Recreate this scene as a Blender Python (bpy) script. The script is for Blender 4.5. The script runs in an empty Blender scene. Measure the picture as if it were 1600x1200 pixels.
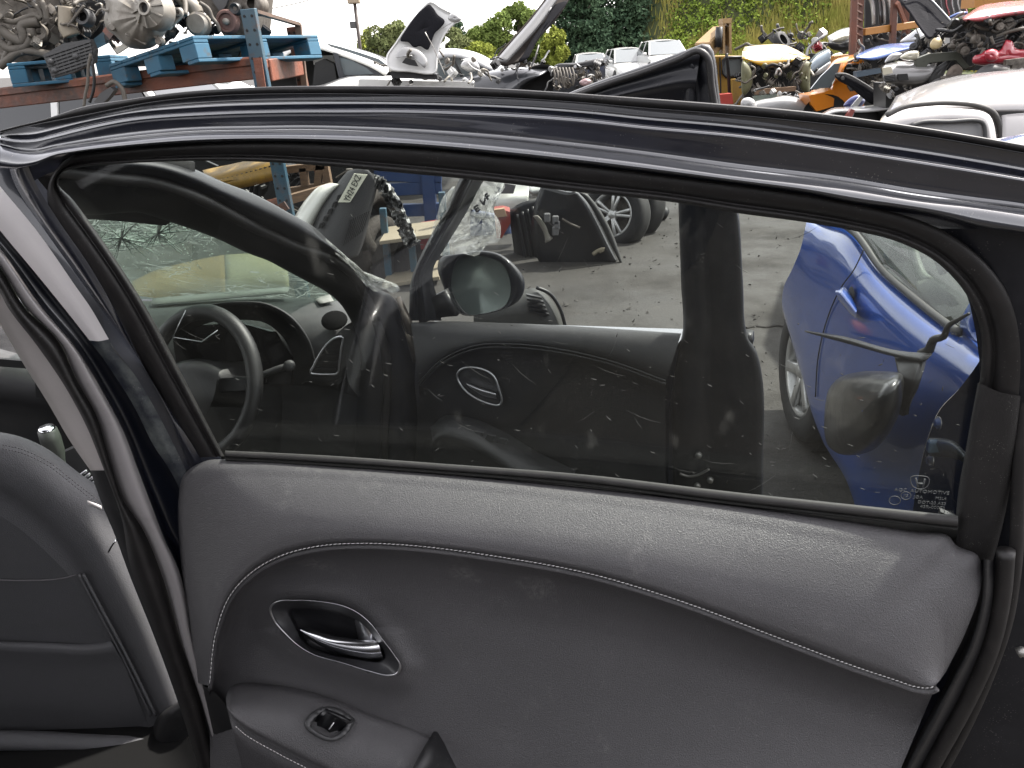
import bpy, bmesh, math, random
from mathutils import Vector as V, Matrix
rnd = random.Random(7)
SC = bpy.context.scene
COL = SC.collection
R = math.radians

# ------------------------------------------------------------------ camera
FPX, PITCH, ROLL = 1230.0, R(23.0), R(2.8)
CAMP = V((0, 0, 1.57))
fwd = V((0, math.cos(PITCH), -math.sin(PITCH)))
up0 = V((0, math.sin(PITCH), math.cos(PITCH)))
rt0 = V((1, 0, 0))
cup = up0 * math.cos(ROLL) + rt0 * math.sin(ROLL)
crt = rt0 * math.cos(ROLL) - up0 * math.sin(ROLL)
cam_d = bpy.data.cameras.new('camera')
cam_d.sensor_width = 36.0
cam_d.lens = 36.0 * FPX / 1600.0
cam_d.clip_start = 0.02
cam_d.clip_end = 2000
cam_d.dof.use_dof = False
cam = bpy.data.objects.new('camera', cam_d)
COL.objects.link(cam)
cam.matrix_world = Matrix(((crt.x, cup.x, -fwd.x, CAMP.x), (crt.y, cup.y, -fwd.y, CAMP.y),
                           (crt.z, cup.z, -fwd.z, CAMP.z), (0, 0, 0, 1)))
SC.camera = cam

# ------------------------------------------------------------------ light: hazy bright day
SUN_EL, SUN_AZ = R(54), R(62)          # azimuth measured from +Y (ahead) towards +X (right)
world = bpy.data.worlds.new('World')
SC.world = world
world.use_nodes = True
wn = world.node_tree
wn.nodes.clear()
w_out = wn.nodes.new('ShaderNodeOutputWorld')
w_bg = wn.nodes.new('ShaderNodeBackground')
w_sky = wn.nodes.new('ShaderNodeTexSky')
w_sky.sky_type = 'NISHITA'
w_sky.sun_disc = False
w_sky.sun_elevation = SUN_EL
w_sky.sun_rotation = SUN_AZ
w_sky.air_density = 1.0
w_sky.dust_density = 1.2
w_sky.ozone_density = 1.0
w_hs = wn.nodes.new('ShaderNodeHueSaturation')
w_hs.inputs['Saturation'].default_value = 0.16
w_hs.inputs['Value'].default_value = 1.0
wn.links.new(w_sky.outputs[0], w_hs.inputs['Color'])
w_tn = wn.nodes.new('ShaderNodeMix'); w_tn.data_type = 'RGBA'; w_tn.blend_type = 'MULTIPLY'; w_tn.inputs[0].default_value = 1.0
w_tn.inputs[7].default_value = (1.03, 0.985, 0.975, 1.0)      # thin warm haze
wn.links.new(w_hs.outputs[0], w_tn.inputs[6])
wn.links.new(w_tn.outputs[2], w_bg.inputs[0])
w_bg.inputs[1].default_value = 0.14
wn.links.new(w_bg.outputs[0], w_out.inputs[0])
sun_d = bpy.data.lights.new('sun', 'SUN')
sun_d.energy = 2.6
sun_d.angle = R(2.5)
sun_d.color = (1.0, 0.95, 0.88)
sun = bpy.data.objects.new('sun', sun_d)
COL.objects.link(sun)
sdir = V((math.sin(SUN_AZ) * math.cos(SUN_EL), math.cos(SUN_AZ) * math.cos(SUN_EL), math.sin(SUN_EL)))
sun.rotation_euler = sdir.to_track_quat('Z', 'Y').to_euler()
sun.location = (4, 3, 12)
SC.view_settings.view_transform = 'Standard'
SC.view_settings.look = 'None'
SC.view_settings.gamma = 1.0
SC.view_settings.use_curve_mapping = False
SC.view_settings.exposure = 2.25
SC.cycles.max_bounces = 10
SC.cycles.transparent_max_bounces = 24
SC.cycles.caustics_reflective = False
SC.cycles.caustics_refractive = False
SC.cycles.sample_clamp_indirect = 6.0
SC.cycles.use_denoising = True

# ------------------------------------------------------------------ geometry helpers
def ray(px, py):
    return fwd + crt * ((px - 800) / FPX) - cup * ((py - 600) / FPX)
def PY(px, py, y):
    r = ray(px, py)
    return CAMP + r * (y / r.y)
def PZ(px, py, z):
    r = ray(px, py)
    return CAMP + r * ((z - CAMP.z) / r.z)
class Chart:
    """a real plane in the yard; p() finds the spot on it (or w metres in front of it) seen along a sight line"""
    def __init__(s, a, b, tilt=0.0, vert=None):
        s.a = a.copy()
        s.u = (b - a).normalized()
        h = V((b.x - a.x, b.y - a.y, 0)).normalized()
        n = V((h.y, -h.x, 0))
        if n.y > 0: n = -n
        upv = V((0, 0, 1)) * math.cos(tilt) + n * math.sin(tilt)
        nn = s.u.cross(upv).normalized()
        if nn.dot(CAMP - s.a) < 0: nn = -nn
        s.n = nn
        s.v = nn.cross(s.u).normalized()
        if s.v.z < 0: s.v = -s.v
    def p(s, px, py, w=0.0):
        r = ray(px, py)
        o = s.a + s.n * w
        return CAMP + r * ((o - CAMP).dot(s.n) / r.dot(s.n))
class YChart:
    def __init__(s, y): s.y = y; s.n = V((0, -1, 0)); s.u = V((1, 0, 0)); s.v = V((0, 0, 1))
    def p(s, px, py, w=0.0): return PY(px, py, s.y - w)
def cr(pts, n, closed=False):
    """Catmull-Rom resample of tuples/vectors, n samples, by chord length"""
    P = [V(p) for p in pts]
    if closed: P = P + [P[0]]
    L = [0.0]
    for i in range(1, len(P)): L.append(L[-1] + max((P[i] - P[i-1]).length, 1e-9) ** 0.75)
    m = len(P)
    out = []
    cnt = n if closed else n - 1
    for k in range(n):
        t = L[-1] * k / cnt
        i = 0
        while i < m - 2 and L[i+1] < t: i += 1
        f = (t - L[i]) / (L[i+1] - L[i])
        p1, p2 = P[i], P[i+1]
        if closed:
            p0 = P[i-1] if i > 0 else P[m-2]
            p3 = P[i+2] if i + 2 < m else P[1]
        else:
            p0 = P[i-1] if i > 0 else p1 * 2 - p2
            p3 = P[i+2] if i + 2 < m else p2 * 2 - p1
        d1 = L[i+1] - L[i]
        d0 = (L[i] - L[i-1]) if i > 0 else d1
        d2 = (L[i+2] - L[i+1]) if i + 2 < m else d1
        m1 = ((p2 - p1) / d1 * d0 + (p1 - p0) / d0 * d1) / (d0 + d1) * d1
        m2 = ((p3 - p2) / d2 * d1 + (p2 - p1) / d1 * d2) / (d1 + d2) * d1
        f2, f3 = f * f, f * f * f
        out.append(p1 * (2*f3 - 3*f2 + 1) + m1 * (f3 - 2*f2 + f) + p2 * (-2*f3 + 3*f2) + m2 * (f3 - f2))
    return out
def lin(pts, n):
    P = [V(p) for p in pts]
    L = [0.0]
    for i in range(1, len(P)): L.append(L[-1] + (P[i] - P[i-1]).length)
    out = []
    for k in range(n):
        t = L[-1] * k / (n - 1); i = 0
        while i < len(P) - 2 and L[i+1] < t: i += 1
        f = (t - L[i]) / max(L[i+1] - L[i], 1e-9)
        out.append(P[i].lerp(P[i+1], f))
    return out
class MB:
    def __init__(s): s.v = []; s.f = []
    def add(s, vs, fs):
        b = len(s.v); s.v += [V(x) for x in vs]; s.f += [tuple(i + b for i in f) for f in fs]; return s
    def grid(s, rows, closed_u=False, closed_v=False, skip=None):
        nr, nc = len(rows), len(rows[0])
        vs = [p for r in rows for p in r]
        fs = []
        for i in range(nr if closed_v else nr - 1):
            for j in range(nc if closed_u else nc - 1):
                if skip and skip(i, j): continue
                i2, j2 = (i + 1) % nr, (j + 1) % nc
                fs.append((i*nc + j, i*nc + j2, i2*nc + j2, i2*nc + j))
        return s.add(vs, fs)
    def loft(s, curves, n, sub=1, closed=False):
        """curves: lists of 3-D points; resampled to n along, sub spans across"""
        rows = [cr(c, n, closed) for c in curves]
        if sub > 1:
            m = (len(rows) - 1) * sub + 1
            cols = [cr([r[j] for r in rows], m) for j in range(n)]
            rows = [[cols[j][i] for j in range(n)] for i in range(m)]
        return s.grid(rows, closed_u=closed)
    def tube(s, pts, r, seg=8, n=None, closed=False, caps=True, flat=None):
        P = cr(pts, n, closed) if n else [V(p) for p in pts]
        k = len(P); rows = []
        up = V((0, 0, 1))
        for i in range(k):
            a = P[(i-1) % k] if (closed or i > 0) else P[i]
            b = P[(i+1) % k] if (closed or i < k-1) else P[i]
            t = (b - a).normalized() if (b - a).length > 1e-9 else V((0, 0, 1))
            if abs(t.dot(up)) > 0.98: up = V((1, 0.1, 0)).normalized() if abs(t.x) < 0.9 else V((0, 1, 0))
            x = t.cross(up).normalized(); y = x.cross(t).normalized(); up = y
            rr = r[min(i * len(r) // k, len(r)-1)] if isinstance(r, (list, tuple)) else r
            if callable(r): rr = r(i / max(k-1, 1))
            fl = flat or 1.0
            rows.append([P[i] + x * (rr * math.cos(2*math.pi*j/seg)) + y * (rr * fl * math.sin(2*math.pi*j/seg)) for j in range(seg)])
        b0 = len(s.v)
        s.grid(rows, closed_u=True, closed_v=closed)
        if caps and not closed:
            s.f.append(tuple(b0 + j for j in range(seg))[::-1])
            s.f.append(tuple(b0 + (k-1)*seg + j for j in range(seg)))
        return s
    def lathe(s, prof, c, axis, seg=20, ang=2*math.pi, x0=None):
        a = V(axis).normalized()
        x = V(x0).normalized() if x0 is not None else (a.cross(V((0, 0, 1))) if abs(a.z) < 0.9 else a.cross(V((1, 0, 0)))).normalized()
        y = a.cross(x); c = V(c)
        full = abs(ang - 2*math.pi) < 1e-6
        rows = [[c + a * h + (x * math.cos(ang*j/seg) + y * math.sin(ang*j/seg)) * r for j in range(seg if full else seg + 1)] for r, h in prof]
        return s.grid(rows, closed_u=full)
    def box(s, c, size, ax=None, bev=0.0):
        """ax: (X, Y, Z) axes; bev chamfers the edges"""
        c = V(c); X, Y, Z = ax if ax else (V((1,0,0)), V((0,1,0)), V((0,0,1)))
        h = [d / 2 for d in size]
        b = min(bev, min(h) * 0.9)
        if b <= 0:
            vs = [c + X*(sx*h[0]) + Y*(sy*h[1]) + Z*(sz*h[2]) for sz in (-1,1) for sy in (-1,1) for sx in (-1,1)]
            return s.add(vs, [(0,2,3,1),(4,5,7,6),(0,1,5,4),(2,6,7,3),(0,4,6,2),(1,3,7,5)])
        vs, idx = [], {}
        for sx in (-1,1):
            for sy in (-1,1):
                for sz in (-1,1):
                    for k in range(3):
                        e = [sx*(h[0]-b), sy*(h[1]-b), sz*(h[2]-b)]
                        e[k] = (sx, sy, sz)[k] * h[k]
                        idx[(sx,sy,sz,k)] = len(vs)
                        vs.append(c + X*e[0] + Y*e[1] + Z*e[2])
        fs = []
        for k in range(3):
            o = [(1,2),(2,0),(0,1)][k]
            for sg in (-1,1):
                q = []
                for (p1,p2) in ((-1,-1),(1,-1),(1,1),(-1,1)):
                    t = [0,0,0]; t[k] = sg; t[o[0]] = p1; t[o[1]] = p2
                    q.append(idx[(t[0],t[1],t[2],k)])
                fs.append(tuple(q) if sg > 0 else tuple(q[::-1]))
        for k in range(3):
            o = [(1,2),(2,0),(0,1)][k]
            for a_ in (-1,1):
                for b_ in (-1,1):
                    q = []
                    for (kk, sgn) in ((o[0],-1),(o[0],1),(o[1],1),(o[1],-1)):
                        t = [0,0,0]; t[o[0]] = a_; t[o[1]] = b_; t[k] = sgn
                        q.append(idx[(t[0],t[1],t[2],kk)])
                    fs.append(tuple(q))
        for sx in (-1,1):
            for sy in (-1,1):
                for sz in (-1,1):
                    fs.append(tuple(idx[(sx,sy,sz,k)] for k in range(3)))
        return s.add(vs, fs)
    def bar(s, a, b, wd, ht, upv=(0,0,1), bev=0.0):
        a, b = V(a), V(b); X = (b - a).normalized()
        Y = V(upv).cross(X)
        Y = Y.normalized() if Y.length > 1e-6 else X.orthogonal().normalized()
        Z = X.cross(Y)
        return s.box((a + b) / 2, ((b - a).length, wd, ht), (X, Y, Z), bev)
    def prism(s, pts, d):
        """closed outline of 3-D points pushed by vector d"""
        n = len(pts); d = V(d)
        vs = [V(p) for p in pts] + [V(p) + d for p in pts]
        fs = [tuple(range(n)), tuple(range(2*n-1, n-1, -1))]
        fs += [(i, i + n, (i+1) % n + n, (i+1) % n) for i in range(n)]
        return s.add(vs, fs)
    def blob(s, c, rad, seg=10, rings=7, noise=0.0, r=None):
        c = V(c); rr = r or rnd
        rx, ry, rz = rad if isinstance(rad, (tuple, list)) else (rad,)*3
        rows = []
        for i in range(rings + 1):
            th = math.pi * i / rings
            rows.append([c + V((rx*math.sin(th)*math.cos(2*math.pi*j/seg), ry*math.sin(th)*math.sin(2*math.pi*j/seg), rz*math.cos(th))) * (1 + (rr.random()-.5)*2*noise) for j in range(seg)])
        return s.grid(rows, closed_u=True)
    def build(s, name, mat, parent=None, smooth=True, solid=0.0, offset=-1, auto=None):
        org = root_loc(parent)
        base = V((0,0,0))
        if parent is None:
            xs = [p.x for p in s.v]; ys = [p.y for p in s.v]; zs = [p.z for p in s.v]
            base = V(((min(xs)+max(xs))/2, (min(ys)+max(ys))/2, min(zs)))
            org = base
        me = bpy.data.meshes.new(name)
        me.from_pydata([tuple(p - org) for p in s.v], [], s.f)
        bm = bmesh.new(); bm.from_mesh(me)
        bmesh.ops.remove_doubles(bm, verts=bm.verts, dist=1e-5)
        bmesh.ops.recalc_face_normals(bm, faces=bm.faces)
        bm.to_mesh(me); bm.free()
        if smooth:
            me.polygons.foreach_set('use_smooth', [True] * len(me.polygons))
            if auto is not None:
                me.set_sharp_from_angle(angle=R(auto))
        if mat is not None: me.materials.append(mat)
        o = bpy.data.objects.new(name, me)
        COL.objects.link(o)
        if parent is not None: o.parent = parent
        else: o.location = base
        if solid:
            md = o.modifiers.new('thickness', 'SOLIDIFY'); md.thickness = solid; md.offset = offset
        return o
def root_loc(o):
    if o is None: return V((0,0,0))
    while o.parent is not None: o = o.parent
    return V(o.location)
def tag(o, label=None, cat=None, group=None, kind=None):
    if label: o['label'] = label
    if cat: o['category'] = cat
    if group: o['group'] = group
    if kind: o['kind'] = kind
    return o
def empty(name, loc, label, cat, group=None):
    o = bpy.data.objects.new(name, None)
    COL.objects.link(o); o.location = loc; o.empty_display_size = 0.2
    return tag(o, label, cat, group)
def text_mesh(txt, size, name, mat, parent, origin, ux, uy, extrude=0.0004, align='CENTER', sx=1.0):
    cu = bpy.data.curves.new(name, 'FONT'); cu.body = txt; cu.size = size; cu.align_x = align; cu.align_y = 'CENTER'
    cu.extrude = extrude; cu.resolution_u = 3
    t = bpy.data.objects.new(name, cu)
    COL.objects.link(t)
    dg = bpy.context.evaluated_depsgraph_get()
    me = bpy.data.meshes.new_from_object(t.evaluated_get(dg))
    bpy.data.objects.remove(t)
    n = ux.cross(uy).normalized()
    org = root_loc(parent)
    for v in me.vertices:
        v.co = origin + ux * (v.co.x * sx) + uy * v.co.y + n * v.co.z - org
    me.materials.clear(); me.materials.append(mat)
    o = bpy.data.objects.new(name, me); COL.objects.link(o); o.parent = parent
    return o

# ------------------------------------------------------------------ materials
MATS = {}
def mat(name, col, rough=0.5, metal=0.0, coat=0.0, col2=None, vs=6.0, lo=0.35, hi=0.65, bump=0.0, bs=60.0, btype='noise',
        dirt=None, ds=14.0, dlo=0.55, dhi=0.75, damt=0.6, spec=0.5, coat_ior=1.5, rvar=0.0, emit=None, stretch=None, blot=None, speck=0.0, specks=260.0, speckc=(0.16,0.15,0.14)):
    if name in MATS: return MATS[name]
    m = bpy.data.materials.new(name); m.use_nodes = True
    nt = m.node_tree; N = nt.nodes; Lk = nt.links.new
    b = N['Principled BSDF']
    c4 = lambda c: (c[0], c[1], c[2], 1.0)
    b.inputs['Base Color'].default_value = c4(col)
    b.inputs['Roughness'].default_value = rough
    b.inputs['Metallic'].default_value = metal
    b.inputs['Specular IOR Level'].default_value = spec
    if coat:
        b.inputs['Coat Weight'].default_value = coat; b.inputs['Coat Roughness'].default_value = 0.06; b.inputs['Coat IOR'].default_value = coat_ior
    tc = N.new('ShaderNodeTexCoord'); src = tc.outputs['Object']
    if stretch:
        mp = N.new('ShaderNodeMapping'); mp.inputs['Scale'].default_value = stretch
        Lk(src, mp.inputs['Vector']); src = mp.outputs['Vector']
    def noise(scale, detail=5.0, rg=0.6):
        n = N.new('ShaderNodeTexNoise'); n.inputs['Scale'].default_value = scale; n.inputs['Detail'].default_value = detail
        n.inputs['Roughness'].default_value = rg; Lk(src, n.inputs['Vector']); return n.outputs['Fac']
    def ramp(fac, a, c):
        r = N.new('ShaderNodeMapRange'); r.inputs['From Min'].default_value = a; r.inputs['From Max'].default_value = c
        Lk(fac, r.inputs['Value']); return r.outputs['Result']
    def mix(fac, A, B):
        x = N.new('ShaderNodeMix'); x.data_type = 'RGBA'
        if isinstance(fac, float): x.inputs[0].default_value = fac
        else: Lk(fac, x.inputs[0])
        for s_, val in ((6, A), (7, B)):
            if isinstance(val, tuple): x.inputs[s_].default_value = c4(val)
            else: Lk(val, x.inputs[s_])
        return x.outputs[2]
    cur = tuple(col)
    if col2 is not None: cur = mix(ramp(noise(vs), lo, hi), cur, tuple(col2))
    if dirt is not None:
        f = ramp(noise(ds, 9.0, 0.7), dlo, dhi)
        mm = N.new('ShaderNodeMath'); mm.operation = 'MULTIPLY'; mm.inputs[1].default_value = damt; Lk(f, mm.inputs[0])
        cur = mix(mm.outputs[0], cur, tuple(dirt))
        rr = N.new('ShaderNodeMapRange'); rr.inputs['To Min'].default_value = rough; rr.inputs['To Max'].default_value = min(1, rough + 0.35)
        Lk(mm.outputs[0], rr.inputs['Value']); Lk(rr.outputs[0], b.inputs['Roughness'])
    if blot is not None:
        f1 = ramp(noise(7.5, 3.0, 0.55), 0.63, 0.72); f2 = ramp(noise(160.0, 4.0, 0.7), 0.42, 0.62)
        mm = N.new('ShaderNodeMath'); mm.operation = 'MULTIPLY'; Lk(f1, mm.inputs[0]); Lk(f2, mm.inputs[1])
        m4 = N.new('ShaderNodeMath'); m4.operation = 'MULTIPLY'; m4.inputs[1].default_value = 0.55; Lk(mm.outputs[0], m4.inputs[0])
        cur = mix(m4.outputs[0], cur, tuple(blot))
    if speck:
        vo = N.new('ShaderNodeTexVoronoi'); vo.inputs['Scale'].default_value = specks; Lk(src, vo.inputs['Vector'])
        a1 = ramp(vo.outputs['Distance'], 0.22, 0.12)
        g = noise(specks * 0.13, 3.0); a2 = ramp(g, 0.5, 0.66)
        mm = N.new('ShaderNodeMath'); mm.operation = 'MULTIPLY'; Lk(a1, mm.inputs[0]); Lk(a2, mm.inputs[1])
        m3 = N.new('ShaderNodeMath'); m3.operation = 'MULTIPLY'; m3.inputs[1].default_value = speck; Lk(mm.outputs[0], m3.inputs[0])
        cur = mix(m3.outputs[0], cur, tuple(speckc))
    if not isinstance(cur, tuple): Lk(cur, b.inputs['Base Color'])
    if bump:
        if btype == 'voronoi':
            vo = N.new('ShaderNodeTexVoronoi'); vo.inputs['Scale'].default_value = bs; vo.feature = 'F1'
            nz = N.new('ShaderNodeTexNoise'); nz.inputs['Scale'].default_value = bs * 0.7; Lk(src, nz.inputs['Vector'])
            ad = N.new('ShaderNodeMix'); ad.data_type = 'VECTOR'; ad.inputs[0].default_value = 0.006
            Lk(src, ad.inputs[4]); Lk(nz.outputs['Color'], ad.inputs[5]); Lk(ad.outputs[1], vo.inputs['Vector'])
            h = vo.outputs['Distance']
        else: h = noise(bs)
        bp = N.new('ShaderNodeBump'); bp.inputs['Strength'].default_value = bump; bp.inputs['Distance'].default_value = 0.002 if bs > 40 else 0.02
        Lk(h, bp.inputs['Height']); Lk(bp.outputs[0], b.inputs['Normal'])
    if emit:
        b.inputs['Emission Color'].default_value = c4(emit); b.inputs['Emission Strength'].default_value = 1.0
    MATS[name] = m
    return m
def glass_mat(name, tint=(0.82, 0.86, 0.85), dust=0.05, ior=1.42, dustcol=(0.26, 0.255, 0.24), rough=0.0, crack=None):
    if name in MATS: return MATS[name]
    m = bpy.data.materials.new(name); m.use_nodes = True
    nt = m.node_tree; N = nt.nodes; Lk = nt.links.new
    N.clear()
    out = N.new('ShaderNodeOutputMaterial')
    tr = N.new('ShaderNodeBsdfTransparent'); tr.inputs[0].default_value = (*tint, 1)
    gl = N.new('ShaderNodeBsdfGlossy'); gl.inputs['Roughness'].default_value = rough; gl.inputs[0].default_value = (1,1,1,1)
    fr = N.new('ShaderNodeFresnel')
    ge = N.new('ShaderNodeNewGeometry'); io = N.new('ShaderNodeMapRange'); io.inputs['To Min'].default_value = ior; io.inputs['To Max'].default_value = 1.0 / ior
    Lk(ge.outputs['Backfacing'], io.inputs['Value']); Lk(io.outputs[0], fr.inputs[0])
    mx = N.new('ShaderNodeMixShader'); Lk(fr.outputs[0], mx.inputs[0]); Lk(tr.outputs[0], mx.inputs[1]); Lk(gl.outputs[0], mx.inputs[2])
    df = N.new('ShaderNodeBsdfDiffuse'); df.inputs[0].default_value = (*dustcol, 1)
    tl = N.new('ShaderNodeBsdfTranslucent'); tl.inputs[0].default_value = (*dustcol, 1)
    dm = N.new('ShaderNodeMixShader'); dm.inputs[0].default_value = 0.5; Lk(df.outputs[0], dm.inputs[1]); Lk(tl.outputs[0], dm.inputs[2])
    tc = N.new('ShaderNodeTexCoord')
    def noise(scale, detail=6.0, rg=0.6, st=None):
        n = N.new('ShaderNodeTexNoise'); n.inputs['Scale'].default_value = scale; n.inputs['Detail'].default_value = detail; n.inputs['Roughness'].default_value = rg
        if st:
            mp = N.new('ShaderNodeMapping'); mp.inputs['Scale'].default_value = st; mp.inputs['Rotation'].default_value = (0.3, 0.75, 0.2); Lk(tc.outputs['Object'], mp.inputs['Vector']); Lk(mp.outputs['Vector'], n.inputs['Vector'])
        else: Lk(tc.outputs['Object'], n.inputs['Vector'])
        return n.outputs['Fac']
    def mr(f, a, b_, c=0.0, d=1.0):
        r = N.new('ShaderNodeMapRange'); r.inputs['From Min'].default_value = a; r.inputs['From Max'].default_value = b_
        r.inputs['To Min'].default_value = c; r.inputs['To Max'].default_value = d; Lk(f, r.inputs['Value']); return r.outputs['Result']
    def add(a, b_, op='ADD'):
        x = N.new('ShaderNodeMath'); x.operation = op; x.use_clamp = True
        for i, q in enumerate((a, b_)):
            if isinstance(q, float): x.inputs[i].default_value = q
            else: Lk(q, x.inputs[i])
        return x.outputs[0]
    vo = N.new('ShaderNodeTexVoronoi'); vo.inputs['Scale'].default_value = 260.0; Lk(tc.outputs['Object'], vo.inputs['Vector'])
    sp = add(mr(vo.outputs['Distance'], 0.16, 0.05), mr(noise(34.0, 3.0), 0.50, 0.68), 'MULTIPLY')
    film = mr(noise(9.0), 0.3, 0.8, dust * 0.06, dust * 0.30)
    smear = add(mr(noise(38.0, 3.0, 0.5, (0.75, 0.75, 0.42)), 0.66, 0.78, 0.0, dust * 2.2), mr(noise(9.0, 2.0), 0.48, 0.6), 'MULTIPLY')
    tot = add(add(film, smear), add(sp, 0.35 if dust < 0.12 else 0.5, 'MULTIPLY'))
    if crack:
        cv = N.new('ShaderNodeTexVoronoi'); cv.feature = 'DISTANCE_TO_EDGE'; cv.inputs['Scale'].default_value = crack
        mp = N.new('ShaderNodeMapping'); mp.inputs['Scale'].default_value = (0.7, 0.7, 2.4); mp.inputs['Rotation'].default_value = (0.2, 0.3, 0.2)
        nz = N.new('ShaderNodeTexNoise'); nz.inputs['Scale'].default_value = 5.0; Lk(tc.outputs['Object'], nz.inputs['Vector'])
        av = N.new('ShaderNodeMix'); av.data_type = 'VECTOR'; av.inputs[0].default_value = 0.12
        Lk(tc.outputs['Object'], av.inputs[4]); Lk(nz.outputs['Color'], av.inputs[5])
        Lk(av.outputs[1], mp.inputs['Vector']); Lk(mp.outputs['Vector'], cv.inputs['Vector'])
        e1 = add(mr(cv.outputs['Distance'], 0.035, 0.01), mr(noise(4.0, 3.0), 0.42, 0.55), 'MULTIPLY')
        tot = add(tot, e1)
    fin = N.new('ShaderNodeMixShader'); Lk(tot, fin.inputs[0]); Lk(mx.outputs[0], fin.inputs[1]); Lk(dm.outputs[0], fin.inputs[2])
    Lk(fin.outputs[0], out.inputs[0])
    MATS[name] = m
    return m
M_leather = mat('door leather', (0.070, 0.068, 0.0705), 0.39, bump=0.48, bs=640, btype='voronoi', blot=(0.24,0.235,0.225), col2=(0.080, 0.0775, 0.0805), vs=5, dirt=(0.20, 0.193, 0.193), ds=22, dlo=0.60, dhi=0.85, damt=0.4, speck=0.7, specks=300, speckc=(0.2,0.2,0.19))
M_plastic = mat('black plastic', (0.011, 0.011, 0.012), 0.45, bump=0.12, bs=500, dirt=(0.05, 0.048, 0.045), ds=24, dlo=0.5, dhi=0.85, damt=0.45, speck=0.6)
M_rubber = mat('seal rubber', (0.008, 0.0072, 0.0072), 0.5, dirt=(0.03, 0.026, 0.024), ds=40, dlo=0.45, dhi=0.9, damt=0.5, speck=0.5)
M_paint = mat('black car paint', (0.005, 0.0062, 0.0125), 0.30, coat=1.0, coat_ior=2.0, spec=0.6, dirt=(0.026, 0.028, 0.040), ds=26, dlo=0.45, dhi=0.85, damt=0.25, speck=0.7, specks=330)
M_chrome = mat('chrome', (0.85, 0.86, 0.88), 0.16, metal=1.0)
M_satin = mat('satin metal', (0.60, 0.60, 0.62), 0.30, metal=1.0)
M_thread = mat('grey thread', (0.50, 0.49, 0.48), 0.7)
M_white = mat('white print', (0.75, 0.75, 0.75), 0.6)
M_steel = mat('bolt steel', (0.35, 0.35, 0.33), 0.4, metal=0.8, col2=(0.22, 0.2, 0.18), vs=30)
M_paint2 = mat('black paint dull', (0.004, 0.0045, 0.007), 0.5, spec=.35, coat=0.25, dirt=(0.03, 0.03, 0.034), ds=26, dlo=0.45, dhi=0.85, damt=0.35, speck=0.5, specks=330)
# ------------------------------------------------------------------ the ground
def ground_mat():
    m = bpy.data.materials.new('yard concrete'); m.use_nodes = True
    nt = m.node_tree; N = nt.nodes; Lk = nt.links.new; b = N['Principled BSDF']
    tc = N.new('ShaderNodeTexCoord')
    def noise(s, d=6, r=0.6):
        n = N.new('ShaderNodeTexNoise'); n.inputs['Scale'].default_value = s; n.inputs['Detail'].default_value = d; n.inputs['Roughness'].default_value = r
        Lk(tc.outputs['Object'], n.inputs['Vector']); return n.outputs['Fac']
    def mr(f, a, c, d=0.0, e=1.0):
        r = N.new('ShaderNodeMapRange'); r.inputs[1].default_value = a; r.inputs[2].default_value = c; r.inputs[3].default_value = d; r.inputs[4].default_value = e
        Lk(f, r.inputs[0]); return r.outputs[0]
    def mix(f, A, B):
        x = N.new('ShaderNodeMix'); x.data_type = 'RGBA'; Lk(f, x.inputs[0])
        for i, q in ((6, A), (7, B)):
            if isinstance(q, tuple): x.inputs[i].default_value = (*q, 1)
            else: Lk(q, x.inputs[i])
        return x.outputs[2]
    c = mix(mr(noise(0.9), 0.35, 0.65), (0.0165, 0.0142, 0.0115), (0.023, 0.0202, 0.0168))
    c = mix(mr(noise(3.2, 8, 0.7), 0.52, 0.72, 0, 0.75), c, (0.012, 0.011, 0.010))
    c = mix(mr(noise(0.55, 7, 0.7), 0.5, 0.62, 0, 0.7), c, (0.011, 0.0098, 0.0085))
    c = mix(mr(noise(11, 7, 0.75), 0.56, 0.68, 0, 0.65), c, (0.040, 0.036, 0.030))
    c = mix(mr(noise(46, 4, 0.7), 0.55, 0.75, 0, 0.5), c, (0.06, 0.055, 0.05))
    c = mix(mr(noise(90, 3, 0.7), 0.6, 0.72, 0, 0.6), c, (0.010, 0.009, 0.008))
    Lk(c, b.inputs['Base Color'])
    Lk(mr(noise(1.6, 4), 0.4, 0.62, 0.62, 0.95), b.inputs['Roughness'])
    bp = N.new('ShaderNodeBump'); bp.inputs['Strength'].default_value = 0.5; bp.inputs['Distance'].default_value = 0.01
    Lk(noise(60, 8, 0.7), bp.inputs['Height']); Lk(bp.outputs[0], b.inputs['Normal'])
    return m
g = MB(); g.add([(-400,-400,0),(400,-400,0),(400,400,0),(-400,400,0)], [(0,1,2,3)])
o = g.build('ground', ground_mat(), smooth=False); tag(o, kind='structure')

# ------------------------------------------------------------------ the black car whose open rear door fills the picture
car = empty('black_car', (-0.55, 1.3, 0.0), 'black car with both driver side doors open and a shattered windscreen, nearest the viewer', 'car')
DR = Chart(PZ(345, 715, 1.05), PZ(1490, 830, 1.07))                  # plane of the rear door's belt line
GLP = Chart(DR.p(345, 715, -0.03), DR.p(1490, 830, -0.03), tilt=R(9))  # its window leans in at the top
def C(ch, pts, w=0.0): return [ch.p(x, y, w) for x, y in pts]
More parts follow.
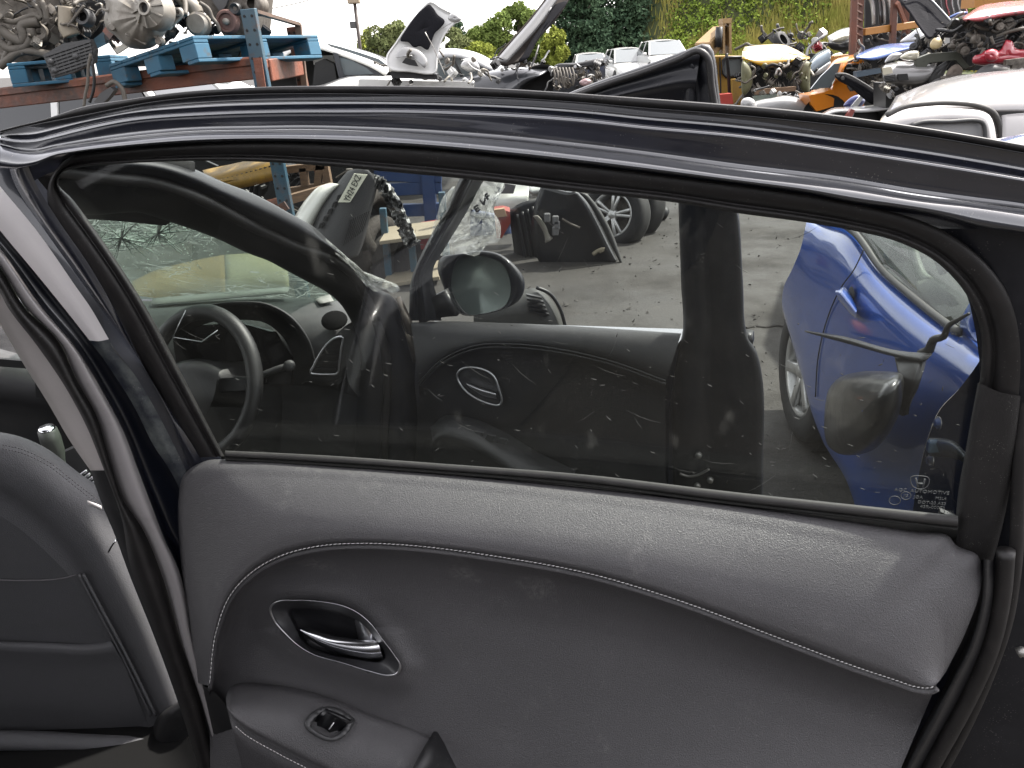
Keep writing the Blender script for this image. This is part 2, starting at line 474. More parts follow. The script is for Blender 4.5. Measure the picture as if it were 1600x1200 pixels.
# outer shell of the door: painted frame round the window
inner_loop = [(349,713),(285,590),(222,473),(160,378),(112,312),(90,285),(97,270),(125,261),(180,256),(300,251),(400,252),(500,258),(600,267),(700,276),(780,284.5),(900,299),(1050,315),(1152,332),(1262,347),(1340,361),(1400,376),(1460,406),(1505,451),(1526,490),(1535,531),(1533,590),(1519,657),(1511,702),(1499,770),(1494,822)]
ridge_low = [(0,262),(45,262),(75,247),(120,238),(180,231),(300,222),(400,219),(480,220),(600,225),(700,232),(810,243),(900,253),(990,264),(1160,286),(1260,300),(1340,316),(1400,324),(1450,332),(1490,342),(1520,352),(1560,360),(1680,375)]
ridge_mid = [(0,238),(45,245),(90,235),(180,222),(300,211),(400,209),(480,209),(600,213),(700,220),(810,230),(900,240),(990,251),(1160,274),(1260,286),(1310,293),(1430,312),(1520,325),(1600,338),(1680,352)]
ridge_top = [(0,226),(45,236),(90,228),(180,215),(300,204),(400,202),(480,201),(600,205),(700,211),(810,220),(900,230),(990,241),(1160,265),(1310,283),(1430,303),(1520,315),(1600,325),(1680,340)]
flat_top = [(0,219),(45,224),(90,215),(125,206),(202,190),(337,180),(440,177),(540,177),(620,177),(800,184),(920,193),(1000,202),(1160,217),(1340,243),(1460,262),(1600,285),(1680,300)]
band_top = [(0,213),(45,215),(90,205),(125,196),(202,181),(337,171),(440,168),(540,167),(620,167),(800,173),(920,182),(1000,191),(1160,206),(1340,231),(1460,249),(1600,273),(1680,288)]
lip = [(0,209),(40,199),(135,181),(236,161.5),(337,151),(440,148),(540,148),(620,150),(800,155),(920,163),(1000,170),(1120,179),(1240,190),(1360,203),(1480,220),(1600,241),(1680,256)]
lip2 = [(0,207),(40,197),(135,178),(236,158.5),(337,148.5),(440,145.5),(540,145.5),(620,147),(800,152),(920,160),(1000,167),(1120,176),(1240,187),(1360,200),(1480,217),(1600,238),(1680,252)]
sil = [(0,204),(13,200),(67,187),(132,166),(202,155),(270,145),(405,136),(540,134),(740,136.5),(860,143),(960,150),(1110,161),(1260,174),(1360,187),(1480,205),(1600,226),(1680,241)]
def byx(pts, n, x0=0, x1=1670):
    """resample a left-to-right outline at even x, smoothly"""
    q = cr([(a, b, 0) for a, b in pts], 400)
    out = []
    for k in range(n):
        x = x0 + (x1 - x0) * k / (n - 1); i = 0
        while i < 398 and q[i+1].x < x: i += 1
        f = (x - q[i].x) / max(q[i+1].x - q[i].x, 1e-6)
        out.append((x, q[i].y + (q[i+1].y - q[i].y) * f))
    return out
def frame_rows(curves, n=150, x0=0, x1=1670):
    return [[GLP.p(x, y, w) for x, y in byx(c, n, x0, x1)] for c, w in curves]
def sub_rows(rows, sub):
    n = len(rows[0]); m = (len(rows) - 1) * sub + 1
    cols = [cr([r[j] for r in rows], m) for j in range(n)]
    return [[cols[j][i] for j in range(n)] for i in range(m)]
rear_door = MB()
def between(a, b, t): return [(p[0], p[1] + (q[1] - p[1]) * t) for p, q in zip(byx(a, 60), byx(b, 60))]
rows = frame_rows([(ridge_low, 0.006), (between(ridge_low, ridge_mid, .05), 0.036), (between(ridge_low, ridge_mid, .22), 0.0405), (between(ridge_low, ridge_mid, .6), 0.0385), (ridge_mid, 0.0335), (between(ridge_mid, ridge_top, .55), 0.0265), (ridge_top, 0.0185)])
rear_door.grid(sub_rows(rows, 3))
rows = frame_rows([(ridge_top, 0.0205), (between(ridge_top, flat_top, .10), 0.0172), (between(ridge_top, flat_top, .5), 0.0172), (between(ridge_top, flat_top, .9), 0.0182), (flat_top, 0.0190)])
rear_door.grid(sub_rows(rows, 2))
rows = frame_rows([(flat_top, 0.0190), (between(flat_top, band_top, .35), 0.0185), (between(flat_top, band_top, .7), 0.012), (band_top, 0.002), (between(band_top, lip, .25), -0.003)])
rear_door.grid(sub_rows(rows, 3))
rows = frame_rows([(between(band_top, lip, .25), -0.003), (between(band_top, lip, .6), -0.0025), (between(band_top, lip, 1.02), -0.002)])
rear_door.grid(rows)
rows = frame_rows([(between(lip, lip2, 0.5), -0.004), (between(lip2, sil, .15), 0.0), (between(lip2, sil, .85), 0.002), (sil, -0.004), (between(sil, lip, .1), -0.03), (between(sil, lip, .4), -0.09)])
top_strip = MB(); top_strip.grid(rows)
# painted post behind the seal at the free end, and the outer skin below it
post = [[(1440,330),(1540,345),(1700,370)], [(1500,430),(1580,440),(1700,450)], [(1530,560),(1590,560),(1700,560)], [(1525,700),(1582,700),(1700,700)], [(1505,850),(1566,850),(1700,850)],
        [(1480,940),(1548,950),(1700,960)], [(1455,1040),(1520,1060),(1700,1080)], [(1380,1200),(1470,1220),(1700,1250)], [(1280,1360),(1400,1380),(1700,1400)]]
d_off = (GLP.p(1566, 850) - DR.a).dot(DR.n)
post_m = MB()
post_m.loft([[GLP.p(*q, w) if i < 5 else DR.p(*q, w + d_off) for q, w in zip(r, (-0.012, 0.004, 0.0))] for i, r in enumerate(post)], 24, sub=4)
# left painted edge of the window frame, beside the pillar
rear_door.loft([C(GLP, [(9,243),(24,290),(60,345),(120,430),(156,480),(210,552),(255,630),(285,717),(300,760)], -0.010),
                C(GLP, [(20,240),(38,285),(72,340),(135,428),(168,480),(216,560),(262,640),(300,722),(316,765)], 0.012),
                C(GLP, [(45,262),(55,285),(85,335),(143,420),(177,480),(222,570),(270,648),(318,726),(330,760)], 0.006)], 60, sub=3)
rear_door.grid(frame_rows([(ridge_low, 0.004), ([(a, b + 14) for a, b in ridge_low], -0.004), ([(a, b + 24) for a, b in ridge_low], -0.012)], x0=40))
rear_door_o = rear_door.build('rear_door', M_paint, car)
post_m.build('frame_post', M_paint2, rear_door_o)
top_strip.build('upper_weatherstrip', M_rubber, rear_door_o)
rear_door_o['label'] = 'open black rear door with its leather trim towards the viewer'
# body of the door between skin and trim (the thickness seen from the side)
shell = MB(); shell.prism(C(DR, [(300,760),(1530,880),(1480,1060),(1330,1400),(330,1400)], -0.02), DR.n * -0.10)
shell.build('door_shell', M_paint, rear_door_o, smooth=False)
# run channel rubber round the glass
n = 220
loop_out = [(318,726),(270,648),(222,570),(177,480),(118,392),(72,330),(52,288),(60,262),(100,246),(180,233),(300,224),(400,221),(500,223),(600,228),(700,235),(800,245),(900,256),(1050,275),(1160,289),(1262,304),(1350,321),(1430,340),(1500,374),(1556,424),(1590,486),(1600,540),(1597,600),(1590,680),(1582,740),(1566,800),(1550,860)]
def lerp2(a, b, t):
    return [V(p).lerp(V(q), t) for p, q in zip(a, b)]
li = cr([(x, y, 0) for x, y in inner_loop], n); lo_ = cr([(x, y, 0) for x, y in loop_out], n)
# match the two loops by nearest progress: straight sections first
def match(a, b):
    out = []; j = 0
    for i, p in enumerate(a):
        lo_j = max(j, int(i * len(b) / len(a)) - 25); hi_j = min(len(b) - 1, int(i * len(b) / len(a)) + 25)
        best = min(range(lo_j, hi_j + 1), key=lambda k: (b[k] - p).length)
        j = best; out.append(b[best])
    k = 4
    return [sum((out[max(0, min(len(out)-1, i+d))] for d in range(-k, k+1)), V((0,0,0))) / (2*k+1) for i in range(len(out))]
lo_m = match(li, lo_)
prof = [(0.0, -0.024), (0.0, -0.004), (0.10, 0.002), (0.22, 0.0), (0.30, -0.004), (0.38, 0.002), (0.6, 0.006), (0.85, 0.0055), (0.97, 0.004), (1.0, 0.0)]
rows = []
for t, w in prof:
    rows.append([GLP.p(p.x + (q.x - p.x) * t, p.y + (q.y - p.y) * t, w) for p, q in zip(li, lo_m)])
seal = MB(); seal.grid(sub_rows(rows, 2)); seal.build('window_seal', M_rubber, rear_door_o)
# moulded corner post of the seal at the free end (a darker matt piece)
cp = MB()
cp.loft([C(GLP, [(1528,598),(1517,657),(1510,702),(1498,770),(1491,850)], -0.002), C(GLP, [(1534,600),(1523,660),(1516,705),(1504,772),(1497,856)], 0.010),
         C(GLP, [(1560,612),(1552,670),(1546,720),(1536,790),(1520,868)], 0.0125), C(GLP, [(1590,618),(1584,680),(1578,730),(1566,800),(1545,880)], 0.012), C(GLP, [(1596,619),(1590,680),(1584,731),(1572,800),(1552,884)], 0.0)], 30, sub=3)
cp.build('corner_moulding', mat('grained plastic', (0.010, 0.0092, 0.0092), 0.6, bump=0.3, bs=700, speck=0.8, specks=420, dirt=(0.03,0.028,0.026), ds=30, dlo=.45, dhi=.8, damt=.4), rear_door_o)
# thin bright lip of the upper weatherstrip
lp = MB(); lp.grid(frame_rows([(lip, -0.004), (between(lip, lip2, .5), 0.006), (lip2, -0.004)])); lp.build('weatherstrip_lip', mat('lip rubber', (0.015,0.015,0.017), 0.22), rear_door_o)
# window glass
gl_poly = cr([(x, y, 0) for x, y in inner_loop], 90)
pts = [GLP.p(p.x, p.y, -0.012) for p in gl_poly]
cen = sum(pts, V((0,0,0))) / len(pts)
pts = [cen + (p - cen) * 1.015 for p in pts]
gm = MB(); gm.prism(pts, GLP.n * -0.004)
M_glass = glass_mat('door glass', tint=(0.80, 0.825, 0.81), dust=0.035)
glass_o = gm.build('window_glass', M_glass, rear_door_o, smooth=False)
# fine scratches and dust strokes on the glass
r7 = random.Random(17); sc7 = MB(); n7 = 0
while n7 < 190:
    x, y = r7.uniform(240, 1500), r7.uniform(300, 790)
    if x < 349 - (713 - y) * .58 + 14 or y > 702 + (x - 352) * .092 or (x > 1250 and y < 420): continue
    if r7.random() > (1.0 if y > 500 else .35): continue
    a7 = r7.choice((.5, .6, .9, -.4, .05, .2, 1.9)) + r7.uniform(-.2, .2); L7 = r7.uniform(3, 11) if r7.random() < .85 else r7.uniform(20, 60)
    q7 = [GLP.p(x + math.cos(a7)*L7*t + r7.uniform(-.5,.5), y + math.sin(a7)*L7*t + L7*.06*math.sin(3*t), -0.0112) for t in (0, .35, .7, 1)]
    rr7 = r7.uniform(.00015, .0006) if L7 < 12 else .00018
    sc7.tube(q7, lambda t: rr7 * (.25 + math.sin(math.pi * min(.98, t + .02))), seg=4); n7 += 1
o = sc7.build('glass_scratches', mat('scratch grey', (.055,.055,.052), .8), rear_door_o); o['kind'] = 'stuff'
# maker's print on the glass
def on_glass(px, py): return GLP.p(px, py, -0.0105)
M_print = mat('glass print', (0.075, 0.078, 0.08), 0.7)
ux = (on_glass(1490, 775) - on_glass(1420, 770)).normalized(); uy = GLP.n.cross(ux).normalized()
if uy.z < 0: uy = -uy
pxm = (on_glass(1490, 775) - on_glass(1420, 770)).length / 70.2
def gtext(t, px, py, hpx, name='glass_print', sx=0.95):
    text_mesh(t, hpx * pxm * 1.35, name, M_print, rear_door_o, on_glass(px, py), ux, uy, 0.0002, sx=sx)
for t, x, y, h in (('AGC  AUTOMOTIVE', 1440, 768, 7.5), ('JIS', 1415.5, 774.5, 6.5), ('JOA', 1435, 777, 6.5), ('M2L4', 1470, 779, 6), ('DOT-20 AS3', 1456, 786, 6.5), ('43R-00073', 1457, 793, 7), ('3 105', 1482, 800, 6)):
    gtext(t, x, y, h)
lg = MB()
lc = [(1424,745),(1437,743.5),(1450,746),(1452,753),(1446,762),(1437,764),(1428,761),(1423,753)]
lg.tube([on_glass(*q) for q in lc], 0.00045, seg=6, n=32, closed=True)
for a, b in (((1431,747),(1434,761)), ((1445,748.5),(1442,762)), ((1433,755),(1443,756))): lg.tube([on_glass(*a), on_glass(*b)], 0.0008, seg=6)
lg.build('maker_emblem', M_print, rear_door_o)
em = MB()
for cx, cy, r in ((1415.5, 774.5, 8), (1398, 782, 9)):
    em.tube([on_glass(cx + r*math.cos(a*.4), cy + .75*r*math.sin(a*.4)) for a in range(16)], 0.0004, seg=5, closed=True)
em.build('glass_mark_ring', M_print, rear_door_o)
# waist weatherstrip
b_top = [(352,705),(500,712),(700,726),(920,743),(1141,769),(1300,786),(1497,807)]
b_mid = [(352,713),(500,721),(700,735),(920,754),(1141,782),(1300,800),(1497,823)]
b_low = [(345,722),(500,731),(700,745),(920,764),(1141,797),(1300,817),(1494,842)]
ws = MB(); ws.loft([C(DR, b_top, -0.020), C(DR, [(a, b+2) for a, b in b_top], 0.002), C(DR, [(a, b-1) for a, b in b_mid], 0.004), C(DR, b_mid, -0.006)], 60, sub=2)
ws.build('waist_seal', mat('waist seal', (0.022, 0.021, 0.020), 0.6, dirt=(0.06,0.056,0.054), ds=30, dlo=.4, dhi=.8, damt=.5), rear_door_o)
ws = MB(); ws.loft([C(DR, b_mid, -0.006), C(DR, lerp_pts, -0.012) if False else C(DR, [(a, b + 5) for a, b in b_mid], 0.004), C(DR, [(a, b+7) for a, b in b_mid], -0.015), C(DR, b_low, -0.03)], 60, sub=2)
ws.build('inner_waist_seal', mat('flocked rubber', (0.006,0.006,0.005), 0.9, speck=0.9, specks=500), rear_door_o)
# leather-look trim: upper pad
pairs = [((306,1066),(327,1072)),((292,960),(337,990)),((281,860),(360,930)),((279,778),(395,893)),((287,742),(440,868)),((318,721),(500,853)),((380,719),(570,849)),((500,726),(650,853)),((700,741),(780,870)),
         ((900,760),(920,896)),((1100,783),(1060,938)),((1300,810),(1220,998)),((1430,830),(1340,1043)),((1482,837),(1400,1063)),((1494,852),(1430,1073)),((1528,868),(1448,1075)),((1535,900),(1456,1074)),((1510,985),(1460,1072)),((1478,1050),(1463,1070))]
NS = 170
oc = cr([(a[0], a[1], 0) for a, b in pairs], NS); sc_ = cr([(b[0], b[1], 0) for a, b in pairs], NS)
def wprof(tab, t):
    q = cr([(a, b, 0) for a, b in tab], 60)
    out = []
    for k in range(len(q) - 1):
        if q[k].x <= t <= q[k+1].x + 1e-9:
            f = (t - q[k].x) / max(q[k+1].x - q[k].x, 1e-9); return q[k].y + (q[k+1].y - q[k].y) * f
    return tab[-1][1]
padtab = [(0, -0.014), (0.015, 0.0), (0.05, 0.009), (0.2, 0.024), (0.45, 0.045), (0.7, 0.062), (0.9, 0.070), (0.97, 0.069), (1.0, 0.060)]
NT = 40
rows = []
for k in range(NT + 1):
    t = (k / NT) ** 1.0
    if k < 8: t = [0, .01, .03, .055, .085, .12, .16, .19][k]
    w = wprof(padtab, t)
    row = []
    for i, (p, q) in enumerate(zip(oc, sc_)):
        f = max(0, min(1, (i / (NS - 1) - .84) / .10)); f = f*f*(3-2*f)
        row.append(DR.p(p.x + (q.x - p.x) * t, p.y + (q.y - p.y) * t, w * (1 - f) + f * max(w, 0.028 + 0.036 * t)))
    rows.append(row)
pad = MB(); pad.grid(rows); pad.build('upper_trim_pad', M_leather, rear_door_o)
# lower insert with the opening for the handle
seam = [b for a, b in pairs]
bot = []
for i, (x, y) in enumerate(seam): bot.append((330 + (x - 327) / (1463 - 327) * 1010, 1360))
sc2 = cr([(x, y, 0) for x, y in seam], 240); bc = cr([(x, y, 0) for x, y in bot], 240)
h_out = [(421,951),(430,940.5),(460,937.5),(496,939),(535,946),(559,957),(580,975),(598,999),(616,1023),(626.5,1041),(622,1053),(607,1056),(580,1050),(535,1036),(490,1023),(466,1009),(445,990),(427,969)]
h_in = [(452,954),(475,949),(520,955),(556,967),(580,990),(601,1029),(595,1033),(559,1030),(505,1020),(478,1008),(463,981)]
def inside(poly, x, y):
    c = False; j = len(poly) - 1
    for i in range(len(poly)):
        if (poly[i][1] > y) != (poly[j][1] > y) and x < (poly[j][0]-poly[i][0]) * (y-poly[i][1]) / (poly[j][1]-poly[i][1]) + poly[i][0]: c = not c
        j = i
    return c
hc = (520, 997)
def dist_poly(poly, x, y):
    d = 1e9
    for i in range(len(poly)):
        a, b = poly[i-1], poly[i]
        dx, dy = b[0]-a[0], b[1]-a[1]; t = max(0, min(1, ((x-a[0])*dx + (y-a[1])*dy) / (dx*dx+dy*dy)))
        d = min(d, math.hypot(x-a[0]-dx*t, y-a[1]-dy*t))
    return d
instab = [(0, 0.060), (0.012, 0.050), (0.04, 0.031), (0.09, 0.018), (0.17, 0.0125), (0.30, 0.019), (0.5, 0.040), (0.7, 0.068), (0.85, 0.090), (1, 0.102)]
insw = [wprof(instab, k / 100) for k in range(101)]
NTI = 120
rows = []; pix = []
for k in range(NTI + 1):
    t = (k / NTI) ** 1.25
    w0 = insw[min(100, int(t * 100))] + (insw[min(100, int(t*100) + 1)] - insw[min(100, int(t*100))]) * (t*100 - int(t*100))
    r = []; pr = []
    for p, q in zip(sc2, bc):
        x, y = p.x + (q.x - p.x) * t, p.y + (q.y - p.y) * t
        w = w0
        if 330 < x < 720 and 880 < y < 1140:
            d = 0 if inside(h_out, x, y) else dist_poly(h_out, x, y)
            w = max(w, 0) + 0.012 * math.exp(-(d / 26.0) ** 2) * (1.0 if y > 985 else 0.55)
        r.append(DR.p(x, y, w)); pr.append((x, y))
    rows.append(r); pix.append(pr)
ins = MB(); ins.grid(rows, skip=lambda i, j: inside(h_out, (pix[i][j][0] + pix[i+1][j+1][0])/2, (pix[i][j][1] + pix[i+1][j+1][1])/2))
ins.build('trim_insert', M_leather, rear_door_o)
# rolled seam and its stitches
sm = cr([(x, y, 0) for x, y in seam], 200)
sb = MB(); sb.tube([DR.p(p.x + 1, p.y + 5.5, 0.060) for p in sm], 0.0034, seg=8); sb.build('seam_roll', M_leather, rear_door_o)
stc = cr([(x, y, 0) for x, y in seam], 1500)
L = 0; cur = 0; st = MB(); start = None
acc = [0]
for i in range(1, 1500): acc.append(acc[-1] + (stc[i] - stc[i-1]).length)
d = 4
while d < acc[-1] - 8:
    def at(dd):
        i = min(range(len(acc)), key=lambda k: abs(acc[k] - dd)) if False else None
        import bisect
        i = min(len(acc) - 2, max(0, bisect.bisect(acc, dd) - 1)); f = (dd - acc[i]) / max(acc[i+1] - acc[i], 1e-6)
        return stc[i].lerp(stc[i+1], f)
    a, b = at(d), at(d + 5.4)
    st.tube([DR.p(a.x, a.y + 0.4, 0.0685), DR.p((a.x+b.x)/2, (a.y+b.y)/2, 0.0702), DR.p(b.x, b.y - 0.4, 0.0685)], 0.00062, seg=5)
    d += 7.0
o = st.build('stitching', M_thread, rear_door_o); o['kind'] = 'stuff'
# handle: bezel ring, cup, lever
def wi(px, py): return 0.044
hb = MB()
ho = cr([(x, y, 0) for x, y in h_out], 80, True); hi_ = cr([(x, y, 0) for x, y in h_in], 80, True)
def near(a, b):
    k0 = min(range(len(b)), key=lambda k: (b[k] - a[0]).length); return [b[(k0 + i) % len(b)] for i in range(len(a))]
hi_ = near(ho, hi_)
def ringrow(t, w): return [DR.p(p.x + (q.x - p.x) * t, p.y + (q.y - p.y) * t, w) for p, q in zip(ho, hi_)]
hb.grid([ringrow(t, w) for t, w in ((-0.03, 0.030), (-0.03, 0.052), (0.04, 0.0545), (0.10, 0.052))], closed_u=True)
hb.build('handle_bezel', M_satin, rear_door_o)
hb = MB(); hb.grid([ringrow(t, w) for t, w in ((0.10, 0.052), (0.2, 0.049), (0.9, 0.040), (1.0, 0.034))], closed_u=True)
hc_ = sum((V(p) for p in hi_), V((0,0,0))) / len(hi_)
hb.grid([[DR.p(hc_.x + (p.x - hc_.x) * s, hc_.y + (p.y - hc_.y) * s, w) for p in hi_] for s, w in ((1, 0.034), (0.97, 0.018), (0.9, 0.006), (0.55, 0.000), (0.02, -0.001))], closed_u=True)
hb.build('handle_cup', mat('satin black', (0.022, 0.022, 0.024), 0.36, speck=0.5), rear_door_o)
lv = MB()
lv.loft([C(DR, [(467,986),(490,1003),(514,1016),(544,1026),(580,1032),(600,1031)], 0.020), C(DR, [(467,985),(490,1001),(514,1013),(544,1022),(580,1027),(597,1024)], 0.040),
         C(DR, [(469,984),(492,995),(515,1004),(545,1011),(575,1014),(594,1014)], 0.044), C(DR, [(473,982),(495,989),(515,996),(548,1002),(574,1004),(590,1003)], 0.038), C(DR, [(476,980),(497,986),(517,992),(548,997),(574,1000),(586,1000)], 0.014)], 40, sub=5)
gp = MB(); gp.loft([C(DR, [(553,968),(556,980),(560,1000)], 0.004), C(DR, [(560,966),(566,980),(572,1000)], 0.030), C(DR, [(574,976),(580,988),(584,1003)], 0.030), C(DR, [(580,984),(586,994),(590,1004)], 0.004)], 10, sub=3)
gp.build('lever_pivot', M_satin, rear_door_o)
lv.build('handle_lever', M_chrome, rear_door_o)
# armrest with window switch
a_top = [(353,1090),(358,1076),(372,1068),(406,1067),(460,1072),(520,1086),(580,1107),(640,1126),(682,1141)]
a_bot = [(353,1090),(355,1108),(366,1124),(382,1138),(430,1166),(490,1197),(540,1222),(590,1240),(612,1250)]
AT = cr([(x, y, 0) for x, y in a_top], 70); AB = cr([(x, y, 0) for x, y in a_bot], 70)
rows = []
for k in range(25):
    t = k / 24
    w = 0.040 + 0.085 * t + 0.012 * math.sin(math.pi * min(1, t * 1.05)) - (0.02 * max(0, (0.10 - t) / 0.10)) - 0.012 * max(0, (t - 0.92) / 0.08) ** 2
    rows.append([DR.p(p.x + (q.x - p.x) * t, p.y + (q.y - p.y) * t, w * min(1, 0.3 + i / 8) + 0.012 * (1 - min(1, 0.3 + i/8))) for i, (p, q) in enumerate(zip(AT, AB))])
arm = MB(); arm.grid(rows)
arm_front = [[rows[-1][i] for i in range(70)]]
for dy, w in ((14, 0.118), (60, 0.112), (150, 0.10)):
    arm_front.append([DR.p(p.x + dy * 0.25 * (1 if i < 60 else .5), p.y + dy, w * min(1, 0.3 + i / 8) + 0.012 * (1 - min(1, 0.3 + i/8))) for i, p in enumerate(AB)])
arm.grid(sub_rows(arm_front, 3))
arm.build('armrest', M_leather, rear_door_o)
st = MB(); i = 0.0
ab2 = cr([(x, y + 9, 0) for x, y in a_bot[2:]], 400)
for k in range(6, 394, 8):
    st.tube([DR.p(ab2[k].x, ab2[k].y, 0.1205), DR.p(ab2[k+5].x, ab2[k+5].y, 0.1205)], 0.0006, seg=5)
o = st.build('armrest_stitching', M_thread, rear_door_o); o['kind'] = 'stuff'
# pull pocket beside the armrest
pk = MB(); pk.loft([[DR.p(x, y, w) for x, y, w in ((680,1139,.044),(661,1170,.085),(640,1208,.118),(612,1252,.122))], [DR.p(x, y, w) for x, y, w in ((684,1141,.046),(668,1172,.088),(650,1209,.118),(626,1254,.122))], [DR.p(x, y, w) for x, y, w in ((690,1146,.044),(694,1172,.064),(696,1200,.08),(690,1256,.09))], [DR.p(x, y, w) for x, y, w in ((694,1146,.040),(706,1176,.052),(722,1206,.062),(748,1262,.07))]], 24, sub=4)
pk.build('pull_pocket', M_plastic, rear_door_o)
lowp = MB(); lowp.loft([C(DR, [(306,1066),(318,1140),(332,1210),(345,1300)], 0.0), C(DR, [(318,1072),(333,1140),(348,1205),(362,1300)], 0.022), C(DR, [(330,1076),(352,1100),(372,1140),(420,1200),(470,1300)], 0.034)], 24, sub=3)
lowp.build('lower_trim', M_plastic, rear_door_o)
# switch
s_out = [(475,1131),(481,1119),(502,1105.5),(520,1104),(547,1117.5),(554.5,1125),(551,1134),(532,1155),(514,1158.6),(502,1155),(479.5,1140)]
s_in = [(485.5,1134),(506.5,1112),(512,1111),(545.5,1128),(543,1131),(520,1152),(514,1151)]
def warm(px, py):
    best = min(range(70), key=lambda i: min(abs((AT[i].x + (AB[i].x-AT[i].x)*t) - px) + abs((AT[i].y + (AB[i].y-AT[i].y)*t) - py) for t in [q/20 for q in range(21)]))
    p, q = AT[best], AB[best]
    t = min([k/40 for k in range(41)], key=lambda t: abs(p.y + (q.y-p.y)*t - py))
    return 0.040 + 0.085 * t + 0.012 * math.sin(math.pi * min(1, t * 1.05))
so = cr([(x, y, 0) for x, y in s_out], 48, True); si = near(so, cr([(x, y, 0) for x, y in s_in], 48, True))
so_w = [warm(p.x, p.y) for p in so]; si_w = [warm(p.x, p.y) for p in si]
def srow(t, dw): return [DR.p(p.x + (q.x-p.x)*t, p.y + (q.y-p.y)*t, a + (b-a)*t + dw) for p, q, a, b in zip(so, si, so_w, si_w)]
sw = MB(); sw.grid([srow(t, dw) for t, dw in ((-0.03, -0.004), (-0.02, 0.007), (0.08, 0.011), (0.85, 0.012), (1.0, 0.010), (1.0, -0.006))], closed_u=True)
sw.build('switch_bezel', mat('switch plastic', (0.034, 0.034, 0.035), 0.42, speck=0.6, dirt=(0.05,0.05,0.047), ds=40, damt=.5), rear_door_o)
wc = warm(515, 1131) + 0.014
sw = MB(); sw.prism([DR.p(x, y, wc - 0.011) for x, y in ((484,1134),(507,1110),(547,1128),(520,1154))], DR.n * -0.004)
sw.loft([[DR.p(x, y, wc + w) for x, y, w in r] for r in (((492,1133,-0.010),(509,1114,-0.010)), ((506,1138,0.001),(524,1120,0.001)), ((512,1142,-0.002),(531,1124,-0.002)), ((518,1149,-0.011),(542,1130,-0.011)))], 6, sub=3)
sw.build('window_switch', mat('switch black', (0.008,0.008,0.009), 0.3), rear_door_o)
mk = MB(); mk.tube([DR.p(521.5,1129.5, wc + 0.003), DR.p(514.5,1139.5, wc + 0.003)], 0.0009, seg=5); mk.build('switch_mark', M_white, rear_door_o)
fil = MB(); fil.prism(C(DR, [(1470,800),(1560,840),(1556,900),(1500,1000),(1440,1000),(1460,850)], -0.035), DR.n * -0.01); fil.build('corner_filler', M_rubber, rear_door_o, smooth=False)
# rubber edging at the free end below the window
ed = MB()
ed.loft([C(DR, [(1537,872),(1532,930),(1512,1000),(1478,1068),(1440,1140),(1390,1230),(1330,1360)], 0.0), C(DR, [(1541,874),(1538,935),(1520,1005),(1487,1072),(1450,1145),(1400,1235),(1340,1360)], 0.030),
         C(DR, [(1552,876),(1552,940),(1535,1010),(1505,1078),(1466,1150),(1417,1240),(1356,1364)], 0.012)], 40, sub=3)
ed.build('edge_trim', M_plastic, rear_door_o)
ed = MB()
ed.tube(C(DR, [(1572,860),(1566,930),(1548,1010),(1516,1085),(1476,1160),(1425,1250),(1366,1370)], 0.012), 0.009, seg=10, n=60)
ed.tube(C(DR, [(1598,600),(1592,760),(1586,880),(1572,970),(1545,1050),(1510,1130),(1462,1220)], -0.004), 0.007, seg=10, n=60)
ed.build('door_edge_seal', M_rubber, rear_door_o)
lt = MB(); lt.tube(C(DR, [(1590,1020),(1596,1018),(1606,1020)], 0.01), 0.006, seg=10); lt.build('latch_bolt', M_steel, rear_door_o)

# grit and crumbs of glass scattered over the concrete
r9 = random.Random(91); gr = MB()
for _ in range(1500):
    y = r9.uniform(2.6, 9.5); x = r9.uniform(-.35*y, .55*y); s_ = r9.uniform(.004, .016) * (1.6 if r9.random() < .08 else 1)
    c_ = V((x, y, s_*.35)); k = [V((r9.uniform(-1,1), r9.uniform(-1,1), r9.uniform(-.6,.8)))*s_ for _ in range(4)]
    gr.add([c_ + q for q in k], [(0,1,2),(0,2,3),(0,3,1),(1,3,2)])
o = gr.build('grit', mat('grit', (.06,.055,.048), .8, col2=(.012,.011,.010), vs=3), smooth=False); tag(o, 'scattered grit and crumbs on the yard concrete', 'grit', kind='stuff')
# ------------------------------------------------------------------ centre pillar of the black car, left of the open door
PI_ = YChart(1.06)
M_dark_car = mat('underbody', (0.006,0.006,0.006), .9, spec=.1)
M_beige = mat('pillar trim', (0.46, 0.43, 0.415), 0.6, bump=0.1, bs=600, col2=(0.50,0.465,0.45), vs=20)
M_reflection_tag = mat('sky reflection and tag white', (0.66,0.63,0.62), 0.45, col2=(0.60,0.575,0.57), vs=12)  # pale tone paints the sky's reflection on the black pillar; also colours the seat tag
M_navy = mat('dark blue paint', (0.005, 0.0065, 0.012), 0.35, coat=0.8, speck=0.5)
M_yard_reflection = mat('yard reflection paint', (0.010, 0.013, 0.020), 0.5, coat=0.5, dirt=(0.15, 0.165, 0.15), ds=16, dlo=0.42, dhi=0.72, damt=0.75, speck=0.8)  # green-grey speckle paints the reflection of trees and ground on the black jamb
AB_ = [(-40,410),(0,458),(12,480),(60,543),(99,600),(135,666),(163,735),(190,810),(203,883),(241,985),(279,1092),(312,1200),(345,1320)]
BC_ = [(-40,372),(0,418),(39,480),(90,531),(120,594),(150,648),(168,708),(192,780),(222,825),(253,899),(285,1010),(317,1105),(342,1200),(372,1320)]
CD_ = [(-40,342),(0,388),(65,480),(120,546),(162,615),(192,672),(216,735),(240,798),(256,840),(279,890),(304,1010),(329,1105),(356,1200),(388,1320)]
DE_ = [(-40,310),(0,360),(60,432),(99,480),(144,537),(168,570),(210,636),(240,696),(264,732),(282,768),(300,840),(318,960)]
EF_ = [(-40,240),(0,291),(57,360),(120,450),(141,480),(171,534),(210,585),(249,651),(282,717),(295,747),(310,840),(325,960)]
pillar = MB()
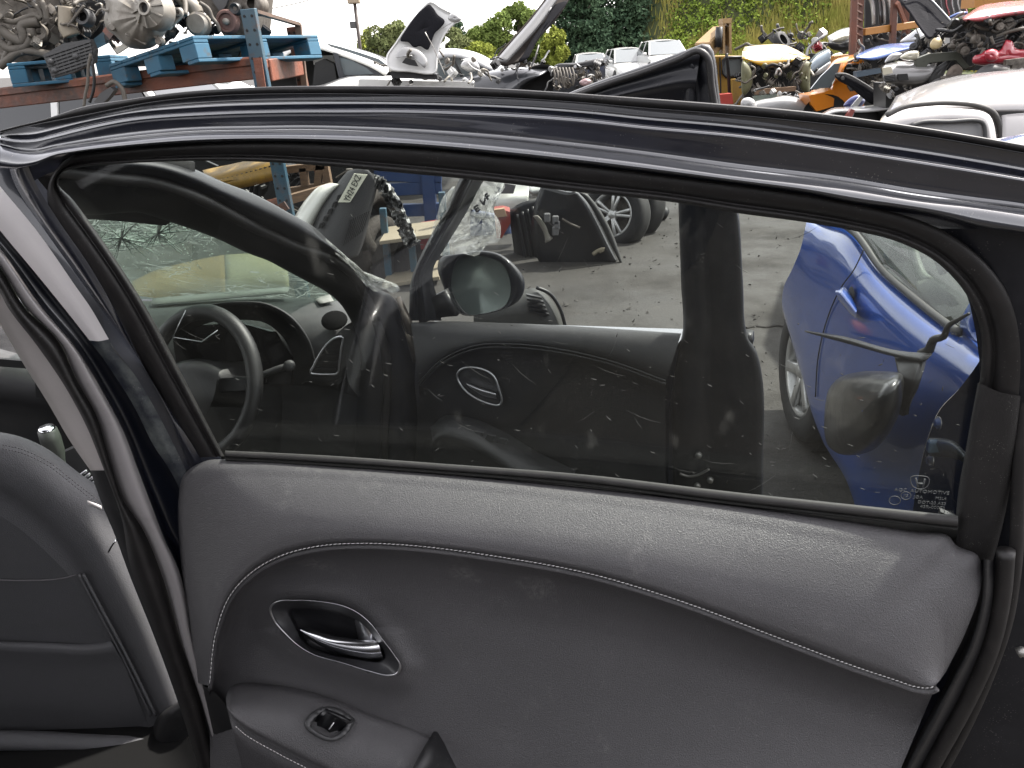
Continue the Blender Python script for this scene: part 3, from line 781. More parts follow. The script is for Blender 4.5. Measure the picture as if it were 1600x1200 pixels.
pillar.loft([C(PI_, CD_, 0.02), C(PI_, [(a+6, b+1) for a, b in CD_], -0.01), C(PI_, [(a+14, b) for a, b in DE_], -0.005), C(PI_, DE_, 0.0)] if False else
            [C(PI_, [(-40,342),(0,388),(65,480),(120,546),(162,615),(192,672),(216,735),(240,798),(256,840),(279,890),(304,1010),(329,1105)], 0.02),
             C(PI_, [(-40,338),(4,386),(72,480),(127,546),(168,615),(198,672),(222,735),(246,798),(262,840),(285,890),(310,1010),(334,1105)], -0.015),
             C(PI_, [(-40,315),(0,366),(60,436),(97,482),(141,538),(165,572),(206,638),(236,698),(260,735),(279,772),(300,850),(324,980)], -0.012),
             C(PI_, [(-40,310),(0,360),(60,432),(99,480),(144,537),(168,570),(210,636),(240,696),(264,732),(282,768),(305,850),(328,980)], 0.006)], 60, sub=3)
pillar.loft([C(PI_, EF_, 0.008), C(PI_, [(a+10, b-4) for a, b in EF_], 0.004), C(PI_, [(a+60, b-10) for a, b in EF_], -0.02)], 50, sub=2)
pillar_o = pillar.build('centre_pillar', M_navy, car)
e_top = lambda t: None
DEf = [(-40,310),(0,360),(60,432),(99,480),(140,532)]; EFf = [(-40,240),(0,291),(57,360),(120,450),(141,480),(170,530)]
fl = MB(); fl.loft([C(PI_, DEf, 0.006), C(PI_, [(-40,275),(0,325),(58,396),(108,464),(156,533)], 0.0105), C(PI_, EFf, 0.008)], 40, sub=3); fl.build('pillar_sky_reflection', M_reflection_tag, pillar_o)
fl = MB(); fl.loft([C(PI_, [(140,532),(144,537),(168,570),(210,636),(240,696),(264,732),(282,768),(305,850)], 0.006), C(PI_, [(156,533),(162,545),(188,578),(230,643),(262,706),(280,740),(296,800),(312,850)], 0.010), C(PI_, [(170,530),(175,542),(210,585),(249,651),(282,717),(295,747),(310,800),(320,850)], 0.008)], 40, sub=3)
fl.build('jamb_yard_reflection', M_yard_reflection, pillar_o)
fl = MB(); fl.loft([C(PI_, BC_, 0.012), C(PI_, [(a+(c-a)*.35, b+(d-b)*.35) for (a,b),(c,d) in zip(BC_, CD_)], 0.034), C(PI_, [(a+(c-a)*.75, b+(d-b)*.75) for (a,b),(c,d) in zip(BC_, CD_)], 0.034), C(PI_, CD_, 0.02)], 60, sub=4)
fl.build('pillar_flange', mat('pillar flange', (0.26, 0.245, 0.245), 0.32, coat=0.3, dirt=(0.1,0.09,0.09), damt=.4), pillar_o)
# ribbed weatherstrip: a swept section with small real ribs
A1 = cr([(a, b, 0) for a, b in AB_], 360); B1 = cr([(a, b, 0) for a, b in BC_], 360)
rows = []
for t, w in ((0, 0.0), (0.08, 0.02), (0.3, 0.034), (0.6, 0.034), (0.85, 0.022), (1.0, 0.010)):
    rows.append([PI_.p(p.x + (q.x-p.x)*t, p.y + (q.y-p.y)*t, w + (0.0005 if i % 2 else 0.0) * (1 if 0.2 < t < 0.9 else 0)) for i, (p, q) in enumerate(zip(A1, B1))])
fl = MB(); fl.grid(sub_rows(rows, 2)); fl.build('ribbed_weatherstrip', M_rubber, pillar_o)
fl = MB(); fl.loft([C(PI_, [(-40,440),(0,507),(30,558),(75,630),(110,690),(141,735)], -0.03), C(PI_, [(-40,425),(4,495),(40,555),(84,625),(118,685),(146,735)], -0.008), C(PI_, [(-40,410),(0,458),(60,543),(99,600),(135,666),(163,735)], 0.0)], 40, sub=3)
fl.build('upper_pillar_trim', M_beige, pillar_o)
fl = MB(); fl.loft([C(PI_, [(141,735),(160,790),(177,830),(203,900),(241,995),(279,1100),(312,1205),(350,1320)], -0.04), C(PI_, [(150,735),(170,790),(188,830),(212,895),(250,990),(287,1096),(318,1203),(352,1320)], -0.006), C(PI_, [(163,735),(190,810),(206,840),(222,885),(258,985),(295,1092),(326,1200),(360,1320)], 0.004)], 40, sub=3)
fl.build('lower_pillar_trim', M_plastic, pillar_o)
# ------------------------------------------------------------------ driver's seat
SE = YChart(1.30)
M_seat = mat('seat leather', (0.062, 0.0625, 0.066), 0.6, bump=0.3, bs=520, btype='voronoi', col2=(0.070,0.070,0.075), vs=5, speck=0.4, dirt=(0.07,0.068,0.066), ds=18, dlo=.5, dhi=.85, damt=.4)
seat = MB()
edge = [(-60,672),(0,683),(30,690),(69,708),(120,747),(150,770),(175,810),(210,880),(250,980),(285,1080),(310,1160)]
pip = [(-60,745),(0,771),(30,789),(60,813),(95,850),(130,897),(158,950),(190,1010),(215,1060),(243,1118),(255,1150)]
core = [(-60,780),(-10,800),(15,815),(45,838),(80,870),(112,905),(140,955),(172,1012),(198,1062),(226,1118),(238,1150)]
seat.loft([C(SE, [(a+2, b-4) for a, b in edge], -0.14), C(SE, edge, -0.03), C(SE, [(a-(a-c)*.35, b-(b-d)*.35) for (a,b),(c,d) in zip(edge, pip)], 0.012), C(SE, [(a-(a-c)*.8, b-(b-d)*.8) for (a,b),(c,d) in zip(edge, pip)], 0.022), C(SE, pip, 0.014), C(SE, core, 0.02)], 60, sub=4)
seat.loft([C(SE, core, 0.02), C(SE, [(-120,900),(-80,905),(-50,915),(0,935),(30,955),(60,980),(90,1005),(125,1040),(160,1090),(200,1130),(215,1160)], 0.012), C(SE, [(-120,1000),(-100,1020),(-80,1040),(-60,1060),(-30,1080),(0,1100),(30,1110),(70,1125),(110,1140),(150,1150),(180,1170)], 0.004)], 50, sub=4)
seat_o = seat.build('driver_seat', M_seat, car)
sp = MB()
for off in (0, 7): sp.tube(C(SE, [(x - off, y) for x, y in [(130,897),(158,950),(190,1010),(215,1060),(243,1118)]], 0.022), 0.003, seg=8, n=40)
sp.build('seat_piping', M_seat, seat_o)
sp = MB()
for pts_ in ([(-40,905),(40,907),(90,905),(126,897)],): sp.tube(C(SE, pts_, 0.020), 0.0016, seg=6, n=30)
for dy in (0, 6):
    q = cr([(x + 4, y + 12 + dy, 0) for x, y in edge[1:6]], 160)
    for k in range(0, 156, 5): sp.tube([SE.p(q[k].x, q[k].y, 0.002), SE.p(q[k+3].x, q[k+3].y, 0.002)], 0.0009, seg=5)
o = sp.build('seat_stitching', mat('seat thread', (0.10, 0.095, 0.10), 0.7), seat_o); o['kind'] = 'stuff'
pkt = MB(); pkt.loft([C(SE, [(-60,1000),(0,1002),(70,1004),(140,1006),(172,1001)], 0.018), C(SE, [(-60,1004),(0,1006),(70,1009),(140,1012),(176,1007)], 0.030), C(SE, [(-60,1030),(0,1034),(80,1038),(150,1038),(192,1034)], 0.026), C(SE, [(-60,1100),(0,1104),(80,1110),(160,1114),(222,1110)], 0.024), C(SE, [(-60,1146),(0,1146),(80,1148),(160,1150),(240,1148)], 0.010)], 40, sub=4)
pkt.build('seat_pocket', M_seat, seat_o)
tg = MB(); tg.prism(C(SE, [(137,782),(158,790),(160,797),(139,788)], 0.018), SE.n * 0.002); tg.build('seat_tag', M_reflection_tag, seat_o)
tg = MB(); tg.tube(C(SE, [(170,862),(174,854),(181,844)], 0.03), 0.004, seg=8, n=8, flat=.5); tg.build('belt_guide', M_chrome, seat_o)
rc = MB(); rc.loft([C(SE, [(235,1160),(238,1130),(252,1110),(280,1095)], 0.0), C(SE, [(246,1172),(252,1140),(264,1120),(288,1102)], 0.06), C(SE, [(270,1190),(280,1160),(290,1135),(300,1115)], 0.06), C(SE, [(300,1200),(306,1170),(310,1140),(314,1120)], 0.0)], 20, sub=5)
rc.build('recliner_cover', M_plastic, seat_o)
cu = MB(); cu.loft([C(SE, [(-60,1140),(60,1142),(150,1146),(330,1150)], 0.02), C(SE, [(-60,1146),(60,1148),(150,1152),(335,1156)], 0.05), C(SE, [(-60,1166),(60,1168),(150,1170),(338,1176)], 0.07), C(SE, [(-60,1176),(60,1178),(150,1180),(340,1190)], 0.05), C(SE, [(-60,1240),(60,1240),(150,1240),(330,1240)], 0.02)], 30, sub=4)
cu.build('seat_cushion_edge', M_seat, seat_o)
fl = MB(); fl.prism(C(SE, [(-120,1120),(330,1120),(420,1400),(-120,1400)], -0.06), SE.n * -0.02); fl.build('cabin_floor', M_dark_car, car, smooth=False)
# ------------------------------------------------------------------ far side of the cabin glimpsed above the seat
CB = YChart(2.05)
M_dash = mat('dash plastic', (0.045,0.045,0.046), 0.55, bump=0.2, bs=400, dirt=(0.10,0.098,0.092), ds=10, dlo=.4, dhi=.8, damt=.5, speck=.5)
cs = MB()
cs.loft([C(CB, [(-80,520),(0,545),(60,560),(150,580),(230,600)], -0.06), C(CB, [(-80,540),(0,560),(60,575),(150,590),(230,610)], 0.0), C(CB, [(-80,600),(0,612),(60,622),(150,630),(230,640)], 0.03), C(CB, [(-80,625),(0,632),(60,640),(150,650),(230,660)], -0.02), C(CB, [(-80,800),(0,800),(60,800),(150,800),(230,800)], -0.10)], 30, sub=3)
cs_o = cs.build('centre_console', M_dash, car)
vs_ = MB(); vs_.prism(C(CB, [(-30,556),(40,562),(46,574),(-30,568)], 0.03), CB.n * 0.01); vs_.prism(C(CB, [(58,592),(80,598),(84,622),(60,618)], 0.03), CB.n * 0.012); vs_.build('side_vent', mat('deep black', (0.006,0.006,0.006), .6), cs_o, smooth=False)
gk = MB(); gk.lathe([(0.0, 0.10), (0.012, 0.10), (0.022, 0.095), (0.024, 0.07), (0.022, 0.03), (0.015, 0.0), (0.010, -0.12)], CB.p(92, 722, 0.28), (0.02, -0.1, 1), 20); gk.build('gear_knob', mat('knob leather', (0.09,0.095,0.085), .4), cs_o)
gk = MB(); gk.lathe([(0.0, 0.103), (0.018, 0.103), (0.019, 0.098)], CB.p(92, 722, 0.28), (0.02, -0.1, 1), 20); gk.build('knob_cap', M_chrome, cs_o)
gk = MB(); gk.prism(C(CB, [(40,735),(115,700),(160,760),(150,800),(60,800)], 0.18), CB.n * -0.03); gk.build('gear_console', M_dash, cs_o, smooth=False)
gk = MB()
for i in range(4): gk.tube(C(CB, [(112 + 6*i, 752 + 5*i), (136 + 5*i, 735 + 5*i)], 0.21), 0.004, seg=6)
gk.build('console_trim', M_satin, cs_o)
# ------------------------------------------------------------------ windscreen, dash, wheel
def PYs(pts): return [PY(x, y, d) for x, y, d in pts]
WSP = Chart(PY(150, 470, 2.30), PY(560, 470, 2.20), tilt=R(55))
wsm = MB()
wsm.prism([PY(x, y, d) for x, y, d in ((100,462,2.32),(240,468,2.3),(400,466,2.28),(545,478,2.2),(500,432,2.08),(420,385,1.90),(330,345,1.74),(240,315,1.60),(120,310,1.60),(60,380,1.95))], (0, 0.004, 0.004))
ws_o = wsm.build('windscreen', glass_mat('shattered glass', tint=(0.70, 0.77, 0.73), dust=0.9, dustcol=(0.29,0.315,0.30), crack=16.0), car, smooth=False)
ws_o['label'] = 'shattered green tinted windscreen'
def WSpt(px, py): 
    # a spot on the screen: depth runs from its foot to its head
    t = max(0, min(1, (470 - py) / 150)); return PY(px, py, 2.27 - 0.66 * t - 0.012)
ck = MB()
imp = [(262, 342), (190, 372), (246, 365)]
r2 = random.Random(3)
for (ix, iy) in imp:
    for k in range(17):
        a = r2.uniform(0, 6.28); L_ = r2.uniform(25, 120)
        x, y = ix, iy; q = []
        for s_ in range(6):
            q.append((x, y)); x += math.cos(a) * L_/6 * (1 + r2.uniform(-.3, .3)); y += math.sin(a) * L_/14 * 1.0 + r2.uniform(-2, 2)
        q = [(x, y) for x, y in q if 120 < x < 470 and 318 < y < 462]
        if len(q) > 2: ck.tube([WSpt(*p) for p in q], lambda t: 0.0019 * (1.25 - t), seg=5)
    for rr_ in (9, 17, 28):
        ck.tube([WSpt(ix + rr_*1.7*math.cos(a*.5)*r2.uniform(.85,1.15), iy + rr_*.75*math.sin(a*.5)*r2.uniform(.85,1.15)) for a in range(0, 9)], 0.0010, seg=5)
for k in range(520):
    x = r2.gauss(265, 66); y = r2.gauss(368, 26)
    if not (140 < x < 440 and 325 < y < 420): continue
    c_ = WSpt(x, y); s_ = r2.uniform(.001, .0032)
    ck.add([c_ + V((r2.uniform(-s_,s_)*2, 0, r2.uniform(-s_,s_))), c_ + V((r2.uniform(-s_,s_)*2, -.002, r2.uniform(-s_,s_))), c_ + V((r2.uniform(-s_,s_)*2, .001, r2.uniform(-s_,s_)))], [(0,1,2)])
o = ck.build('crack_lines', mat('cracked edge', (0.55, 0.60, 0.56), 0.25), ws_o, smooth=False); o['kind'] = 'stuff'
dash = MB()
dash.loft([PYs([(120,468,2.30),(220,470,2.30),(330,468,2.28),(430,464,2.25),(520,468,2.18),(560,480,2.06)]), PYs([(120,480,2.16),(220,480,2.16),(330,474,2.14),(430,472,2.10),(520,476,2.05),(575,500,1.96)]),
           PYs([(120,500,2.0),(220,500,2.0),(330,500,2.0),(430,505,1.98),(520,516,1.93),(580,540,1.90)]), PYs([(120,540,1.94),(220,545,1.94),(330,550,1.94),(430,555,1.93),(520,560,1.90),(585,575,1.88)]),
           PYs([(120,620,1.96),(220,620,1.96),(330,620,1.96),(430,615,1.95),(520,612,1.93),(585,615,1.90)]), PYs([(120,760,2.1),(220,760,2.1),(330,760,2.1),(430,750,2.08),(520,740,2.05),(585,730,2.0)])], 50, sub=4)
dash_o = dash.build('dashboard', M_dash, car)
pp = MB(); pp.loft([PYs([(236,476,2.13),(330,468,2.14),(450,457,2.10)]), PYs([(238,466,2.2),(330,458,2.2),(452,448,2.16)])], 12); pp.loft([PYs([(500,474,2.03),(522,470,2.05)]), PYs([(490,466,2.09),(515,460,2.1)])], 4)
pp.build('windscreen_edge_strip', mat('pale strip', (0.16,0.162,0.15), .6), ws_o, solid=0.002)
hd = MB(); hd.loft([PYs([(262,520,1.92),(280,500,1.92),(320,484,1.92),(370,476,1.92),(420,480,1.92),(455,500,1.92),(478,530,1.92),(490,570,1.92)]), PYs([(262,516,1.84),(280,494,1.83),(320,478,1.83),(370,471,1.83),(420,475,1.83),(457,496,1.83),(482,530,1.83),(494,570,1.84)]),
                    PYs([(280,540,1.92),(295,520,1.92),(325,505,1.93),(370,500,1.93),(415,505,1.93),(440,525,1.93),(455,550,1.92),(462,580,1.92)])], 40, sub=3)
hd.build('instrument_hood', mat('dark hood plastic', (0.006,0.006,0.0065), .6, speck=.4), dash_o)
ip = MB(); ip.prism(PYs([(270,530,1.915),(300,512,1.915),(370,503,1.915),(430,520,1.915),(458,560,1.915),(455,600,1.915),(280,600,1.915)]), (0, 0.01, 0)); ip.build('instrument_panel', mat('instrument glass', (0.006,0.006,0.007), .12), dash_o, smooth=False)
ip = MB(); ip.tube(PYs([(270,528,1.75),(290,470+15,1.75)]), 0.0012, seg=5); ip.tube(PYs([(272,527,1.75),(315,534,1.75),(340,516,1.75)]), 0.0015, seg=5); ip.build('display_edge', M_satin, dash_o)
# side vent with bright rim, oval speaker, trim
DV = YChart(1.86)
rim = [(486,583),(490,572),(500,553),(513,536),(527,527),(535,527),(533,545),(530,570),(527,583),(510,585)]
vt = MB(); vt.tube(C(DV, rim, 0.064), 0.0028, seg=8, n=60, closed=True); vt.build('vent_rim', M_satin, dash_o)
vt = MB(); vt.prism(C(DV, rim, 0.055), DV.n * -0.01); vt.build('vent_recess', mat('deep black', (0.006,)*3, .6), dash_o, smooth=False)
for k in range(4):
    vt = MB(); y = 545 + 10*k; vt.prism(C(DV, [(504-k*5,y),(531-k,y-1),(531-k,y+3),(503-k*5,y+4)], 0.060), DV.n * -0.006); vt.build('vent_slat', M_plastic, dash_o, smooth=False)
vt = MB(); vt.loft([C(DV, [(470,602),(476,596),(500,602),(528,600),(540,590)], 0.01), C(DV, [(478,590),(492,596),(520,594),(536,580),(541,540)], 0.03), C(DV, [(541,508),(545,520),(546,545),(543,580),(545,600)], 0.035), C(DV, [(552,502),(558,525),(558,560),(556,590),(556,615)], 0.03), C(DV, [(566,505),(570,530),(570,560),(570,590),(570,630)], -0.02)], 24, sub=3)
vt.build('dash_end_panel', M_dash, dash_o)
sp_ = MB(); c0 = PY(522, 500, 1.925); sp_.lathe([(0.0, 0.004), (0.03, 0.004), (0.033, 0.0), (0.034,-0.004)], c0, (0.0, -0.75, 0.65), 24)
for v in sp_.v: v.z = c0.z + (v.z - c0.z) * 0.75
sp_.build('speaker_grille', mat('speaker black', (0.008,)*3, .9, spec=.05, bump=.6, bs=300), dash_o)
# steering wheel
SWC = PY(314, 600, 1.74)
sx_ = V((0.93, -0.30, 0)).normalized(); sy_ = V((0.05, 0.40, 0.92)); sy_ = (sy_ - sx_ * sy_.dot(sx_)).normalized(); sn_ = sx_.cross(sy_)
if sn_.y > 0: sn_ = -sn_
RW = 0.172
wh = MB(); wh.tube([SWC + (sx_*math.cos(a*math.pi/32) * 0.86 + sy_*math.sin(a*math.pi/32)) * RW for a in range(64)], 0.019, seg=12, closed=True)
wh_o = wh.build('steering_wheel', mat('wheel leather', (0.010,0.010,0.0105), .5, bump=.2, bs=700, speck=.4), car)
hub = MB(); hub.loft([[SWC + sx_*x*RW + sy_*y*RW + sn_*w for x, y in ((-.45,.25),(-.2,.33),(.2,.33),(.45,.25))] for w in (0.0,)] + [[SWC + sx_*x*RW + sy_*y*RW + sn_*0.03 for x, y in ((-.42,.2),(-.2,.28),(.2,.28),(.42,.2))], [SWC + sx_*x*RW + sy_*y*RW + sn_*0.038 for x, y in ((-.4,-.1),(-.2,-.1),(.2,-.1),(.4,-.1))], [SWC + sx_*x*RW + sy_*y*RW + sn_*0.02 for x, y in ((-.2,-.45),(-.1,-.48),(.1,-.48),(.2,-.45))]], 14, sub=4)
hub.build('wheel_hub', M_plastic, wh_o)
for sgn in (-1, 1):
    spk = MB(); spk.bar(SWC + sx_*(sgn*.35*RW) + sn_*.01, SWC + sx_*(sgn*.82*RW) + sy_*.06*RW, 0.012, 0.035, upv=sy_, bev=.004); spk.build('wheel_spoke', M_plastic, wh_o, smooth=False)
spk = MB(); spk.bar(SWC - sy_*.4*RW + sn_*.008, SWC - sy_*.97*RW, 0.012, 0.03, upv=sx_, bev=.004)
spk.build('wheel_spoke', M_plastic, wh_o, smooth=False)
stl = MB(); stl.tube([SWC + sx_*.3*RW - sn_*.06, SWC + sx_*1.02*RW - sn_*.05 + sy_*.05, SWC + sx_*1.2*RW - sn_*.05 + sy_*.06], 0.008, seg=8); stl.lathe([(0,0.012),(.012,.012),(.013,0),(.0,-.002)], SWC + sx_*1.2*RW - sn_*.05 + sy_*.06, (-.2,-.9,.3), 14)
stl.build('indicator_stalk', mat('stalk', (0.05,.05,.05), .5), wh_o)
col_ = MB(); col_.lathe([(.03,.02),(.055,-.02),(.06,-.16)], SWC, sn_, 16); col_.build('column_cowl', M_plastic, wh_o)
# lower dash and knee panel
kn = MB(); kn.loft([PYs([(440,600,1.92),(520,608,1.90),(600,640,1.85)]), PYs([(440,680,1.98),(520,690,1.95),(610,700,1.86)]), PYs([(420,800,2.1),(520,800,2.05),(620,800,1.9)])], 16, sub=3)
kn.build('knee_panel', M_dash, dash_o)
# ------------------------------------------------------------------ windscreen pillar and roof edge
ap_out = [(60,238,1.25),(180,242,1.30),(260,252,1.36),(300,264,1.40),(349,286,1.45),(397,305,1.50),(456,337,1.56),(488,355,1.60),(519,383,1.65),(555,420,1.70),(588,450,1.74),(612,464,1.77),(630,500,1.79),(650,560,1.80),(660,640,1.80),(665,760,1.80)]
ap_mid = [(60,262,1.25),(180,276,1.30),(240,282,1.36),(300,302,1.40),(345,324,1.45),(385,346,1.50),(425,365,1.56),(462,382,1.60),(510,398,1.65),(548,422,1.70),(572,462,1.74),(588,500,1.77),(602,545,1.79),(606,600,1.80),(602,660,1.80),(598,760,1.80)]
ap_in = [(60,330,1.32),(150,333,1.36),(216,329,1.40),(252,339,1.44),(336,368,1.52),(390,393,1.58),(420,404,1.62),(450,420,1.66),(480,436,1.70),(510,452,1.73),(532,470,1.76),(550,498,1.79),(562,530,1.81),(566,570,1.83),(560,630,1.84),(556,760,1.84)]
def off(pts, dx, dy, dd): return [(x+dx, y+dy, d+dd) for x, y, d in pts]
apm = MB(); apm.loft([PYs(off(ap_out, 0, 1, 0.05)), PYs(ap_out), PYs([((a+c)/2+2, (b+d)/2-4, (e+f)/2-0.028) for (a,b,e),(c,d,f) in zip(ap_out, ap_mid)]), PYs(off(ap_mid, 1, -3, -0.005)), PYs(ap_mid)], 80, sub=4)
ap_o = apm.build('windscreen_pillar', M_paint2, car)
sl2 = MB(); sl2.tube(PYs(off(ap_mid, 0, 3, -0.01)), 0.011, seg=10, n=80); sl2.build('door_opening_seal', M_rubber, ap_o)
apm = MB(); apm.loft([PYs(off(ap_mid, 0, 6, 0.0)), PYs([((a+c)/2, (b+d)/2, (e+f)/2-0.012) for (a,b,e),(c,d,f) in zip(ap_mid, ap_in)]), PYs(ap_in), PYs(off(ap_in, -2, 3, 0.05))], 80, sub=3)
apm.build('pillar_inner_trim', mat('pillar black', (0.005,0.005,0.0055), .6, speck=.5), ap_o)
rf = MB(); rf.loft([PYs([(-60,215,1.2),(60,226,1.24),(180,232,1.30),(300,250,1.40)]), PYs([(-60,250,1.2),(60,262,1.25),(180,276,1.32),(300,300,1.42)]), PYs([(-60,330,1.5),(60,335,1.5),(150,335,1.5),(260,345,1.5)])], 30, sub=3)
rf.build('roof_edge', mat('headlining', (0.006,0.006,0.0065), .8), car, solid=.01)
hg = MB()
for (x, y) in ((640,505),(648,540)): hg.tube(PYs([(x-18,y-40,1.78),(x-6,y-10,1.76),(x+4,y+22,1.77)]), lambda t: .007 + .006*t, seg=8)
hg.build('door_hinge', mat('hinge steel', (0.14,.12,.10), .35, metal=.7, dirt=(.2,.13,.08)), ap_o)
# ------------------------------------------------------------------ open front door seen through the glass
FD = Chart(PZ(650, 500, 1.0), PZ(1065, 522, 1.03))
FG = Chart(FD.p(650, 500, -0.03), FD.p(1065, 522, -0.03), tilt=R(7))
fd = MB()
f_out = [(640,501),(641,470),(642,444),(669,378),(699,327),(720,279),(760,225),(820,180),(890,147),(950,124),(1000,107),(1060,85),(1096,71)]
f_in = [(690,501),(684,470),(676,425),(700,380),(730,330),(754,285),(790,240),(850,205),(920,185),(980,174),(1030,168),(1065,170),(1080,180)]
def fm(t): return [(a+(c-a)*t, b+(d-b)*t) for (a,b),(c,d) in zip(f_out, f_in)]
fd.loft([C(FG, f_out, -0.04), C(FG, fm(.02), 0.012), C(FG, fm(.16), 0.018), C(FG, fm(.26), 0.008), C(FG, fm(.38), 0.014), C(FG, fm(.5), 0.022), C(FG, fm(.62), 0.010), C(FG, fm(.8), 0.002), C(FG, fm(1.0), -0.01)], 60, sub=3)
# rear post and painted edge of the front door
p_r = [(1096,71),(1108,73),(1114,85),(1120,130),(1134,240),(1152,332),(1159,440),(1166,524),(1180,548),(1190,590),(1193,640),(1191,720),(1190,790),(1180,900)]
p_l = [(1074,110),(1078,120),(1070,140),(1068,180),(1060,260),(1060,318),(1064,440),(1066,522),(1052,560),(1044,610),(1042,660),(1042,720),(1044,790),(1040,900)]
def pm(t): return [(a+(c-a)*t, b+(d-b)*t) for (a,b),(c,d) in zip(p_l, p_r)]
fd.loft([C(FG, pm(0), -0.01), C(FG, pm(.04), 0.006), C(FG, pm(.3), 0.010), C(FG, pm(.42), 0.000), C(FG, pm(.55), 0.004), C(FG, pm(.8), 0.012), C(FG, pm(.98), 0.008), C(FG, pm(1.0), -0.04)], 60, sub=3)
fd.prism(C(FG, [(1160,524),(1174,526),(1175,541),(1164,542)], 0.0), FG.n * -0.03)
fd_o = fd.build('front_door', M_paint2, car)
fd_o['label'] = 'open black front door beyond the rear window glass'
sl3 = MB(); sl3.tube(C(FG, [(892,152),(950,131),(1000,115),(1060,93),(1092,80),(1104,88),(1112,135),(1122,200),(1140,320)], 0.014), 0.006, seg=8, n=60); sl3.build('door_seal', M_rubber, fd_o)
sh = MB(); sh.prism(C(FD, [(650,520),(1060,536),(1046,640),(1042,900),(640,900)], -0.02), FD.n * -0.09); sh.build('door_shell', M_paint, fd_o, smooth=False)
# trim of the front door
M_fleather = mat('front trim', (0.015,.015,.016), .5, bump=.2, bs=500, speck=.5, col2=(.018,.018,.019))
t_top = [(642,505),(700,503),(780,505),(860,508),(940,513),(1010,518),(1064,522)]
t_sm = [(655,600),(690,566),(744,543),(807,541),(882,550),(957,568),(1040,598)]
ft = MB(); ft.loft([C(FD, t_top, -0.03), C(FD, [(a, b+1) for a, b in t_top], 0.006), C(FD, [(a+(c-a)*.3, b+(d-b)*.3) for (a,b),(c,d) in zip(t_top, t_sm)], 0.03), C(FD, [(a+(c-a)*.8, b+(d-b)*.8) for (a,b),(c,d) in zip(t_top, t_sm)], 0.044), C(FD, t_sm, 0.036)], 50, sub=4); ft.build('upper_trim_pad', M_fleather, fd_o)
t_b = [(640,900),(700,900),(760,900),(830,900),(900,900),(970,900),(1040,900)]
ft = MB(); ft.loft([C(FD, t_sm, 0.036), C(FD, [(a, b+6) for a, b in t_sm], 0.024), C(FD, [(a+(c-a)*.3, b+(d-b)*.3) for (a,b),(c,d) in zip(t_sm, t_b)], 0.018), C(FD, [(a+(c-a)*.6, b+(d-b)*.6) for (a,b),(c,d) in zip(t_sm, t_b)], 0.03), C(FD, t_b, 0.05)], 50, sub=4); ft.build('trim_insert', mat('front insert', (0.006,.006,.007), .5, bump=.2, bs=500, speck=.4), fd_o)
sm_ = MB(); sm_.tube(C(FD, [(a, b+2) for a, b in t_sm], 0.040), 0.003, seg=8, n=60); sm_.tube(C(FD, [(a, b-3) for a, b in t_sm], 0.044), 0.002, seg=8, n=60); sm_.build('seam_roll', M_fleather, fd_o)
fh = [(714,588),(717,580),(725,575),(751,576),(770,586),(781,612),(784,627),(781,632),(751,626),(729,612),(717.5,597.5)]
hh = MB(); hh.tube(C(FD, fh, 0.030), 0.0026, seg=8, n=60, closed=True); hh.build('handle_bezel', M_satin, fd_o)
hh = MB(); hh.prism(C(FD, fh, 0.026), FD.n * -0.01); hh.build('handle_cup', mat('satin black', (0.022,)*3, .33), fd_o, smooth=False)
hh = MB(); hh.loft([C(FD, [(728,598),(750,606),(774,614)], 0.030), C(FD, [(729,600),(750,609),(775,616)], 0.046), C(FD, [(733,605),(752,616),(776,622)], 0.040), C(FD, [(735,606),(754,618),(777,624)], 0.028)], 14, sub=3); hh.build('handle_lever', M_satin, fd_o)
ar = MB(); ar.loft([C(FD, [(672,668),(694,650),(740,654),(790,676),(840,706),(900,735)], 0.03), C(FD, [(674,676),(692,660),(735,666),(780,690),(830,722),(885,760)], 0.085), C(FD, [(676,690),(690,680),(728,688),(770,712),(818,748),(870,790)], 0.12), C(FD, [(676,700),(690,692),(728,702),(770,726),(816,762),(866,810)], 0.11), C(FD, [(690,800),(700,800),(730,820),(770,850),(810,870),(850,900)], 0.10)], 40, sub=4); ar.build('armrest', M_fleather, fd_o)
for k in range(5):
    s_ = MB(); x, y = 706 + 19*k, 661 + 5.5*k; s_.prism(C(FD, [(x,y),(x+12,y+3),(x+9,y+10),(x-4,y+7)], 0.088 + .002*k), FD.n * 0.006); s_.build('window_switch', mat('switch plastic', (0.05,)*3, .42), fd_o, smooth=False)
for x, y in ((1092,710),(1110,749),(1090,758)):
    b_ = MB(); b_.lathe([(0,.008),(.006,.008),(.0075,.005),(.0075,0)], FG.p(x, y, .012), FG.n, 12); b_.build('bolt', M_steel, fd_o)
lt = MB(); lt.tube(C(FG, [(1062,740),(1075,744),(1090,742),(1108,733)], .016), .003, seg=6, n=20); lt.build('latch_spring', M_steel, fd_o)
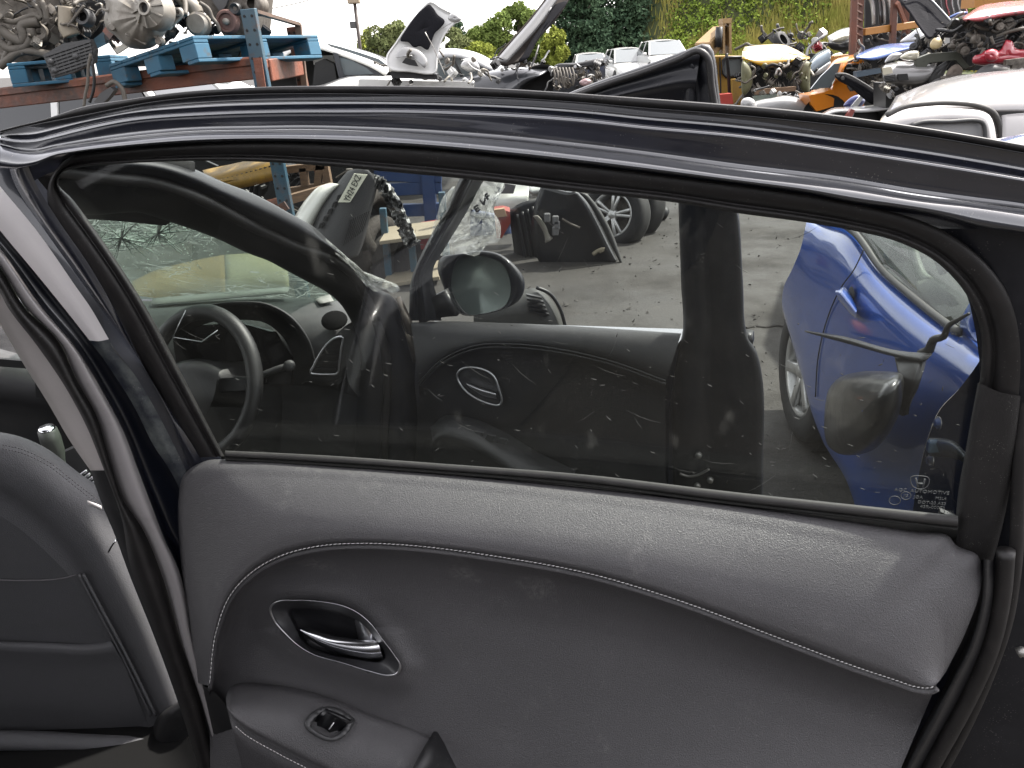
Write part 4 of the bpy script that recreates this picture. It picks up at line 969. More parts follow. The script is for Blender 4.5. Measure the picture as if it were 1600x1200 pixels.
# mirror of the front door
MR = Chart(FD.p(690, 440, -0.10), FD.p(820, 445, -0.10))
hs = [(685,422),(689.5,403),(716,397),(751,392),(782,398),(806,417),(818,436),(818,455),(808,472),(792,481),(742,493),(723,492),(701,469.5),(694,450)]
mg = [(705,441),(711,412),(718,403),(761,402),(782,410),(792,424),(797.6,446),(796,465),(789,477),(746.5,491),(732,491),(716,474),(706,453)]
H1 = cr([(x,y,0) for x,y in hs], 60, True); G1 = near(H1, cr([(x,y,0) for x,y in mg], 60, True))
def mrow(t, w): return [MR.p(p.x+(q.x-p.x)*t, p.y+(q.y-p.y)*t, w) for p, q in zip(H1, G1)]
mc = sum((V(p) for p in H1), V((0,0,0)))/60
mm = MB(); mm.grid([[MR.p(mc.x+(p.x-mc.x)*.3, mc.y+(p.y-mc.y)*.3, -.10) for p in H1], [MR.p(mc.x+(p.x-mc.x)*.75, mc.y+(p.y-mc.y)*.75, -.08) for p in H1], mrow(-.05, -.03), mrow(0, 0), mrow(.3, .012), mrow(.75, .008), mrow(.98, .002), mrow(1, -.03)], closed_u=True)
mm.build('mirror_housing', M_paint2, fd_o)
mm = MB(); mm.prism([MR.p(p.x, p.y, +.012 + (p.y-490)/90*.034) for p in G1], MR.n * -.003); mm.build('mirror_glass', mat('mirror', (0.20,.235,.22), .14, metal=.5, dirt=(.22,.25,.235), ds=9, damt=.6), fd_o, smooth=False)  # pale green tint of the glass stands in for reflected sky
mm = MB(); mm.loft([C(MR, [(660,470),(690,455),(700,450)], .06), C(MR, [(660,500),(695,490),(720,488)], .05)], 8); mm.build('mirror_foot', M_plastic, fd_o, solid=.02)
# torn clear film left on the pillar and over the mirror corner
def clear_film():
    m = bpy.data.materials.new('clear film'); m.use_nodes = True; nt = m.node_tree; N = nt.nodes; N.clear(); Lk = nt.links.new
    out = N.new('ShaderNodeOutputMaterial'); tr = N.new('ShaderNodeBsdfTransparent'); gl = N.new('ShaderNodeBsdfGlossy'); gl.inputs['Roughness'].default_value = .22
    df = N.new('ShaderNodeBsdfTranslucent'); df.inputs[0].default_value = (.75,.77,.74,1); d2 = N.new('ShaderNodeBsdfDiffuse'); d2.inputs[0].default_value = (.72,.74,.71,1)
    a = N.new('ShaderNodeMixShader'); a.inputs[0].default_value = .5; Lk(df.outputs[0], a.inputs[1]); Lk(d2.outputs[0], a.inputs[2])
    b = N.new('ShaderNodeMixShader'); b.inputs[0].default_value = .30; Lk(tr.outputs[0], b.inputs[1]); Lk(a.outputs[0], b.inputs[2])
    c = N.new('ShaderNodeMixShader'); c.inputs[0].default_value = .16; Lk(b.outputs[0], c.inputs[1]); Lk(gl.outputs[0], c.inputs[2]); Lk(c.outputs[0], out.inputs[0])
    return m
M_clear = clear_film()
def crumple(ch, outline, w, amp, n, seed, name, label):
    r_ = random.Random(seed); cx = sum(p[0] for p in outline)/len(outline); cy = sum(p[1] for p in outline)/len(outline)
    ring = cr([(x,y,0) for x,y in outline], n, True); m_ = MB(); rows = []
    for k in range(9):
        t = 1 - k/8.5
        rows.append([ch.p(cx+(p.x-cx)*t, cy+(p.y-cy)*t, w + r_.uniform(-amp, amp) + amp*math.sin(i*.9+k*1.3)) for i, p in enumerate(ring)])
    m_.grid(rows, closed_u=True); o = m_.build(name, M_clear, smooth=False); tag(o, label, 'plastic film'); return o
crumple(FG, [(756,284),(790,290),(783,300),(769,305),(771,330),(782,350),(778,378),(762,382),(745,400),(722,396),(684,398),(700,370),(735,320)], -.02, .012, 40, 4, 'plastic_film', 'crumpled clear plastic film with handwritten marks hanging above the door mirror')
crumple(FG, [(711,291),(699,300),(690,312),(683,335),(675,360),(672,385),(681,372),(695,345),(706,320)], .015, .008, 30, 5, 'plastic_film', 'narrow torn strip of clear film along the front door post')
AE = YChart(1.66)
crumple(AE, [(508,372),(523,385),(538,400),(553,410),(575,432),(600,441),(622,446),(625,452),(612,458),(602,452),(588,456),(566,440),(548,418),(530,402),(514,388)], .02, .010, 44, 6, 'plastic_film', 'long crumpled strip of clear film stuck along the windscreen pillar')
mkp = empty('marker_pen_writing', FG.p(750, 320, .01), 'black handwritten letters on the crumpled film above the mirror', 'handwriting')
M_ink = mat('marker ink', (0.01,.01,.012), .5)
def ink(segs):
    m_ = MB()
    for q in segs: m_.tube(C(FG, q, .006), .0022, seg=6)
    m_.build('pen_stroke', M_ink, mkp)
ink([[(741,324),(745,331)],[(741,324),(747,320)],[(743,327.5),(748,324)],[(745,331),(750,327)]]); ink([[(750,312),(756,320)],[(756,320),(758,309)]]); ink([[(758,305),(763,312)],[(758,305),(762,302)],[(760,308),(764,305)]]); ink([[(736,327),(738,330)]])

cbd = empty('cardboard_sheet', PY(330, 465, 2.5), 'tan cardboard sheet lying behind the foot of the shattered windscreen', 'cardboard')
q = MB(); q.loft([PYs([(200,472,2.42),(280,466,2.42),(352,458,2.40)]), PYs([(206,440,2.55),(240,424,2.58),(290,410,2.6),(350,398,2.6)])], 16, sub=2); q.build('tan_half', mat('tan card sheet', (.21,.135,.032), .8, col2=(.17,.11,.03), vs=6), cbd, solid=.004)
q = MB(); q.loft([PYs([(353,458,2.40),(400,452,2.38),(452,448,2.34)]), PYs([(352,398,2.6),(400,396,2.6),(448,412,2.5)])], 12, sub=2); q.build('pale_half', mat('pale card sheet', (.24,.225,.13), .8, col2=(.20,.18,.09), vs=6), cbd, solid=.004)

# ------------------------------------------------------------------ the rest of the black car: roof, far flank, rear quarter, rear bench, bonnet
rfp = MB(); rfp.loft([[V((-.72, y, z)) for y, z in ((-1.75,1.30),(-1.2,1.42),(-.4,1.455),(.5,1.46),(1.1,1.45),(1.5,1.40))], [V((-1.05, y, z)) for y, z in ((-1.8,1.32),(-1.2,1.45),(-.4,1.485),(.5,1.49),(1.1,1.47),(1.55,1.41))], [V((-1.75, y, z)) for y, z in ((-1.8,1.32),(-1.2,1.45),(-.4,1.485),(.5,1.49),(1.1,1.47),(1.55,1.41))], [V((-2.1, y, z)) for y, z in ((-1.75,1.30),(-1.2,1.42),(-.4,1.455),(.5,1.46),(1.1,1.45),(1.5,1.40))]], 24, sub=3)
rfp.build('roof', M_paint, car, solid=.03)
q = MB(); q.loft([[V((-2.16, y, z)) for y in (-2.0, -1.0, 0.2, 1.4, 2.4)] for z in (.25, .6, .95)], 16, sub=2); q.loft([[V((-2.16, y, .95)) for y in (-2.0, -.9)], [V((-2.08, y, 1.3)) for y in (-1.8, -1.2)]], 4); q.build('far_flank', M_paint, car, solid=.03)
q = MB(); q.loft([[V((x, y, .28)) for x, y in ((-.62,.80),(-.60,.55),(-.58,.1),(-.60,-.6),(-.66,-1.4),(-.85,-2.0))], [V((x, y, .65)) for x, y in ((-.60,.80),(-.56,.55),(-.52,.1),(-.52,-.6),(-.58,-1.4),(-.80,-2.05))], [V((x, y, .98)) for x, y in ((-.64,.50),(-.62,.40),(-.60,.1),(-.60,-.6),(-.66,-1.4),(-.85,-2.0))]], 24, sub=3); q.build('rear_quarter', M_paint, car, solid=.03)
q = MB(); q.loft([[V((x, -.55, .50)) for x in (-2.0,-1.4,-.75)], [V((x, -.05, .52)) for x in (-2.0,-1.4,-.75)], [V((x, 0.0, .40)) for x in (-2.0,-1.4,-.75)]], 8, sub=3); q.loft([[V((x, -.55, .50)) for x in (-2.0,-1.4,-.75)], [V((x, -.72, .85)) for x in (-2.0,-1.4,-.75)], [V((x, -.78, 1.15)) for x in (-2.0,-1.4,-.75)]], 8, sub=3); q.build('rear_bench', M_seat, car, solid=.06)
q = MB(); q.loft([[V((x, 2.34, z)) for x, z in ((-1.95,.86),(-1.4,.92),(-.85,.87))], [V((x, 2.8, z)) for x, z in ((-1.95,.82),(-1.4,.88),(-.85,.82))], [V((x, 3.3, z)) for x, z in ((-1.9,.70),(-1.4,.74),(-.9,.70))]], 12, sub=3); q.build('bonnet', M_paint, car, solid=.02)
q = MB(); q.prism([V((-2.1,-1.9,.22)), V((-.68,-1.9,.22)), V((-.62,.9,.22)), V((-.60,2.3,.22)), V((-2.1,2.3,.22))], (0,0,.05)); q.build('floor_pan', M_dark_car, car, smooth=False)
for y in (-1.15, 2.75):
    q = MB(); q.lathe([(.16,-.08),(.20,-.10),(.27,-.10),(.31,-.06),(.31,.06),(.27,.10),(.20,.10),(.16,.08)], V((-.72 if y < 0 else -.95, y, .31)), (1,0,0), 28); q.build('tyre', M_rubber, car)
# ------------------------------------------------------------------ shared builders for wheels and clutter
M_tyre = mat('tyre rubber', (0.010, 0.0098, 0.0095), 0.75, bump=.4, bs=90, dirt=(0.035,.032,.028), ds=12, damt=.6)
M_alloy = mat('alloy', (0.46, 0.46, 0.45), 0.3, metal=.6, dirt=(0.12,.11,.10), ds=10, damt=.35)
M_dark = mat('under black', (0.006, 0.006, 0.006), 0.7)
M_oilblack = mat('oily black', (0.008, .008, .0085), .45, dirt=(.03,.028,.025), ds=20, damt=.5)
M_alu = mat('cast alloy', (0.24, 0.225, 0.195), 0.5, metal=.35, dirt=(0.12, .10, .08), ds=9, dlo=.42, dhi=.7, damt=.7, bump=.3, bs=60)
M_grime = mat('grimy metal', (0.14, 0.125, 0.105), 0.55, metal=.3, dirt=(0.04,.033,.027), ds=14, dlo=.4, dhi=.65, damt=.8, bump=.3, bs=80)
M_hose = mat('dusty hose', (0.085, 0.075, 0.061), 0.65, dirt=(0.03,.027,.024), ds=16, damt=.7)
M_greyp = mat('grey plastic', (0.055, 0.055, 0.055), 0.6, dirt=(0.09,.085,.075), ds=18, damt=.6)
def wheel(parent, c, axis, r=0.30, w=0.19, spokes=7, double=False):
    a = V(axis).normalized()
    t = MB(); t.lathe([(r*.62, -w*.42), (r*.68, -w*.5), (r*.9, -w*.5), (r*.98, -w*.40), (r, -w*.2), (r, w*.2), (r*.98, w*.40), (r*.9, w*.5), (r*.68, w*.5), (r*.62, w*.42), (r*.60, 0), (r*.62, -w*.42)], c, a, 36)
    to = t.build('tyre', M_tyre, parent)
    m = MB(); m.lathe([(r*.60, -w*.4), (r*.66, w*.44), (r*.62, w*.47), (r*.57, w*.40), (r*.55, 0), (r*.54, -w*.3)], c, a, 36)
    x = a.orthogonal().normalized(); y = a.cross(x); cc = V(c) + a * (w * .36)
    for k in range(spokes):
        for dd in ((-.16, .16) if double else (0,)):
            an = 2*math.pi*k/spokes + dd; d = x*math.cos(an) + y*math.sin(an)
            m.bar(cc + d*r*.10, cc + d*r*.60 + a*w*.05, r*(.085 if double else .15), w*.14, upv=a, bev=.004)
    m.lathe([(0, w*.50), (r*.07, w*.50), (r*.12, w*.42), (r*.16, w*.40), (r*.17, w*.2)], c, a, 20)
    m.build('rim', M_alloy, parent)
    dk = MB(); dk.lathe([(0, -w*.1), (r*.55, -w*.1)], c, a, 24); dk.build('brake_disc', M_grime, parent)
    return to
CLUT = {'hose': M_hose, 'bracket': M_grime, 'cover': M_oilblack, 'casting': M_alu}
def clutter(parent, org, X, Y, Z, size, n, seed, mats=None, k=1.0):
    """pieces of an engine packed in a box: org corner, X right, Y away, Z up; each piece is a part"""
    r = random.Random(seed); sx, sy, sz = size
    mm = mats or [M_grime, M_oilblack, M_alu, M_hose, M_greyp]
    def at(a, b, c): return org + X*(a*sx) + Y*(b*sy) + Z*(c*sz)
    for i in range(n):
        t = r.random(); c = at(r.random(), r.random(), r.random()); m = r.choice(mm); s_ = min(size) * k
        b = MB()
        ax = (V((r.uniform(-1,1), r.uniform(-1,1), r.uniform(-.5,.5)))).normalized()
        if t < .34:
            q = [c]
            d = ax.copy()
            for _ in range(4): d = (d + V((r.uniform(-1,1), r.uniform(-1,1), r.uniform(-1,1)))*.7).normalized(); q.append(q[-1] + d*s_*r.uniform(.18,.4))
            b.tube(q, s_*r.uniform(.03,.075), seg=8, n=18); b.build('hose', m if r.random() < .4 else M_hose, parent)
        elif t < .56:
            ra = s_*r.uniform(.09,.2); b.lathe([(0, ra*.5), (ra*.3, ra*.5), (ra*.35, ra*.35), (ra*.85, ra*.35), (ra, ra*.2), (ra, -ra*.4), (ra*.7, -ra*.5), (0, -ra*.6)], c, (ax - Y*1.2).normalized(), 16); b.build('pulley', m, parent, auto=35)
        elif t < .82:
            o_ = ax.orthogonal().normalized(); b.box(c, (s_*r.uniform(.2,.5), s_*r.uniform(.12,.3), s_*r.uniform(.12,.35)), (ax, o_, ax.cross(o_)), bev=s_*.035)
            for q in range(3): b.box(c + ax*(s_*.12*(q-1)), (s_*.02, s_*.34, s_*.37), (ax, o_, ax.cross(o_)))
            b.build('casing', m, parent, smooth=False)
        else:
            p2 = c + ax*s_*r.uniform(.3,.55); b.bar(c, p2, s_*.10, s_*.03, upv=Z, bev=.003); b.lathe([(0,.006),(s_*.07,.006),(s_*.07,-.006),(0,-.006)], p2, Z, 10); b.build('bracket', m, parent, smooth=False)

# ------------------------------------------------------------------ blue car beside the black one
M_blue = mat('blue metallic paint', (0.006, 0.048, 0.245), 0.30, metal=.1, coat=1.0, col2=(0.008, 0.056, 0.275), vs=3, dirt=(.05,.055,.09), ds=8, dlo=.5, dhi=.85, damt=.25)
BS1 = PZ(1430, 800, .30); BS2 = PZ(1240, 690, 0.0)
BL = Chart(V((BS1.x, BS1.y, .3)), V((BS2.x + .03, BS2.y, .3)))
blue = empty('blue_car', (BS1.x + .8, (BS1.y + BS2.y)/2, 0), 'blue car with a black door mirror and no front wing, right of the open doors', 'car')
R_ = [([(1262,338),(1300,347),(1333,360),(1378,419),(1428,464),(1473,500),(1540,545)], -.03), ([(1259,352),(1285,376),(1318,400),(1362,452),(1410,498),(1458,535),(1524,574)], .035), ([(1252,385),(1270,425),(1300,455),(1345,510),(1395,560),(1445,595),(1500,606)], .055),
      ([(1238,420),(1256,480),(1284,540),(1328,600),(1378,645),(1428,668),(1468,640)], .060), ([(1224,452),(1244,530),(1270,610),(1312,680),(1364,725),(1412,728),(1446,695)], .055), ([(1222,478),(1246,560),(1272,655),(1310,716),(1352,780),(1400,785),(1432,762)], .048), ([(1226,498),(1256,600),(1282,682),(1322,750),(1360,850),(1400,850),(1422,830)], .035)]
bb = MB(); bb.loft([C(BL, r, w) for r, w in R_], 60, sub=4)
blue_body = bb.build('body_side', M_blue, blue)
# shut line of the door, crease, belt moulding
ln = MB(); ln.tube([BL.p(x, y, w + .002) for x, y, w in ((1350,389,.02),(1335,420,.045),(1316,446,.058),(1292,500,.062),(1278,560,.062),(1274,620,.058))], .0022, seg=5, n=40); ln.build('shut_line', M_dark, blue_body)
ln = MB(); ln.tube(C(BL, [(1262,338),(1333,362),(1378,421),(1428,466),(1473,502),(1500,520)], -.012), .011, seg=8, n=40); ln.build('belt_moulding', mat('belt grey', (.035,.035,.034), .5), blue_body)
hd_ = MB(); hd_.loft([C(BL, [(1309,452),(1318,448),(1330,462),(1340,482)], .062), C(BL, [(1306,458),(1314,462),(1326,476),(1338,490)], .095), C(BL, [(1310,468),(1318,476),(1328,488),(1338,496)], .09), C(BL, [(1314,472),(1322,480),(1330,490),(1338,498)], .064)], 20, sub=4); hd_.build('door_handle', M_blue, blue_body)
hd_ = MB(); hd_.lathe([(0,.004),(.022,.004),(.03,0)], BL.p(1330, 462, .056), BL.n, 16); hd_.build('handle_recess', M_dark, blue_body)
gw = MB(); gw.prism([BL.p(x, y, w) for x, y, w in ((1340,352,-.03),(1400,372,-.06),(1462,400,-.10),(1512,440,-.10),(1530,480,-.06),(1505,516,-.03),(1473,497,-.02),(1428,460,-.02),(1378,414,-.02))], BL.n * -.004)
gw.build('side_window', glass_mat('blue car glass', tint=(.62,.66,.63), dust=.12), blue, smooth=False)
bp_ = MB(); bp_.loft([C(BL, [(1540,455),(1522,462),(1512,478),(1500,505),(1500,520)], -.02), C(BL, [(1560,480),(1545,485),(1530,500),(1518,520),(1540,545)], .0)], 14); bp_.build('window_pillar', M_blue, blue, solid=.02)
# cabin pieces seen in its window
ci = MB(); ci.tube(C(BL, [(1424,382),(1432,410),(1440,430),(1452,440)], -.45), .020, seg=8, n=14); ci.tube(C(BL, [(1444,380),(1462,400),(1474,425)], -.45), .016, seg=8, n=12); ci.build('seat_frame', mat('pale plastic', (.16,.17,.145), .5), blue)
ci = MB(); ci.loft([C(BL, [(1432,440),(1452,436),(1478,446)], -.42), C(BL, [(1436,462),(1458,456),(1480,462)], -.38), C(BL, [(1450,480),(1470,476),(1490,480)], -.4)], 10, sub=2); ci.build('seat_back', mat('pale seat', (.13,.13,.115), .6), blue, solid=.02)
ci = MB(); ci.loft([C(BL, [(1300,350),(1400,420),(1480,500),(1540,560)], -.5), C(BL, [(1300,300),(1420,330),(1520,400),(1600,480)], -.9)], 12); ci.build('cabin_trim', M_dark, blue, solid=.02)
# roof and far flank
rx0, rx1 = BL.a.x, BL.a.x + 1.62
rfm = MB(); rfm.loft([[V((rx0 + .28 + .05*k, y, z - .10)) for y, z in ((1.55,1.10),(1.9,1.20),(2.3,1.24),(2.7,1.22),(3.0,1.10))] if k == 0 else [V((rx0 + .28 + .27*k, y, z + (.0 if k in (0,4) else .02))) for y, z in ((1.5,1.10),(1.9,1.19),(2.3,1.23),(2.7,1.21),(3.05,1.08))] for k in range(5)], 20, sub=3)
rfm.build('roof', M_blue, blue, solid=.01)
ff = MB(); ff.loft([[V((rx1, y, z)) for y in (1.0, 1.8, 2.6, 3.4)] for z in (.25, .6, .9)], 12, sub=2); ff.build('far_flank', M_blue, blue, solid=.02)
fb = MB(); fb.prism([V((BL.a.x + .06, 1.45, .28)), V((rx1, 1.45, .28)), V((rx1, 1.45, .85)), V((BL.a.x + .1, 1.45, .85))], (0, .04, 0)); fb.build('front_bulkhead', M_dark, blue, smooth=False)
# hinge pillar left bare by the missing wing
hp = MB(); hp.loft([C(BL, [(1536,548),(1500,606),(1466,645),(1446,700),(1430,770),(1420,850)], -.03), C(BL, [(1560,560),(1535,620),(1520,670),(1505,730),(1500,790),(1495,850)], -.10), C(BL, [(1640,560),(1620,640),(1610,700),(1600,760),(1590,800),(1580,850)], -.08)], 24, sub=3)
hp.build('hinge_pillar', mat('pillar primer', (.012,.015,.028), .5, dirt=(.04,.04,.04), damt=.6), blue)
hb_ = MB(); hb_.loft([C(BL, [(1452,684),(1475,685),(1492,690),(1510,708)], .0), C(BL, [(1450,690),(1475,692),(1490,697),(1508,714)], .02), C(BL, [(1452,712),(1474,714),(1490,716),(1505,722)], .0)], 14, sub=2); hb_.build('door_hinge', mat('hinge grey', (.10,.11,.115), .45, metal=.4), blue, solid=.006)
hb_ = MB(); hb_.box(BL.p(1459, 697, .02), (.035,.02,.035), bev=.004); hb_.build('hinge_block', mat('hinge blue grey', (.10,.15,.19), .5), blue, smooth=False)
for x, y in ((1467,661),(1455,719)):
    q = MB(); q.lathe([(0,.010),(.011,.010),(.013,.004),(.018,.003),(.018,0)], BL.p(x, y, -.005), BL.n, 12); q.build('hinge_bolt', M_steel, blue)
# rear wheel
wb = BS2
wheel_root = MB()
wc_ = V((wb.x + .10, wb.y + .05, .30))
wheel(blue, wc_, BL.n, .30, .19, 6)
ar_ = MB(); ar_.lathe([(.36, .06), (.36, -.25), (.0, -.25)], wc_ + V((0,0,.03)), BL.n, 28); ar_.build('wheel_arch', M_dark, blue)
fr_ = MB(); wcf = V((wc_.x + .1, wc_.y - 1.9, .30))
# black door mirror hanging at the front of the door, with the loose window moulding
mh = [(1288.5,680),(1288.5,644),(1295,608),(1311,590),(1342.5,581),(1378.5,580),(1410,585.5),(1412,608),(1405.5,644),(1387.5,680),(1365,702.5),(1338,711),(1311,709),(1295,698)]
MH = cr([(x,y,0) for x,y in mh], 56, True); mcx = sum((p for p in MH), V((0,0,0)))/56
bm_ = MB(); bm_.grid([[BL.p(mcx.x+(p.x-mcx.x)*s, mcx.y+(p.y-mcx.y)*s, w) for p in MH] for s, w in ((.02,.30),(.35,.295),(.65,.28),(.85,.255),(.96,.225),(1.0,.19),(.97,.15),(.6,.13),(.02,.125))], closed_u=True)
bmo = bm_.build('door_mirror', mat('mirror shell', (.006,.006,.0062), .28, coat=.3, dirt=(.022,.020,.017), ds=14, dlo=.45, dhi=.8, damt=.5, speck=.5), blue)
bm_ = MB(); bm_.loft([C(BL, [(1396,552),(1420,550),(1446,553)], .12), C(BL, [(1400,570),(1420,572),(1438,570)], .16), C(BL, [(1404,592),(1418,598),(1430,594)], .18), C(BL, [(1396,640),(1412,650),(1420,640)], .16)], 12, sub=3); bm_.build('mirror_arm', M_oilblack, bmo, solid=.012)
bm_ = MB(); bm_.loft([C(BL, [(1257,516),(1320,526),(1405,548),(1455,552)], .14), C(BL, [(1259,518),(1320,531),(1405,555),(1445,562)], .16), C(BL, [(1261,520),(1320,536),(1400,558),(1437,565)], .14)], 20, sub=2); bm_.build('loose_moulding', M_oilblack, bmo, solid=.004)
bm_ = MB(); bm_.tube(C(BL, [(1440,553),(1452,546),(1458,532),(1476,524),(1480,512),(1500,498),(1514,490)], .12), lambda t: .010*(1.1-t)+.002, seg=8, n=24); bm_.build('torn_seal', M_oilblack, bmo)
# patch and crack in the concrete by the blue car: a low broken kerb edge
jl = MB(); jl.tube([PZ(x, y, .004) for x, y in ((1166,512),(1180,509),(1196,511),(1215,508),(1224,510),(1260,505))], .012, seg=6, flat=.4); o = jl.build('slab_joint', mat('joint dirt', (.018,.016,.014), .95), smooth=False); tag(o, kind='structure')
# ------------------------------------------------------------------ things on the yard seen through the front door's window
def G(px, py): return PZ(px, py, 0.0)
# two alloy wheels leaning in a row, with a black bumper end lying behind
w1 = G(972, 372)
wr = empty('loose_wheel', (w1.x, w1.y, 0), 'silver ten spoke alloy wheel standing on the ground in front of another wheel', 'wheel', 'loose alloy wheels')
ax1 = V((-.55, -.80, .22)).normalized()
wheel(wr, PY(962, 336, w1.y), ax1, .30, .20, 5, True)
wr2 = empty('loose_wheel', (w1.x + .2, w1.y + .35, 0), 'silver alloy wheel standing half hidden behind the ten spoke one', 'wheel', 'loose alloy wheels')
wheel(wr2, PY(991, 322, w1.y + .33), V((-.75,-.62,.2)).normalized(), .30, .20, 7)
Y7 = YChart(w1.y + .75)
bp1 = empty('bumper_piece', Y7.p(1022, 340), 'black plastic bumper end lying beside the two alloy wheels', 'bumper')
q = MB(); q.loft([C(Y7, [(1000,306),(1020,310),(1040,322)], 0), C(Y7, [(1002,312),(1022,317),(1046,330)], .08), C(Y7, [(1000,330),(1020,338),(1042,340)], .10), C(Y7, [(996,344),(1016,347),(1036,346)], .02)], 14, sub=3); q.build('bumper_skin', M_oilblack, bp1, solid=.01)
for k in range(2):
    q = MB(); q.prism(C(Y7, [(1010+14*k,315+2*k),(1018+14*k,318+2*k),(1020+14*k,332+k),(1012+14*k,330+k)], .09), (0,-.02,0)); q.build('grille_bar', M_greyp, bp1, smooth=False)
# heap of black door panels
Y6 = YChart(6.1)
pb = empty('scrapped_door_panel', (PY(930,410,6.1).x, 6.1, 0), 'black car door standing on its edge beside the alloy wheels', 'car door')
q = MB(); q.loft([C(Y6, [(905,299),(920,315),(940,350),(955,380),(968,408)], -.03), C(Y6, [(898,300),(912,318),(932,354),(946,384),(962,411)], .06), C(Y6, [(890,302),(902,325),(918,358),(930,388),(945,414)], .03), C(Y6, [(880,300),(888,330),(900,362),(905,392),(900,418)], .0), C(Y6, [(846,288),(834,325),(830,362),(836,396),(852,424)], -.06)], 24, sub=3)
q.build('door_skin', mat('black door paint', (.007,.007,.0075), .35, coat=.4, dirt=(.03,.028,.024), ds=10, damt=.5), pb, solid=.04)
q = MB(); q.loft([C(Y6, [(905,299),(920,315),(940,350),(955,380),(970,408)], .05), C(Y6, [(912,302),(928,322),(948,356),(960,386),(971,412)], .08), C(Y6, [(918,306),(934,326),(953,360),(964,388),(972,414)], .05)], 24, sub=2); q.build('edge_seal', mat('edge grey', (.028,.028,.027), .6), pb, solid=.01)
q = MB(); q.loft([C(Y6, [(833,338),(843,352),(850,366),(852,380)], .05), C(Y6, [(840,337),(852,350),(857,364),(860,376)], .08), C(Y6, [(846,342),(852,354),(858,366),(864,372)], .05)], 12, sub=2); q.build('white_bracket', mat('pale nylon', (.22,.21,.18), .5), pb, solid=.006)
for x, y in ((855,340),(868,344),(870,352),(868,361)):
    q = MB(); q.box(Y6.p(x, y, .10), (.05,.03,.07), bev=.008); q.build('door_clip', mat('clip grey', (.10,.10,.10), .5), pb, smooth=False)
q = MB(); q.tube(C(Y6, [(878,342),(892,350),(906,356)], .10), .010, seg=6, n=10); q.build('door_wire', M_hose, pb)
q = MB(); q.tube(C(Y6, [(926,398),(936,391),(944,389),(936,394)], .10), .016, seg=6, n=10); q.build('paper_scrap', mat('scrap tan', (.16,.14,.10), .8), pb)
Y6b = YChart(6.5)
pb2 = empty('black_inner_panel', (PY(800,420,6.5).x, 6.5, 0), 'black plastic wheel arch liner piled left of the black car door', 'car part')
q = MB(); q.loft([C(Y6b, [(795,330),(800,370),(806,410),(812,440)], .0), C(Y6b, [(812,318),(818,360),(822,400),(826,432)], .14), C(Y6b, [(840,310),(850,350),(856,390),(850,425)], .10), C(Y6b, [(900,300),(900,350),(890,390),(880,420)], -.05)], 20, sub=3); q.build('liner_skin', M_oilblack, pb2, solid=.01)
for k in range(5):
    q = MB(); q.tube(C(Y6b, [(808+8*k,335-4*k),(815+8*k,370-3*k),(822+8*k,405-2*k)], .16), .012, seg=6, n=12); q.build('liner_rib', M_oilblack, pb2)
# white wing and headlamp
Y65 = YChart(6.9)
wf = empty('white_car_wing', (PY(800,340,6.9).x, 6.9, 0), 'white cut off car wing hanging behind the clear film, left of the headlamp', 'car part')
q = MB(); q.loft([C(Y65, [(786,272),(808,276),(830,280)], 0), C(Y65, [(780,300),(800,303),(826,300)], .08), C(Y65, [(774,318),(790,312),(806,306),(826,308)], .12), C(Y65, [(776,334),(796,336),(824,334)], .10), C(Y65, [(780,342),(802,344),(820,346)], .0)], 16, sub=3); q.build('wing_skin', mat('white paint', (.55,.56,.52), .3, coat=.6, dirt=(.2,.2,.17), damt=.4), wf, solid=.01)
q = MB(); q.prism(C(Y65, [(788,286),(806,289),(802,302),(782,302)], .13), (0,-.02,0)); q.build('wing_vent', M_greyp, wf, smooth=False)
hlm = empty('headlamp', (PY(858,300,6.8).x, 6.8, PY(858,312,6.8).z), 'clear headlamp lens lying on top of the black panels', 'headlamp')
Y68 = YChart(6.75)
q = MB(); q.loft([C(Y68, [(826,290),(850,288),(878,292),(889,302)], 0), C(Y68, [(828,300),(850,298),(874,302),(886,306)], .10), C(Y68, [(830,308),(852,310),(872,313),(880,312)], .0)], 16, sub=3); q.build('lens', mat('lamp lens', (.30,.31,.29), .12, coat=.8), hlm, solid=.008)
q = MB(); q.loft([C(Y68, [(850,303),(860,301),(872,305)], .10), C(Y68, [(852,309),(862,308),(872,311)], .11)], 8); q.build('reflector', M_chrome, hlm, solid=.004)
rb_ = empty('red_crate', (PY(788,365,6.4).x, 6.4, 0), 'small red and orange plastic crate beside the clear film', 'crate')
Y64 = YChart(6.4)
q = MB(); q.prism(C(Y64, [(772,330),(786,328),(797,331),(798,348),(784,372),(776,372)], 0), (0,.2,0)); q.build('crate_body', mat('red plastic', (.20,.028,.018), .5, dirt=(.25,.09,.05), damt=.5), rb_, smooth=False)
q = MB(); q.prism(C(Y64, [(772,328),(788,326),(792,338),(776,340)], .03), (0,.05,0)); q.build('crate_label', mat('tan card', (.26,.17,.10), .8), rb_, smooth=False)
bt = empty('blue_tarpaulin_box', (PY(760,440,7.3).x, 7.3, 0), 'dark blue plastic bin on the ground behind the door mirror', 'bin')
q = MB(); Y73 = YChart(7.3); q.loft([C(Y73, [(735,330),(800,345),(806,372)], 0), C(Y73, [(735,380),(800,384),(806,390)], .06), C(Y73, [(735,436),(800,430),(804,424)], 0)], 10, sub=2); q.build('bin_side', mat('bin blue', (.012,.028,.085), .5), bt, solid=.02)
q = MB(); q.tube(C(Y73, [(735,332),(770,338),(802,346)], .03), .03, seg=8, n=10); q.build('bin_rim', mat('bin blue', (.012,.028,.085), .5), bt)
